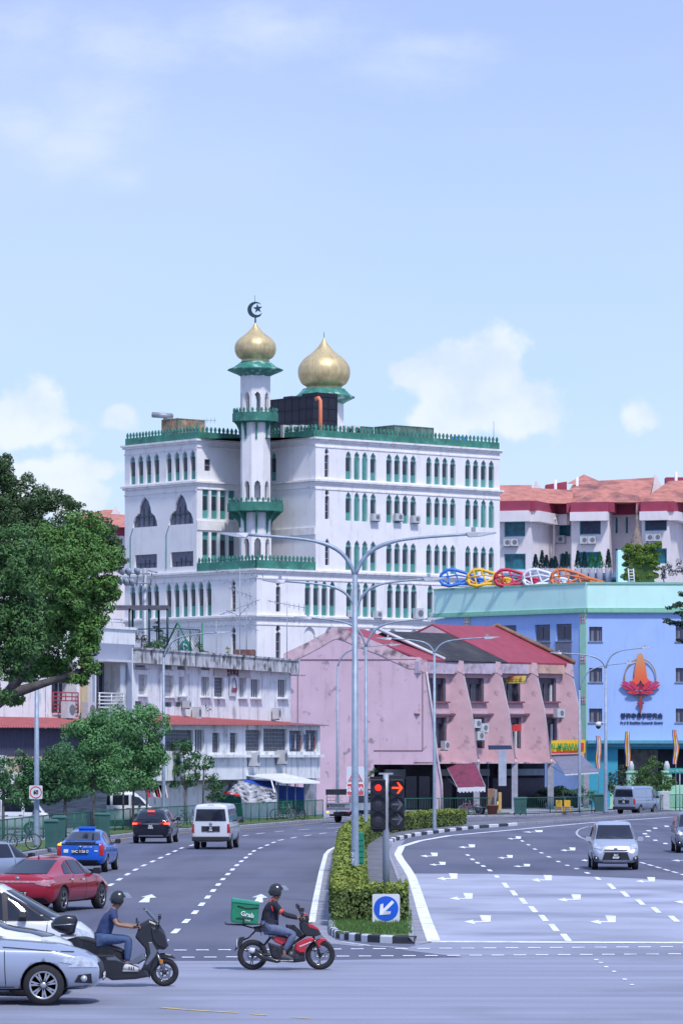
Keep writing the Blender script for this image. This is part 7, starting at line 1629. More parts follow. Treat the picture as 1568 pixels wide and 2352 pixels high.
# --- white saloon behind it
c = car_body(dict(L=4.5, W=1.78, r=.32, wb=2.65, ax=.05, keys=sedan_keys(4.5, 1.78, 1.6, 1.04, 1.08, (1.05,.2)), spokes=7), 'white saloon between the silver saloon and the white people carrier, bonnet and headlight showing', 'car', 'white_car', paint('paint_white', (.68,.70,.74), .0, .3))
side_set(c, [[(.3,1.0), (.95,.97), (.34,1.38), (.3,1.4)], [(-.5,1.0), (.22,1.0), (.2,1.4), (-.4,1.4)]], seams=[(.98,.32,.96,.95), (1.0,.93,1.9,.86)], mirror=(.82,.98), mm=MATS['paint_white'])
patch(c, [(-.6,1.0), (.6,1.0), (.48,1.37), (-.48,1.37)], '+x', CARGL, 'windscreen', n=(12,8), off=.012)
for s in (1, -1):
    patch(c, [(1.65,.86), (2.15,.72), (2.12,.86), (1.7,.96)], '+y' if s > 0 else '-y', HLAMP, 'headlight', n=(8,3), off=.014)
put(c, 170, 2289, (2.25, -.8), 0)
# --- white people carrier
c = car_body(dict(L=4.6, W=1.8, r=.33, wb=2.75, ax=.1, spokes=5, keys=[(-2.3,.78,.42,.95,1.5,.62), (-2.2,.86,.3,1.0,1.62,.66), (-1.6,.9,.22,1.02,1.7,.66), (0,.9,.2,1.02,1.72,.66), (.55,.9,.2,1.0,1.66,.64), (1.55,.89,.2,.98,1.09,.68), (2.0,.84,.24,.84,.95,.62), (2.22,.72,.3,.7,.78,.52), (2.3,.56,.42,.6,.62,.44)]), 'white people carrier third back in the lower left queue, dark steep windscreen pillar', 'car', 'white_people_carrier', paint('paint_white2', (.66,.68,.73), .0, .3))
side_set(c, [[(.72,1.05), (1.42,1.03), (.75,1.48), (.68,1.52)], [(-.5,1.05), (.62,1.05), (.58,1.6), (-.5,1.62)], [(-1.8,1.06), (-.58,1.05), (-.58,1.62), (-1.75,1.56)]], seams=[(.65,.3,.68,1.03), (1.4,.4,1.45,1.0)], mirror=(1.0,1.06), mm=CLADD, pillar=[(-1.9,1.03), (1.6,1.02), (.5,1.63), (-1.85,1.62)])
patch(c, [(-.68,1.08), (.68,1.08), (.55,1.58), (-.55,1.58)], '+x', CARGL, 'windscreen', n=(12,8), off=.012)
for s in (1, -1): patch(c, [(1.85,.78), (2.2,.66), (2.15,.80), (1.75,.95)], '+y' if s > 0 else '-y', HLAMP, 'headlight', n=(8,4), off=.014); patch(c, [(s*.8,.72), (s*.5,.68), (s*.46,.8), (s*.74,.9)], '+x', HLAMP, 'headlight', n=(6,4), off=.014)
put(c, 209, 2243, (2.25, -.8), 0)
# --- red saloon
k = sedan_keys(4.68, 1.83, 1.42, .84, .98, (1.25,.35), (-.85,-2.0)); RP = paint('paint_red', (.40,.012,.035), .2, .28); RLAMP = mat('pale_tail_lamp', (.55,.28,.32), .2, .2, var=.3, scale=12)
c = car_body(dict(L=4.68, W=1.83, r=.335, wb=2.72, ax=.05, keys=k, spokes=5, rim=mat('dark_alloy', (.3,.3,.33), .35, .8)), 'dark red saloon seen from behind at the left queue, swooping roof and lit tail strip', 'car', 'red_car', RP)
side_set(c, [[(.3,.98), (1.0,.95), (.42,1.27), (.25,1.33)], [(-.55,.99), (.22,.98), (.18,1.34), (-.45,1.34)], [(-1.15,1.0), (-.63,1.0), (-.55,1.32), (-.85,1.22)]], seams=[(1.05,.3,1.03,.95), (.24,.3,.26,.97), (-.95,.5,-.6,.97), (1.0,.28,-.9,.28), (-1.2,.62,.9,.75)], handles=[(.0,.83), (-.78,.85)], mirror=(.82,.97))
patch(c, [(-.62,1.02), (.62,1.02), (.50,1.35), (-.50,1.35)], '-x', CARGL, 'rear_window', n=(12,8), off=.012)
patch(c, [(-.72,.80), (.72,.80), (.72,.845), (-.72,.845)], '-x', RLAMP, 'tail_strip', n=(16,2), off=.014)
for s in (1, -1): patch(c, [(s*.52,.76), (s*.84,.70), (s*.82,.87), (s*.50,.84)], '-x', RLAMP, 'taillight', n=(6,4), off=.016); patch(c, [(-2.25,.74), (-1.9,.80), (-2.0,.88), (-2.27,.86)], '+y' if s > 0 else '-y', RLAMP, 'taillight', n=(6,3), off=.014)
patch(c, [(-.75,.28), (.75,.28), (.7,.40), (-.7,.40)], '-x', CLADD, 'rear_valance', n=(12,3), off=.012); plate(c, -2.3, .50, 'SNB 6841 T')
mb = MB(); mb.mat(CHRM); mb.lathe([(.06,-.01), (.05,.01)], (c.bvh.ray_cast(Vector((-9,0,.93)), Vector((1,0,0)))[0].x-.01, 0, .91), 14, 'x'); mb.build('badge', None, c.root)
mb = MB(); mb.hull([Vector((-.9+a, b, 1.41+z_)) for a, b, z_ in ((0,-.02,0), (0,.02,0), (.14,-.02,0), (.14,.02,0), (.0,0,.08))]); mb.build('roof_fin', RP, c.root)
put(c, 148, 2096, (c.wx[0], -.9), 72)
# --- silver hatchback at the left edge
hk = [(-2.1,.72,.45,.85,.9,.6), (-2.05,.82,.33,.95,1.02,.66), (-1.7,.88,.24,.98,1.32,.60), (-1.3,.89,.2,.98,1.46,.60), (-.4,.89,.2,.97,1.5,.62), (.3,.89,.2,.96,1.46,.62), (1.15,.88,.2,.95,1.04,.66), (1.7,.84,.22,.84,.92,.62), (2.05,.7,.3,.64,.68,.5), (2.12,.58,.4,.56,.58,.44)]
c = car_body(dict(L=4.2, W=1.78, r=.32, wb=2.6, ax=.05, keys=hk), 'silver hatchback cut by the left edge, between the red saloon and the speed sign', 'car', 'silver_hatchback', paint('paint_silver2', (.36,.42,.53), .5))
side_set(c, [[(.3,1.0), (1.0,.98), (.42,1.36), (.25,1.4)], [(-.6,1.0), (.2,1.0), (.18,1.4), (-.5,1.42)], [(-1.35,1.02), (-.68,1.0), (-.6,1.4), (-1.2,1.36)]], seams=[(.25,.3,.25,.98)], mirror=(.85,.98))
patch(c, [(-.62,1.03), (.62,1.03), (.52,1.38), (-.52,1.38)], '-x', CARGL, 'rear_window', n=(12,8), off=.012)
for s in (1, -1): patch(c, [(s*.45,.83), (s*.85,.80), (s*.84,.96), (s*.45,.92)], '-x', TLAMP, 'taillight', n=(6,4), off=.016)
put(c, 78, 2044, (c.wx[1]-.3, -.88), 52)
# --- blue taxi
tk_ = [(-2.25,.70,.50,.98,1.0,.6), (-2.2,.82,.34,1.02,1.05,.68), (-1.95,.87,.25,1.0,1.10,.66), (-1.1,.88,.2,.97,1.38,.56), (-.3,.88,.2,.96,1.47,.58), (.3,.88,.2,.94,1.42,.58), (1.3,.87,.2,.9,.99,.64), (1.8,.82,.22,.8,.86,.6), (2.15,.68,.3,.6,.64,.5), (2.27,.55,.4,.54,.56,.42)]
TB = paint('paint_blue', (.005,.12,.62), .05, .3)
c = car_body(dict(L=4.5, W=1.76, r=.31, wb=2.7, ax=.02, keys=tk_), 'bright blue taxi seen from behind with a blue roof sign, plate SHC 1126 D', 'taxi', 'blue_taxi', TB)
side_set(c, [[(.2,.98), (1.1,.95), (.45,1.30), (.18,1.38)], [(-.6,.98), (.12,.98), (.1,1.38), (-.5,1.38)], [(-1.3,1.0), (-.68,1.0), (-.58,1.36), (-.95,1.28)]], seams=[(.15,.3,.16,.97)], mirror=(.8,.97), mm=CLADD)
patch(c, [(-.64,1.12), (.64,1.12), (.50,1.40), (-.50,1.40)], '-x', CARGL, 'rear_window', n=(12,8), off=.012); patch(c, [(-.66,.97), (.66,.97), (.64,1.08), (-.64,1.08)], '-x', CARGL, 'lower_rear_window', n=(12,3), off=.013)
for s in (1, -1): patch(c, [(s*.66,.62), (s*.80,.60), (s*.85,1.02), (s*.68,1.04)], '-x', TLAMP, 'taillight', n=(4,8), off=.016)
patch(c, [(.66,.95), (.82,.95), (.83,1.03), (.68,1.04)], '-x', AMB, 'indicator', n=(3,3), off=.022)
patch(c, [(-.72,.27), (.72,.27), (.6,.44), (-.6,.44)], '-x', CLADD, 'rear_valance', n=(12,3), off=.014); plate(c, -2.2, .74, 'SHC 1126 D', .56, .15)
mb = MB(); mb.mat(TB); mb.bev(-.55,-.35,-.30,.30,1.49,1.58,.02); mb.mat(CLADD); mb.box(-.52,-.38,-.28,.28,1.47,1.50); mb.build('roof_sign', None, c.root)
mb = MB()
for y0, y1, z0, z1 in ((.42,.58,.70,.82), (-.5,-.62,.74,.78)): patch(c, [(y0,z0), (y1,z0), (y1,z1), (y0,z1)], '-x', PLW, mb=mb, n=(2,2), off=.015)
mb.build('sticker', None, c.root)
xr = c.bvh.ray_cast(Vector((-9,.2,.90)), Vector((1,0,0)))[0].x
text('· 6555 1188', .07, PLW, c.root, Vector((xr-.02, -.25, .90)), (0,-1,0), (-1,0,0), .002); text('taxi booking', .06, PLW, c.root, Vector((xr-.02, .34, .90)), (0,-1,0), (-1,0,0), .002) if 0 else None
mb = MB(); mb.mat(CHRM); mb.lathe([(.055,-.01), (.045,.01)], (xr-.01, 0, .90), 14, 'x'); mb.build('badge', None, c.root)
put(c, 249, 2003, (c.wx[0], -.87), 86)
# --- black crossover
bk = [(-2.2,.72,.5,1.0,1.08,.62), (-2.16,.84,.34,1.05,1.12,.68), (-1.85,.9,.26,1.04,1.4,.62), (-1.5,.91,.24,1.04,1.56,.62), (-.4,.91,.22,1.02,1.6,.64), (.4,.91,.22,1.0,1.55,.64), (1.2,.9,.22,.98,1.08,.68), (1.8,.86,.24,.88,.95,.62), (2.15,.72,.32,.66,.7,.5), (2.22,.6,.42,.6,.62,.44)]
BP = paint('paint_black', (.012,.014,.028), .3, .2)
c = car_body(dict(L=4.4, W=1.82, r=.34, wb=2.65, ax=.02, keys=bk), 'black crossover braking, seen from behind with red lights glowing', 'car', 'black_car', BP)
side_set(c, [[(.3,1.05), (1.1,1.02), (.5,1.45), (.28,1.5)], [(-.6,1.05), (.22,1.05), (.2,1.5), (-.55,1.52)], [(-1.5,1.08), (-.68,1.05), (-.62,1.5), (-1.35,1.46)]], seams=[(.25,.3,.25,1.0)], mirror=(.85,1.04), mm=BP)
patch(c, [(-.66,1.12), (.66,1.12), (.54,1.48), (-.54,1.48)], '-x', CARGL, 'rear_window', n=(12,8), off=.012)
for s in (1, -1): patch(c, [(s*.44,.90), (s*.86,.88), (s*.84,1.02), (s*.42,.98)], '-x', TLAMP, 'taillight', n=(6,4), off=.016); patch(c, [(s*.62,.90), (s*.86,.89), (s*.84,.97), (s*.62,.96)], '-x', TLIT, 'brake_light', n=(4,3), off=.022)
patch(c, [(-.42,.90), (.42,.90), (.42,.93), (-.42,.93)], '-x', CHRM, 'chrome_bar', n=(10,1), off=.016); mb = MB(); mb.mat(BLIT); mb.box(-1.98,-1.9,-.16,.16,1.48,1.53); mb.build('high_brake_light', None, c.root)
patch(c, [(-.6,.34), (.6,.34), (.55,.40), (-.55,.40)], '-x', CHRM, 'bumper_strip', n=(8,1), off=.016); plate(c, -2.2, .78, '', .34, .2, two=('SLH', '4207J'))
put(c, 395, 1937, (c.wx[0], -.9), 86)
# --- vans
def van(label, name, pnt, glass_side=True, two=('YP', '638'), plate_m=None, lbl_cat='van'):
    L, w, H = 4.7, .85, 1.98
    vk = [(-2.35,.78,.42,1.05,1.80,.66), (-2.32,.83,.36,1.1,1.9,.70), (-2.2,.85,.32,1.12,1.96,.72), (0,.85,.3,1.12,1.98,.73), (1.1,.85,.3,1.12,1.96,.73), (1.75,.84,.3,1.1,1.55,.70), (2.1,.83,.32,1.02,1.14,.70), (2.3,.76,.36,.9,.96,.62), (2.36,.66,.42,.8,.84,.54)]
    c = car_body(dict(L=L, W=1.7, r=.32, wb=2.57, ax=.02, keys=vk, spokes=6, rim=mat('steel_rim', (.35,.37,.4), .4, .6)), label, lbl_cat, name, pnt)
    wins = [[(1.0,1.18), (1.85,1.16), (1.45,1.62), (1.0,1.74)]]
    if glass_side: wins += [[(-.05,1.2), (.85,1.2), (.85,1.76), (-.05,1.76)], [(-2.1,1.2), (-.2,1.2), (-.2,1.76), (-2.05,1.74)]]
    side_set(c, wins, seams=[(.95,.38,.95,1.85), (-.2,.4,-.2,1.85), (-2.2,.95,2.0,.98)]+([] if glass_side else [(-2.1,1.2,-.3,1.2), (-2.05,1.78,-.3,1.8), (.85,1.2,.85,1.75), (-.1,1.2,.85,1.2), (-.1,1.8,.85,1.8)]), handles=[(.8,1.02), (.1,1.0)], mirror=(1.45,1.12), mm=CLADD)
    patch(c, [(-.68,1.24), (.68,1.24), (.62,1.76), (-.62,1.76)], '-x', CARGL, 'rear_window', n=(12,8), off=.012); patch(c, [(-.72,1.14), (.72,1.14), (.62,1.76), (-.62,1.76)], '+x', CARGL, 'windscreen', n=(12,8), off=.012)
    for s in (1, -1):
        patch(c, [(s*.72,.72), (s*.83,.72), (s*.83,1.12), (s*.72,1.10)], '-x', TLAMP, 'taillight', n=(3,6), off=.016); patch(c, [(-2.34,.72), (-2.27,.72), (-2.27,1.12), (-2.33,1.12)], '+y' if s > 0 else '-y', TLAMP, 'taillight', n=(3,6), off=.014); patch(c, [(s*.72,.72), (s*.45,.70), (s*.42,.88), (s*.7,.92)], '+x', HLAMP, 'headlight', n=(5,4), off=.014)
    mb = MB(); mb.mat(CLADD); mb.bev(-2.44,-2.2,-.82,.82,.36,.56,.03); mb.build('rear_bumper', None, c.root)
    mb = MB(); mb.mat(CLADD); mb.box(-2.37,-2.34,-.4,.4,.78,1.02); mb.mat(CHRM); mb.lathe([(.075,-.01), (.06,.01)], (-2.36, 0, 1.12), 14, 'x'); mb.box(-2.385,-2.36,-.35,.35,1.0,1.03); mb.build('plate_recess', None, c.root)
    mb = MB(); mb.mat(PLB); mb.box(-2.385,-2.37,-.17,.17,.79,.98); np_ = mb.build('number_plate', None, c.root)
    for t, z_ in zip(two, (.93,.84)): text(t, .09, PLW, np_, Vector((-2.39, 0, z_)), (0,-1,0), (-1,0,0), .002, bold=.004)
    mb = MB(); mb.mat(TLAMP); mb.box(-2.3,-2.22,-.14,.14,1.9,1.95); mb.build('high_brake_light', None, c.root)
    return c
VW = paint('paint_van_white', (.62,.66,.72), .0, .35); VG = paint('paint_van_grey', (.27,.34,.46), .3, .35)
v1 = van('white van driving away in the middle lane beside the black crossover', 'white_van', VW); put(v1, 534, 1950, (v1.wx[0], -.84), 85.5)
v2 = van('grey blue panel van at the far right before the blue building', 'grey_van', VG, False, two=('GBJ', '5126')); put(v2, 1471, 1871, (v2.wx[0], -.84), 63)
# parked vehicles behind the left railing, copies of the van
def cp_van(src, label, px, py, deg, name):
    o = copy_tree(src.root); o.name = name; o['label'] = label; g = G(px, py, .0); o.location = (g.x, g.y, .13); o.rotation_euler = (0,0,math.radians(deg)); return o
cp_van(v1, 'white van parked behind the railing under the three dense trees', 260, 1903, 6, 'parked_van'); cp_van(v1, 'white van parked behind the railing at the far left edge', 10, 1925, 6, 'parked_van'); cp_van(v1, 'pale van parked under the awning just left of the driving white van', 452, 1881, 8, 'parked_van')
# car under the last pink shophouse
dk = copy_tree(c.root); dk.name = 'parked_car'; dk['label'] = 'dark car parked in the shade under the yellow banner'; dk.location = (PX(1290,300), 300, .01); dk.rotation_euler = (0,0,.15)
for o in list(dk.children):
    if 'brake' in o.name: bpy.data.objects.remove(o)
# small red car glimpsed in the arcade
# --- silver mini people carrier coming towards the camera
SM = paint('paint_silver3', (.45,.50,.60), .45)
mk_ = [(-2.1,.74,.45,1.0,1.45,.62), (-2.05,.82,.34,1.02,1.6,.64), (-1.4,.85,.24,1.03,1.68,.66), (0,.85,.2,1.02,1.7,.66), (.5,.85,.2,1.0,1.65,.64), (1.25,.85,.2,.98,1.14,.68), (1.75,.83,.22,.9,1.0,.66), (2.02,.76,.25,.74,.84,.58), (2.12,.64,.3,.6,.64,.5)]
c = car_body(dict(L=4.25, W=1.7, r=.3, wb=2.75, ax=.0, keys=mk_), 'silver mini people carrier coming towards the camera in the right carriageway', 'car', 'silver_people_carrier', SM)
side_set(c, [[(.4,1.06), (1.15,1.04), (.6,1.5), (.38,1.55)], [(-.7,1.06), (.32,1.06), (.3,1.58), (-.68,1.6)], [(-1.85,1.08), (-.78,1.06), (-.75,1.6), (-1.75,1.54)]], seams=[(.35,.3,.35,1.02)], mirror=(1.0,1.03), mm=SM)
patch(c, [(-.68,1.10), (.68,1.10), (.56,1.58), (-.56,1.58)], '+x', CARGL, 'windscreen', n=(14,8), off=.012)
for s in (1, -1):
    patch(c, [(s*.80,.80), (s*.50,.70), (s*.46,.78), (s*.70,.96)], '+x', HLAMP, 'headlight', n=(8,5), off=.016); patch(c, [(s*.78,.36), (s*.62,.34), (s*.62,.46), (s*.76,.50)], '+x', CLADD, 'fog_lamp_recess', n=(4,4), off=.016)
    mb = MB(); mb.mat(HLAMP); h_ = c.bvh.ray_cast(Vector((9, s*.69, .42)), Vector((-1,0,0))); mb.lathe([(.05,-.02), (.045,.03)], tuple(h_[0]+Vector((.01,0,0))), 14, 'x'); mb.build('fog_lamp', None, c.root)
patch(c, [(-.50,.36), (.50,.36), (.40,.64), (-.40,.64)], '+x', CLADD, 'grille', n=(12,6), off=.016); patch(c, [(-.44,.69), (.44,.69), (.40,.73), (-.40,.73)], '+x', CLADD, 'upper_grille', n=(12,2), off=.016); patch(c, [(-.62,.285), (.62,.285), (.62,.31), (-.62,.31)], '+x', CHRM, 'bumper_strip', n=(12,1), off=.018); patch(c, [(-.46,.64), (.46,.64), (.46,.66), (-.46,.66)], '+x', CHRM, 'chrome_bar', n=(12,1), off=.02)
hx = c.bvh.ray_cast(Vector((9,0,.76)), Vector((-1,0,0)))[0].x; mb = MB(); mb.mat(CHRM); mb.lathe([(.075,-.01), (.06,.02)], (hx+.01,0,.76), 14, 'x'); mb.build('badge', None, c.root)
plate(c, 2.1, .49, '', .34, .19, two=('SLC', '8056P'), dirx=1)
mb = MB()
for y0, y1, z0, z1 in ((-.1,-.55,1.12,1.16), (.5,.05,1.12,1.16)): patch(c, [(y0,z0), (y1,z0+.05), (y1,z0+.065), (y0,z0+.015)], '+x', CLADD, mb=mb, n=(8,1), off=.02)
mb.build('wiper', None, c.root)
put(c, 1412, 1998, (c.wx[1]+.3, 0), -91)
# dark car at right edge: copy with its own paint
d2 = copy_tree(c.root); d2.name = 'dark_car'; d2['label'] = 'dark grey car cut by the right edge with a lit headlamp'
GP = paint('paint_dark_grey', (.16,.18,.24), .4)
for o in list(d2.children):
    if o.name.startswith('body'): o.data = o.data.copy(); o.data.materials[0] = GP
    if o.name.startswith('mirror'): o.data = o.data.copy(); o.data.materials[0] = GP
g = G(1590, 1957); d2.location = (g.x, g.y, .006); d2.rotation_euler = (0,0,math.radians(-91))
mb = MB(); mb.mat(DRL)
lp = Matrix.Translation(g) @ Euler((0,0,math.radians(-91))).to_matrix().to_4x4()
for s in (1,-1): h_ = c.bvh.ray_cast(Vector((9, s*.66, .80)), Vector((-1,0,0)))[0]; mb2 = MB(); mb2.mat(DRL); mb2.lathe([(.07,-.02), (.06,.03)], tuple(lp @ h_), 12, 'x'); o_ = mb2.build('lit_headlamp', None, d2)
# --- light truck with canopy
tr = thing('light_truck', 'small grey open truck with a canopy frame and TOYOTA on its tailgate', 'truck', (0,0,0)); TG = mat('truck_grey', (.34,.38,.43), .5, .1, var=.12, scale=2); TD = mat('truck_dark', (.03,.035,.05), .7, var=.3)
mb = MB(); mb.box(-2.4,2.3,-.38,.38,.5,.68); mb.box(-2.3,-2.2,-.7,.7,.42,.55); mb.build('chassis', TD, tr)
mb = MB(); mb.box(-2.5,.6,-.84,.84,.78,.86); mb.box(-2.5,-2.45,-.84,.84,.86,1.24); mb.box(-2.45,.6,-.84,-.79,.86,1.22); mb.box(-2.45,.6,.79,.84,.86,1.22); mb.box(-2.53,-2.5,-.80,.80,.90,.93); mb.box(-2.53,-2.5,-.80,.80,1.18,1.21); mb.build('cargo_bed', TG, tr)
text('TOYOTA', .19, TD, tr, Vector((-2.54, .04, 1.055)), (0,-1,0), (-1,0,0), .004, bold=.006, sx=1.35); mb = MB(); mb.lathe([(.07,-.006), (.07,.006)], (-2.54, .68, 1.055), 14, 'x'); mb.build('badge', TD, tr)
mb = MB(); mb.bev(-2.5,.6,-.86,.86,1.98,2.06,.02); mb.box(-2.5,-2.46,-.86,.86,1.72,1.99); mb.box(-1.6,-.2,-.86,-.82,1.3,1.99); mb.build('canopy', TD, tr)
mb = MB()
for x in (-2.46,-1.0,.5):
    for y in (-.8,.8): mb.tube([(x,y,1.2), (x,y,2.0)], .025, 5)
for z_ in (1.38,1.58): mb.tube([(-2.46,.8,z_), (-2.46,-.3,z_)], .016, 4); mb.tube([(-2.46,-.8,z_), (.5,-.8,z_)], .016, 4)
for y in (.55,.2,-.1): mb.tube([(-2.46,y,1.38), (-2.46,y,1.58)], .014, 4)
mb.build('canopy_frame', GREYM, tr)
mb = MB(); mb.hull([Vector((x, y, z_)) for y in (-.82,.82) for x, z_ in ((.72,.5), (.72,1.85), (.9,1.95), (1.7,1.92), (2.15,1.15), (2.3,1.05), (2.32,.5))]); mb.build('cab', TG, tr)
mb = MB(); 
for s in (1,-1): mb.slab([(.95,s*.823,1.2), (1.9,s*.823,1.2), (1.65,s*.823,1.75), (.95,s*.823,1.78)], (0,s*.01,0))
mb.box(.705,.72,-.6,.6,1.3,1.75); mb.build('cab_window', CARGL, tr)
for x in (-1.2, 1.5):
    for s in (1,-1): wheel_parts(tr, x, s*.70, .33, .2, s, 6, MATS['steel_rim'])
for s in (1,-1): mb = MB(); mb.mat(AMB if s > 0 else TLAMP); mb.box(-2.53,-2.47,s*.72-.07,s*.72+.07,.62,.72); mb.build('taillight', None, tr)
mb = MB(); mb.mat(PLB); mb.box(-2.5,-2.48,-.5,-.1,.56,.72); mb.build('number_plate', None, tr)
put(tr, 826, 1890.5, (-1.2, -.8), 62)
# ================================================================= riders and motorcycles
SKINM = mat('skin', (.30,.165,.11), .55, var=.08, scale=6); TEE = mat('navy_tshirt', (.035,.06,.16), .9, var=.15, scale=8, bump=.4, bscale=9); JEAN = mat('blue_jeans', (.055,.095,.20), .9, var=.2, scale=8, bump=.4, bscale=9)
POLO = mat('black_jersey', (.02,.02,.035), .9, var=.3, scale=8, bump=.4, bscale=9); GJEAN = mat('grey_trousers', (.12,.15,.25), .9, var=.2, scale=7, bump=.5, bscale=9); SLV = mat('black_arm_sleeve', (.012,.012,.02), .8, var=.1)
HELM = mat('helmet_black', (.02,.022,.028), .25, var=.1, coat=.6); VIS = mat('clear_visor', (.35,.42,.50), .08, var=0, alpha=.45, coat=.5); SHOEW = mat('white_shoe', (.6,.6,.63), .7, var=.1); SHOEB = mat('grey_shoe', (.07,.07,.09), .8); SOLE = mat('shoe_sole', (.4,.4,.4), .8)
MBLK = mat('moto_black', (.016,.017,.022), .25, .1, var=.1, coat=.6); MGRY = mat('moto_grey', (.20,.22,.26), .3, .6, var=.1); MRED = mat('moto_red', (.50,.02,.035), .3, .1, var=.05, coat=.7); SEATM = mat('seat_vinyl', (.02,.02,.025), .6, var=.15)
def person(label, J, tee, trou, arm_m, shoe_m, belly=1., helmet_col=HELM):
    """J: joints as (x, z); right side is y<0"""
    V = lambda n, y=0.: (J[n][0], y, J[n][1])
    r = thing('person', label, 'person', V('hip')); r.location = (J['hip'][0], 0, J['hip'][1]); R0 = Vector(r.location)
    loc = lambda v: tuple(Vector(v[:3])-R0)+tuple(v[3:])
    vs, es, ix = [], [], {}
    def v(key, p, rad): ix[key] = len(vs); vs.append(loc(tuple(p)+(rad,))); return ix[key]
    v('pel', V('hip'), .115); v('w', V('waist'), .095); v('ch', V('chest'), .115); v('nk', V('neck'), .06); v('hd0', V('jaw'), (.065,.075)); v('hd', V('head'), (.078,.098)); v('hd2', V('crown'), (.06,.07))
    es += [(0,1), (1,2), (2,3), (3,4), (4,5), (5,6)]
    for s, n in ((-1,'r'), (1,'l')):
        v('sh'+n, V('shoulder', s*.175), .062); v('el'+n, V('elbow', s*.25), .043); v('wr'+n, V('wrist', s*.29), .028); v('hn'+n, V('hand', s*.30), (.036,.022))
        es += [(ix['ch'], ix['sh'+n]), (ix['sh'+n], ix['el'+n]), (ix['el'+n], ix['wr'+n]), (ix['wr'+n], ix['hn'+n])]
        v('th'+n, V('hip', s*.095), .10); v('kn'+n, V('knee', s*.19), .062); v('cf'+n, (J['knee'][0]*.6+J['ankle'][0]*.4, s*.19, J['knee'][1]*.6+J['ankle'][1]*.4), .055); v('an'+n, V('ankle', s*.17), .037); v('hl'+n, (J['ankle'][0], s*.17, J['toe'][1]+.03), .035); v('to'+n, V('toe', s*.18), .028)
        es += [(0, ix['th'+n]), (ix['th'+n], ix['kn'+n]), (ix['kn'+n], ix['cf'+n]), (ix['cf'+n], ix['an'+n]), (ix['an'+n], ix['hl'+n]), (ix['hl'+n], ix['to'+n])]
    roots = [0]
    # fingers curled round the grip, each its own chain rooted in the palm
    for s, n in ((-1,'r'), (1,'l')):
        hx, hz = J['hand']
        for k, ln in enumerate((.9, 1., .95, .78)):
            y = s*(.275+.019*k); i0 = len(vs)
            for a, b, rad in ((.0,.008,.009), (.035*ln,.012,.0085), (.052*ln,-.012,.008), (.036*ln,-.034,.007)): vs.append(loc((hx+a, y, hz+b, rad)))
            es += [(i0, i0+1), (i0+1, i0+2), (i0+2, i0+3)]; roots.append(i0)
        i0 = len(vs)
        for a, dy, b, rad in ((-.02,-.02,-.0,.011), (.005,-.04,-.02,.0095), (.03,-.045,-.03,.008)): vs.append(loc((hx+a, s*(.30+dy), hz+b, rad)))
        es += [(i0, i0+1), (i0+1, i0+2)]; roots.append(i0)
    body = skin('body', vs, es, SKINM, r, 1, roots)
    def cl(name, keys, edges, m, g=1.0, sub=1):
        q = [];
        for kk in keys:
            if isinstance(kk, tuple): q.append(loc(kk)); continue
            o = vs[ix[kk]]; rad = o[3]; add = .016*g
            if kk in B0: q.append(tuple(o[:3])+((B0[kk] if name == 'shirt' else .128*belly),)); continue
            q.append(tuple(o[:3])+(tuple(a+add for a in rad) if isinstance(rad, tuple) else (rad+add, rad+add),))
        return skin(name, q, edges, m, r, sub)
    B0 = dict(pel=.15*belly, w=.15*belly, ch=.158*(1+(belly-1)*.6), th=.115)
    se = [J['shoulder'][0]*.35+J['elbow'][0]*.65, J['shoulder'][1]*.35+J['elbow'][1]*.65]
    sl = cl('shirt', ['w', 'ch', 'pel', (J['neck'][0]-.005, 0, J['neck'][1]-.035, .07), 'shr', 'shl', (se[0], -.225, se[1], .062), (se[0], .225, se[1], .062), (J['hip'][0]-.01, 0, J['hip'][1]-.02, .150*belly)], [(0,1), (0,2), (1,3), (1,4), (1,5), (4,6), (5,7), (2,8)], tee, 1.1)
    cl('trousers', ['pel', 'thr', 'knr', 'cfr', 'anr', 'thl', 'knl', 'cfl', 'anl'], [(0,1), (1,2), (2,3), (3,4), (0,5), (5,6), (6,7), (7,8)], trou, 1.05)
    if arm_m:
        for n in 'rl': 
            e, w_ = vs[ix['el'+n]], vs[ix['wr'+n]]; q = [(se[0]-R0.x, (-.225 if n == 'r' else .225), se[1]-R0.z, .052), e[:3]+(.050,), w_[:3]+(.036,)]
            skin('arm_sleeve', q, [(0,1), (1,2)], arm_m, r, 1)
    for n, s in (('r',-1), ('l',1)):
        mb = MB(); mb.smooth = True; ax, tx_ = J['ankle'][0], J['toe'][0]; z0 = J['toe'][1]-.03; y = s*.175
        mb.hull([Vector(p)-Vector((0,0,0)) for p in ((ax-.075,y-.035,z0), (ax-.075,y+.035,z0), (ax-.07,y,z0+.09), (ax-.02,y-.035,z0+.11), (ax-.02,y+.035,z0+.11), (ax+.05,y-.03,z0+.10), (ax+.05,y+.03,z0+.10), (tx_,y-.045,z0+.02), (tx_,y+.045,z0+.02), (tx_+.04,y,z0+.0), (tx_+.04,y,z0+.04), (tx_-.05,y-.05,z0), (tx_-.05,y+.05,z0), (tx_-.03,y,z0+.07))])
        sh = mb.build('shoe', shoe_m, r); mb = MB(); mb.box(ax-.08, tx_+.03, y-.045, y+.045, z0-.018, z0+.003); mb.build('sole', SOLE, sh)
        if shoe_m is SHOEW:
            mb = MB(); mb.mat(CLADD)
            for k in range(3): mb.box(ax+.03+k*.04, ax+.045+k*.04, y-.052, y-.045, z0+.01, z0+.07)
            mb.build('stripe', None, sh)
    # helmet, open faced with a raised clear visor
    hx, hz = J['head']; mb = MB(); mb.smooth = True; n1, n2 = 20, 14
    def hp(u, v_):
        th = u*2*PI; ph = v_*PI*.70; rr = math.sin(ph); return Vector((hx-.005+.152*rr*math.cos(th), .132*rr*math.sin(th), hz+.02+.15*math.cos(ph)))
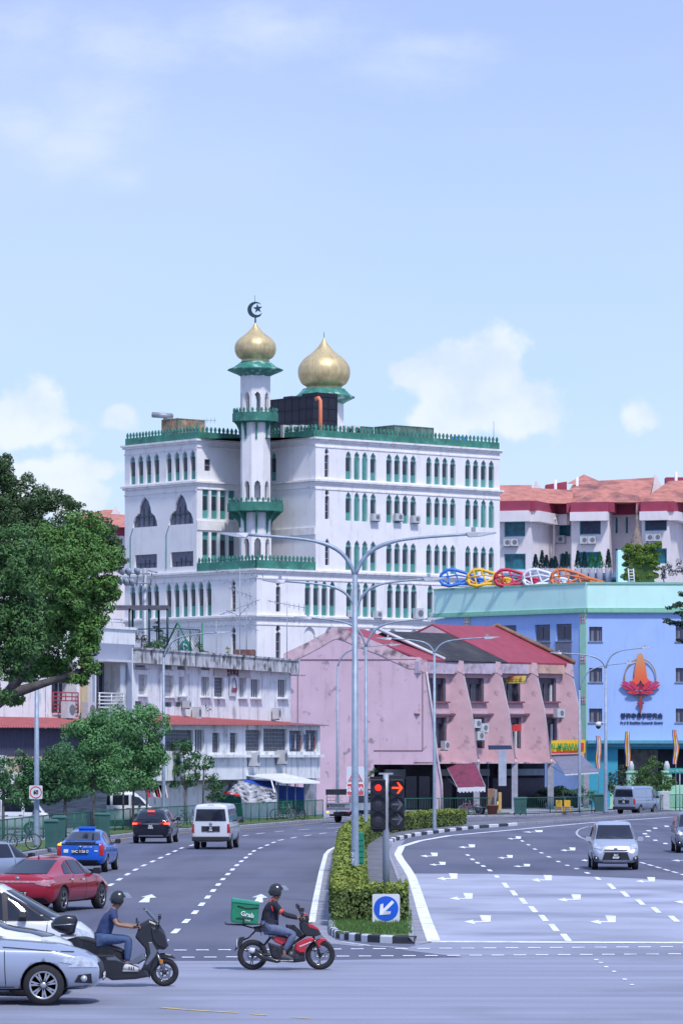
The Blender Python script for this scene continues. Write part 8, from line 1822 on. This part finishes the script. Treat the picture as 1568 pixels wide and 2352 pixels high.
    vs2, fs2 = [], []
    for i in range(n1):
        for j_ in range(n2+1): vs2.append(hp(i/n1, j_/n2))
    for i in range(n1):
        for j_ in range(n2):
            a = (i+.5)/n1*360; a = a-360 if a > 180 else a
            if abs(a) < 50 and j_ > n2*.60: continue
            fs2.append((i*(n2+1)+j_, ((i+1) % n1)*(n2+1)+j_, ((i+1) % n1)*(n2+1)+j_+1, i*(n2+1)+j_+1))
    mb.add(vs2, fs2); he = mb.build('helmet', helmet_col, r, solid=.012)
    mb = MB(); mb.smooth = True
    def vp(u, v_): th = math.radians(-62+124*u); ph = math.radians(58+34*v_); return Vector((hx+.01+(.165+.045*v_)*math.sin(ph)*math.cos(th)+.02*v_, .14*math.sin(ph)*math.sin(th), hz+.045+.165*math.cos(ph)))
    mb.grid(vp, 12, 5); mb.build('visor', VIS, he)
    # face
    mb = MB(); mb.smooth = True; fx = hx+.085
    mb.hull([Vector(p) for p in ((fx-.02,-.012,hz+.0), (fx-.02,.012,hz), (fx+.022,0,hz-.03), (fx-.01,-.016,hz-.035), (fx-.01,.016,hz-.035))]); mb.build('nose', SKINM, r)
    mb = MB(); mb.mat(CLADD)
    for s in (-1,1): mb.lathe([(.001,-.004), (.012,0), (.001,.004)], (fx-.006, s*.032, hz+.012), 8, 'x')
    mb.box(fx-.012, fx+.001, -.022, .022, hz-.062, hz-.055); mb.build('facial_features', None, r)
    mb = MB(); mb.tube([(hx+.0,-.10,hz-.04), (hx+.035,-.06,hz-.10), (hx+.035,.06,hz-.10), (hx,.10,hz-.04)], .009, 5); mb.build('chin_strap', CLADD, he)
    return r
def mwheel(par, x, r, w=.11, spokes=5, dbl=True, yoff=0, name='wheel', rimc=MBLK, disc_=True, z=None):
    z = z or r; mb = MB(); mb.smooth = True; pr = [(r-.085,-w*.30), (r-.05,-w*.48), (r-.015,-w*.38), (r,-w*.1), (r,w*.1), (r-.015,w*.38), (r-.05,w*.48), (r-.085,w*.30)]
    mb.lathe(pr, (x, 0, z), 40, 'y'); del mb.f[-2:], mb.mi[-2:], mb.sm[-2:]; w_ = mb.build(name, TYRE, par)
    mb = MB(); mb.mat(rimc); mb.lathe([(r-.083,-w*.32), (r-.105,-w*.28), (r-.105,w*.28), (r-.083,w*.32)], (x,0,z), 40, 'y'); del mb.f[-2:], mb.mi[-2:], mb.sm[-2:]
    mb.lathe([(.045,-.06), (.045,.06)], (x,0,z), 14, 'y')
    for k in range(spokes):
        for dd in ((-.12,.12) if dbl else (0,)):
            a = 2*PI*k/spokes+.4; b = a+dd; p0 = Vector((x+.04*math.cos(a), 0, z+.04*math.sin(a))); p1 = Vector((x+(r-.10)*math.cos(b), 0, z+(r-.10)*math.sin(b))); mb.tube([p0, p1], [.013,.009], 5)
    mb.build('rim', None, w_)
    if disc_:
        mb = MB(); mb.mat(MGRY)
        n = 28
        for k in range(n):
            a, b = 2*PI*k/n, 2*PI*(k+1)/n; q = [(x+ri*math.cos(t), -.062, z+ri*math.sin(t)) for ri, t in ((.075,a), (.115,a), (.115,b), (.075,b))]; mb.slab(q, (0,.006,0))
        mb.build('brake_disc', None, w_)
    return w_
def solid(par, name, m, prof, w0, w1=None, bev=.02):
    """side profile extruded across and softened: (x, z) outline"""
    w1 = w1 or w0; mb = MB(); n = len(prof); cx = sum(p[0] for p in prof)/n; cz = sum(p[1] for p in prof)/n
    lay = [(-w0, .88), (-w0*.8, 1.), (w0*.8, 1.), (w0, .88)]; vs = []
    for y, k in lay: vs += [Vector((cx+(p[0]-cx)*k, y, cz+(p[1]-cz)*k)) for p in prof]
    fs = [(l*n+i, l*n+(i+1) % n, (l+1)*n+(i+1) % n, (l+1)*n+i) for l in range(3) for i in range(n)]
    tr = tessellate_polygon([[Vector((p[0], p[1], 0)) for p in prof]]); fs += [tuple(t) for t in tr]+[tuple(3*n+i for i in t) for t in tr]
    mb.add(vs, fs); o = mb.build(name, m, par, bevel=bev); return o
# ---------- scooter and rider in the blue shirt
def zs(x, y): return ((x-900)/441, (1658-y)/441)
sc = thing('scooter', 'black maxi scooter with a round top box, crossing from the left', 'scooter', (0,0,0))
mwheel(sc, .884, .252, .12, 5); mwheel(sc, -.64, .255, .14, 5)
solid(sc, 'tail', MBLK, [zs(*p) for p in ((525,1290), (600,1268), (700,1290), (850,1345), (975,1400), (985,1450), (820,1430), (740,1420), (640,1370), (560,1335))], .14)
solid(sc, 'seat', SEATM, [zs(*p) for p in ((600,1268), (680,1268), (760,1290), (850,1325), (930,1350), (985,1378), (975,1400), (850,1360), (700,1310), (610,1290))], .15)
solid(sc, 'side_panel', MBLK, [zs(*p) for p in ((740,1400), (900,1400), (975,1450), (1040,1520), (1160,1530), (1180,1580), (1060,1600), (880,1608), (800,1560), (730,1500))], .19)
solid(sc, 'silver_panel', MGRY, [zs(*p) for p in ((815,1425), (900,1418), (960,1470), (1050,1450), (1130,1400), (1150,1440), (1090,1480), (990,1480), (900,1450), (830,1450))], .195, bev=.01)
solid(sc, 'leg_shield', MBLK, [zs(*p) for p in ((1060,1270), (1100,1165), (1170,1130), (1250,1160), (1295,1235), (1325,1340), (1290,1370), (1240,1365), (1205,1440), (1180,1540), (1100,1540), (1150,1440), (1140,1360))], .17)
solid(sc, 'silver_trim', MGRY, [zs(*p) for p in ((1165,1300), (1195,1300), (1240,1380), (1215,1430), (1155,1500), (1130,1490), (1180,1400))], .178, bev=.01)
solid(sc, 'nose_fairing', MBLK, [zs(*p) for p in ((1180,1190), (1255,1200), (1300,1250), (1320,1330), (1300,1365), (1230,1340), (1195,1290))], .20)
solid(sc, 'front_mudguard', MBLK, [zs(*p) for p in ((1185,1440), (1215,1405), (1280,1395), (1350,1410), (1385,1440), (1340,1432), (1290,1430), (1245,1450), (1225,1500), (1190,1540), (1170,1600), (1165,1560))], .07)
mb = MB(); mb.tube([Vector((zs(1225,1360)[0], y, zs(1225,1360)[1])) if 0 else Vector((.74,y,.62)) for y in (-.08,)]+[Vector((.884,-.08,.25))], .028, 8); mb.tube([(.74,.08,.62), (.884,.08,.25)], .028, 8); mb.build('fork', MGRY, sc)
mb = MB(); mb.mat(AMB); mb.bev(.80,.86,-.11,-.09,.40,.48,.008); mb.build('reflector', mat('amber_reflector', (.6,.2,.02), .4), sc) if 0 else (setattr(mb, 'm', [mat('amber_reflector', (.6,.2,.02), .4)]), mb.build('reflector', None, sc))
mb = MB(); mb.smooth = True; a, b, c_ = zs(1125,1048), zs(1165,1055), zs(1240,1165)
mb.grid(lambda u, v_: Vector((a[0]+(c_[0]-a[0]-.02)*v_+.05*(1-abs(2*u-1)**2), (-.17+.34*u)*(.7+.3*v_), a[1]+(c_[1]-a[1])*v_)), 8, 6); mb.build('windscreen', mat('smoked_screen', (.03,.04,.06), .15, var=0, coat=.5), sc, solid=.01)
hb = zs(1085,1185)
mb = MB(); mb.tube([(hb[0]-.03,-.34,hb[1]), (hb[0]+.02,-.2,hb[1]+.02), (.50,-.05,1.07), (.50,.05,1.07), (hb[0]+.02,.2,hb[1]+.02), (hb[0]-.03,.34,hb[1])], .014, 6); mb.tube([(.5,0,1.07), (.70,0,.65)], .03, 8); mb.build('handlebar', MBLK, sc)
for s in (-1,1):
    mb = MB(); mb.tube([(hb[0]-.07,s*.36,hb[1]), (hb[0]+.03,s*.24,hb[1])], .019, 8); mb.build('grip', CLADD, sc)
    m0 = Vector((zs(1245,1190)[0], s*.18, zs(1245,1190)[1])); m1 = Vector((zs(1250,1140)[0], s*.30, zs(1250,1120)[1])); mb = MB(); mb.tube([m0, m1], .012, 5); mb.hull([m1+Vector((x, s*y, z_)) for x in (-.02,.03) for y, z_ in ((-.05,-.03), (.06,-.02), (.07,.05), (-.04,.05))]); mb.build('mirror', MBLK, sc)
mb = MB(); mb.tube([(.38,-.12,1.06), (.44,-.12,1.16)], .012, 5); mb.bev(.38,.41,-.17,-.06,1.13,1.22,.006); mb.build('phone_holder', CLADD, sc)
bx = [zs(*p) for p in ((403,1165), (440,1115), (520,1090), (600,1098), (618,1130), (605,1175), (590,1240), (560,1255), (470,1235), (410,1200))]
sb = thing('top_box', 'round black top box with a silver stripe behind the scooter rider', 'top box', (0,0,0)); tbx = []
def tapered(par, name, m, prof, w):
    mb = MB(); n = len(prof); cx = sum(p[0] for p in prof)/n; cz = sum(p[1] for p in prof)/n; vs = []
    L_ = [(-w,.6), (-w*.85,.88), (-w*.5,1.), (w*.5,1.), (w*.85,.88), (w,.6)]
    for y, k in L_: vs += [Vector((cx+(p[0]-cx)*k, y, cz+(p[1]-cz)*k)) for p in prof]
    fs = [(l*n+i, l*n+(i+1) % n, (l+1)*n+(i+1) % n, (l+1)*n+i) for l in range(len(L_)-1) for i in range(n)]+[tuple(range(n)), tuple((len(L_)-1)*n+i for i in range(n))]
    mb.smooth = True; mb.add(vs, fs); return mb.build(name, m, par)
tapered(sb, 'shell', MBLK, bx, .22); tapered(sb, 'stripe', MGRY, [zs(*p) for p in ((415,1170), (600,1160), (602,1172), (500,1180), (418,1182))], .235)
mb = MB(); mb.box(zs(480,0)[0], zs(600,0)[0], -.08, .08, zs(0,1268)[1], zs(0,1250)[1]); mb.build('rack', GREYM, sc)
mb = MB(); mb.mat(TLAMP); mb.bev(zs(552,0)[0], zs(575,0)[0]+.02, -.13, .13, zs(0,1335)[1], zs(0,1300)[1], .01); mb.build('taillight', None, sc)
mb = MB(); mb.tube([(-.35,-.2,.30), (-.62,-.22,.34), (-.80,-.22,.40)], [.05,.06,.055], 12); mb.build('exhaust', MBLK, sc)
mb = MB(); mb.tube([(-.1,-.12,.25), (-.64,-.12,.255)], .05, 8); mb.bev(-.35,.05,-.14,.14,.16,.42,.03); mb.build('engine', MGRY, sc)
J1 = dict(hip=zs(800,1290), waist=zs(815,1215), chest=zs(868,1100), neck=zs(905,1035), jaw=zs(935,1012), head=zs(932,980), crown=zs(925,930), shoulder=zs(885,1080), elbow=zs(918,1170), wrist=zs(1050,1190), hand=zs(1085,1187), knee=zs(1010,1285), ankle=zs(1000,1465), toe=zs(1075,1515))
p1 = person('scooter rider in a navy t-shirt, blue jeans, white shoes and an open black helmet', J1, TEE, JEAN, None, SHOEW)
def put_group(objs, px, py, x0, deg, extra=0):
    g = G(px, py); a = math.radians(deg); v = Vector((x0*math.cos(a), x0*math.sin(a), 0)); T = Matrix.Translation(g-v+Vector((0,0,.006))) @ Matrix.Rotation(a, 4, 'Z')
    for o in objs: m = T @ o.matrix_basis; o.location = m.to_translation(); o.rotation_euler = m.to_euler()
put_group([sc, sb, p1], 378, 2266, .884, 2)
# ---------- delivery motorcycle and rider
def zb2(x, y): return ((x-770)/546, (1138-y)/546)
mo = thing('motorcycle', 'small red and black motorcycle with a delivery box, in front of the traffic island', 'motorcycle', (0,0,0))
mwheel(mo, .645, .285, .085, 3, True); mwheel(mo, -.645, .29, .10, 3, True)
solid(mo, 'tail', MBLK, [zb2(*p) for p in ((425,700), (520,690), (640,740), (740,800), (740,850), (640,830), (520,750), (440,735))], .10)
solid(mo, 'seat', SEATM, [zb2(*p) for p in ((420,690), (500,678), (600,710), (690,760), (780,790), (780,812), (690,790), (560,735), (430,712))], .115)
solid(mo, 'tank_cover', MBLK, [zb2(*p) for p in ((760,660), (850,665), (905,720), (960,790), (900,800), (820,740), (770,720))], .075)
solid(mo, 'red_side_panel', MRED, [zb2(*p) for p in ((620,770), (720,790), (780,800), (780,850), (720,880), (640,840))], .125)
solid(mo, 'leg_cowl', MRED, [zb2(*p) for p in ((860,870), (960,810), (1050,795), (1060,820), (1035,850), (980,885), (960,960), (900,960), (850,930))], .15)
solid(mo, 'cowl_stripe', WHITEM, [zb2(*p) for p in ((890,890), (1030,835), (1035,845), (900,900))], .154, bev=.003)
solid(mo, 'front_cowl', MBLK, [zb2(*p) for p in ((900,640), (960,630), (1040,660), (1110,720), (1135,770), (1060,790), (960,780), (910,720))], .14)
solid(mo, 'red_front_panel', MRED, [zb2(*p) for p in ((985,655), (1030,655), (1105,705), (1112,728), (1050,705), (1000,690))], .145, bev=.006)
solid(mo, 'headlight', HLAMP, [zb2(*p) for p in ((1060,690), (1100,712), (1130,765), (1100,770), (1070,730))], .07)
solid(mo, 'handlebar_cover', MBLK, [zb2(*p) for p in ((890,600), (930,560), (985,560), (1010,600), (1000,640), (920,650))], .11); solid(mo, 'red_cap', MRED, [zb2(*p) for p in ((940,545), (980,545), (1000,575), (985,585), (945,570))], .09, bev=.006)
solid(mo, 'front_mudguard', MRED, [zb2(*p) for p in ((1070,830), (1110,808), (1180,812), (1200,832), (1150,840), (1120,870), (1130,910), (1100,910), (1085,870))], .055)
mb = MB(); 
for s in (-1,1): mb.tube([(zb2(1050,790)[0], s*.075, zb2(1050,790)[1]), (.645, s*.075, .285)], .022, 8)
mb.build('fork', MBLK, mo)
mb = MB(); mb.bev(-.05,.28,-.11,.11,.17,.44,.04); mb.lathe([(.09,-.14), (.09,.14)], (.08,0,.28), 14, 'y'); mb.tube([(-.05,-.05,.3), (-.645,-.07,.29)], .025, 6); mb.tube([(-.05,.05,.3), (-.645,.07,.29)], .025, 6); mb.tube([(-.25,0,.70), (.0,0,.42), (.5,0,.75)], .03, 6); mb.tube([(-.30,.06,.62), (-.56,.08,.30)], .022, 6); mb.build('engine', mat('engine_grey', (.06,.06,.07), .5, .5, var=.4, scale=20), mo)
solid(mo, 'engine_cover', mat('engine_black', (.03,.03,.04), .5, .3, var=.6, scale=25), [zb2(*p) for p in ((575,850), (700,890), (780,870), (860,900), (960,950), (965,1050), (850,1062), (700,1052), (610,1000))], .10)
mb = MB(); e0, e1 = zb2(385,935), zb2(670,1045); mb.tube([(.12,-.12,.24), (e1[0],-.14,e1[1]), (-.45,-.15,.24), (e0[0]+.08,-.16,e0[1]-.0)], [.022,.035,.052,.058], 12); ex = mb.build('exhaust', MBLK, mo); mb = MB(); mb.tube([(e0[0]+.09,-.161,e0[1]), (e0[0]-.01,-.165,e0[1]+.02)], [.060,.048], 12); mb.build('exhaust_tip', WHITEM, ex)
mb = MB(); q = [(x, 0) for x in ()]; r0 = zb2(370,700); mb.tube([(-.60,-.06,.74), (-.72,-.06,.62), (-.88,0,.55)], .018, 5); mb.hull([Vector((zb2(x,y)[0], s*.06, zb2(x,y)[1])) for s in (-1,1) for x, y in ((280,800), (335,790), (300,880), (225,945), (235,935), (290,820))]); mb.build('rear_fender', CLADD, mo)
mb = MB(); mb.mat(PLW); a = zb2(268,862); mb.box(a[0]-.03, a[0]-.02, -.09, .09, a[1]-.07, a[1]+.09); mb.build('number_plate', None, mo)
mb = MB(); mb.tube([(-.64,-.1,.80), (-.85,-.12,.86), (-1.15,-.14,.875)], .012, 5); mb.tube([(-.64,.1,.80), (-.85,.12,.86), (-1.15,.14,.875)], .012, 5); mb.box(-1.14,-.5,-.17,.17,.868,.88); mb.tube([(-1.17,-.16,.875), (-1.17,-.16,.93)], .01, 5); mb.build('rack', CLADD, mo)
h1 = zb2(935,590)
mb = MB(); mb.tube([(h1[0]-.04,-.34,h1[1]), (h1[0]+.03,-.16,h1[1]+.02), (.36,0,1.0), (h1[0]+.03,.16,h1[1]+.02), (h1[0]-.04,.34,h1[1])], .013, 6); mb.tube([(.36,0,1.0), (.50,0,.65)], .025, 8); mb.build('handlebar', CLADD, mo)
for s in (-1,1):
    mb = MB(); mb.tube([(h1[0]-.07,s*.35,h1[1]-.005), (h1[0]+.01,s*.24,h1[1]+.005)], .018, 8); mb.build('grip', CLADD, mo)
    m0 = Vector((h1[0],s*.20,h1[1]+.02)); m1 = Vector((zb2(885,490)[0],s*.30,zb2(885,480)[1])); mb = MB(); mb.tube([m0, m1], .009, 5); mb.hull([m1+Vector((x, s*y, z_)) for x in (-.02,.03) for y, z_ in ((-.06,-.02), (.06,-.03), (.07,.04), (-.05,.05))]); mb.build('mirror', CLADD, mo)
mb = MB(); mb.tube([(.32,-.05,1.02), (.30,-.05,1.12)], .012, 5); mb.bev(.24,.34,-.13,.03,1.12,1.19,.01); mb.build('phone_holder', CLADD, mo)
mb = MB(); mb.tube([(.0,-.20,.19), (-.02,-.10,.2)], .014, 6); mb.tube([(.0,.20,.19), (-.02,.10,.2)], .014, 6); mb.build('footpeg', MGRY, mo)
# delivery box
db = thing('delivery_box', 'square green insulated delivery box strapped on the motorcycle rack', 'delivery box', (-.8,0,.88)); BXG = mat('box_green', (.008,.20,.10), .7, var=.18, scale=4, bump=.3, bscale=8); BXL = mat('box_lid_green', (.03,.30,.20), .7, var=.1)
def bxp(x, y): return zb2(x, y)
solid_pts = [(195,640), (190,470), (200,390), (480,430), (470,660)]
mb = MB(); c1, c2_, c3_, c4 = bxp(235,650), bxp(465,665), bxp(485,455), bxp(205,425); mb.smooth = False
def bq(y, k=1.): return [Vector((p[0], y, p[1])) for p in (bxp(190,635), bxp(468,662), bxp(484,452), bxp(200,422))]
mb.slab(bq(-.21), (0,.42,0)); mb.build('box_body', BXG, db, bevel=.02)
mb = MB(); mb.slab([Vector((p[0], -.225, p[1])) for p in (bxp(193,428), bxp(490,460), bxp(488,428), bxp(205,385))], (0,.45,0)); mb.build('lid', BXL, db, bevel=.015)
mb = MB(); mb.tube([(bxp(255,462)[0],-.222,bxp(255,462)[1]), (bxp(350,492)[0],-.222,bxp(350,492)[1]), (bxp(475,486)[0],-.222,bxp(475,486)[1])], .008, 4); mb.tube([(bxp(325,600)[0],-.225,bxp(325,570)[1]), (bxp(318,655)[0],-.225,bxp(318,655)[1])], .012, 5); mb.tube([(bxp(240,630)[0],-.225,bxp(240,590)[1]), (bxp(420,655)[0],-.225,bxp(430,600)[1])], .008, 4); mb.build('strap', CLADD, db)
tpos = bxp(360,556); ang = math.radians(-12); text('Grab', .125, PLW, db, Vector((tpos[0], -.218, tpos[1])), (math.cos(ang),0,math.sin(ang)), (0,-1,0), .003, bold=.002)
tpos = bxp(355,612); text('Food', .06, PLW, db, Vector((tpos[0], -.218, tpos[1])), (math.cos(ang),0,math.sin(ang)), (0,-1,0), .003)
J2 = dict(hip=zb2(590,700), waist=zb2(590,620), chest=zb2(610,480), neck=zb2(645,395), jaw=zb2(680,372), head=zb2(668,325), crown=zb2(660,270), shoulder=zb2(640,450), elbow=zb2(745,560), wrist=zb2(890,595), hand=zb2(932,590), knee=zb2(850,755), ankle=zb2(745,940), toe=zb2(820,1015))
p2 = person('delivery rider in a black jersey with red piping and a dark open helmet', J2, POLO, GJEAN, SLV, SHOEB, 1.2)
R0 = Vector(p2.location)
for s in (-1,1):
    mb = MB(); pts = [Vector((zb2(x,y)[0], s*yy, zb2(x,y)[1])) for x, y, yy in ((640,392,.085), (600,410,.15), (612,470,.205), (625,520,.245))]
    mb.tube(pts, .014, 5); mb.build('red_piping', REDL, p2)
    se = (J2['shoulder'][0]*.35+J2['elbow'][0]*.65, J2['shoulder'][1]*.35+J2['elbow'][1]*.65); d_ = Vector((J2['elbow'][0]-J2['shoulder'][0], 0, J2['elbow'][1]-J2['shoulder'][1])).normalized(); c_ = Vector((se[0], s*.228, se[1])); mb = MB(); mb.tube([c_, c_+d_*.035], [.072,.068], 12); mb.build('red_cuff', REDL, p2)
put_group([mo, db, p2], 735, 2228, .645, 3)
# ================================================================= camera, light, sky
cam = bpy.data.cameras.new('camera'); co = bpy.data.objects.new('camera', cam); COL.objects.link(co)
co.location = (0, 0, HC); co.rotation_euler = (PI/2, 0, 0)
cam.sensor_fit = 'VERTICAL'; cam.sensor_height = 36; cam.sensor_width = 24
cam.lens = F/2352*36; cam.shift_y = (CY-1176)/2352; cam.clip_start = .5; cam.clip_end = 9000
scene.camera = co
SUN_EL, SUN_AZ = math.radians(56), math.radians(156)   # azimuth clockwise from +Y
sl = bpy.data.lights.new('sun', 'SUN'); sl.energy = 2.7; sl.angle = math.radians(6); sl.color = (1, .965, .93)
so = bpy.data.objects.new('sun', sl); COL.objects.link(so)
sd = Vector((math.sin(SUN_AZ)*math.cos(SUN_EL), math.cos(SUN_AZ)*math.cos(SUN_EL), math.sin(SUN_EL)))
so.rotation_euler = sd.to_track_quat('Z', 'Y').to_euler(); so.location = (30, -20, 60)
w = bpy.data.worlds.new('World'); scene.world = w; w.use_nodes = True
nt = w.node_tree; N = nt.nodes; L = nt.links; N.clear()
out = N.new('ShaderNodeOutputWorld')
sky = N.new('ShaderNodeTexSky'); sky.sky_type = 'NISHITA'; sky.sun_disc = False
sky.sun_elevation = SUN_EL; sky.sun_rotation = SUN_AZ; sky.air_density = 1.; sky.dust_density = 1.; sky.ozone_density = 3
bg1 = N.new('ShaderNodeBackground'); L.new(sky.outputs[0], bg1.inputs[0]); bg1.inputs[1].default_value = .1
# high thin veil and cumulus, laid out by direction
tc = N.new('ShaderNodeTexCoord'); sp = N.new('ShaderNodeSeparateXYZ'); L.new(tc.outputs['Generated'], sp.inputs[0])
def M(op, a, b=None, c=None, clamp=False):
    n = N.new('ShaderNodeMath'); n.operation = op; n.use_clamp = clamp
    for i, v in enumerate((a, b, c)):
        if v is None: continue
        if isinstance(v, (int, float)): n.inputs[i].default_value = v
        else: L.new(v, n.inputs[i])
    return n.outputs[0]
ysafe = M('MAXIMUM', sp.outputs[1], .02)
U = M('DIVIDE', sp.outputs[0], ysafe); V = M('DIVIDE', sp.outputs[2], ysafe)
cb = N.new('ShaderNodeCombineXYZ'); L.new(U, cb.inputs[0]); L.new(V, cb.inputs[1])
def noise(scale, det, loc=(0,0,0), st=(1,1,1), src=None, rough=.55):
    mp = N.new('ShaderNodeMapping'); L.new(src or cb.outputs[0], mp.inputs[0]); mp.inputs['Location'].default_value = loc; mp.inputs['Scale'].default_value = st
    n = N.new('ShaderNodeTexNoise'); n.inputs['Scale'].default_value = scale; n.inputs['Detail'].default_value = det; n.inputs['Roughness'].default_value = rough
    L.new(mp.outputs[0], n.inputs['Vector']); return n.outputs['Fac']
def remap(v, a, b, c=0, d=1, smooth=True):
    n = N.new('ShaderNodeMapRange'); n.interpolation_type = 'SMOOTHSTEP' if smooth else 'LINEAR'
    L.new(v, n.inputs[0]); n.inputs[1].default_value = a; n.inputs[2].default_value = b; n.inputs[3].default_value = c; n.inputs[4].default_value = d
    return n.outputs[0]
def blob(px, py, rx, ry):
    du = M('DIVIDE', M('SUBTRACT', U, (px-CX)/F), rx/F); dv = M('DIVIDE', M('SUBTRACT', V, (CY-py)/F), ry/F)
    return M('SUBTRACT', 1., M('SQRT', M('ADD', M('MULTIPLY', du, du), M('MULTIPLY', dv, dv))))
blobs = [(1060,900,140,120), (1140,850,95,95), (1180,950,120,110), (1010,960,110,70), (960,860,60,42), (1470,965,70,60), (150,1110,110,50), (240,1085,70,40), (60,970,220,70), (130,1110,220,70), (260,960,60,40)]
b = None
for q in blobs:
    x = blob(*q); b = x if b is None else M('MAXIMUM', b, x)
edge = noise(52, 7, (.3,.1,0)); edge2 = noise(17, 4, (2.1,.7,0))
cum = remap(M('ADD', M('MULTIPLY', b, .9), M('ADD', M('MULTIPLY', M('SUBTRACT', edge, .5), 2.3), M('MULTIPLY', M('SUBTRACT', edge2, .5), 2.2))), .0, .38)
cumsh = remap(noise(40, 5, (.31,.108,0)), .35, .65)
soft = [(960,170,190,90), (240,240,170,110), (190,340,150,70), (290,410,90,60), (1010,110,200,60), (50,290,100,60), (640,60,330,80), (60,80,200,120), (250,90,190,110)]
b2 = None
for q in soft:
    x = blob(*q); b2 = x if b2 is None else M('MAXIMUM', b2, x)
wisp = remap(M('ADD', M('MULTIPLY', b2, .8), M('MULTIPLY', M('SUBTRACT', noise(13, 10, (1.2,.4,0), (1,1.9,1), None, .66), .5), 3.6)), -.1, 1.5)
veil = remap(M('ADD', noise(3.2, 4, (.2,.6,0), (1,1.8,1)), M('MULTIPLY', V, -1.3)), .15, .7, .0, 1.)
veilc = remap(V, .0, .19, 0, 1, False)
vr = N.new('ShaderNodeValToRGB'); L.new(veilc, vr.inputs[0])
e = vr.color_ramp.elements; e[0].position = 0; e[0].color = (.60,.74,.95,1); e[1].position = 1; e[1].color = (.38,.50,.88,1)
x = vr.color_ramp.elements.new(.45); x.color = (.48,.66,.95,1)
x = vr.color_ramp.elements.new(.75); x.color = (.43,.58,.92,1)
def mixc(f, a, c):
    n = N.new('ShaderNodeMix'); n.data_type = 'RGBA'
    for s, v in ((n.inputs[0], f), (n.inputs[6], a), (n.inputs[7], c)):
        if isinstance(v, (tuple, float, int)): s.default_value = v
        else: L.new(v, s)
    return n.outputs[2]
c1 = mixc(M('MULTIPLY', veil, .5), vr.outputs[0], (.66,.73,.88,1))
c2 = mixc(M('MULTIPLY', wisp, .6), c1, (.70,.77,.90,1))
cc = mixc(cumsh, (.62,.70,.86,1), (.80,.84,.92,1))
c3 = mixc(M('MULTIPLY', cum, .8), c2, cc)
bg2 = N.new('ShaderNodeBackground'); L.new(c3, bg2.inputs[0]); bg2.inputs[1].default_value = 1.
ms = N.new('ShaderNodeMixShader'); ms.inputs[0].default_value = .88
L.new(bg1.outputs[0], ms.inputs[1]); L.new(bg2.outputs[0], ms.inputs[2]); L.new(ms.outputs[0], out.inputs[0])
scene.view_settings.view_transform = 'Standard'; scene.view_settings.look = 'None'; scene.view_settings.gamma = 1; scene.view_settings.exposure = .3
try:
    scene.cycles.max_bounces = 6; scene.cycles.use_denoising = True; scene.cycles.transparent_max_bounces = 12
except Exception: pass
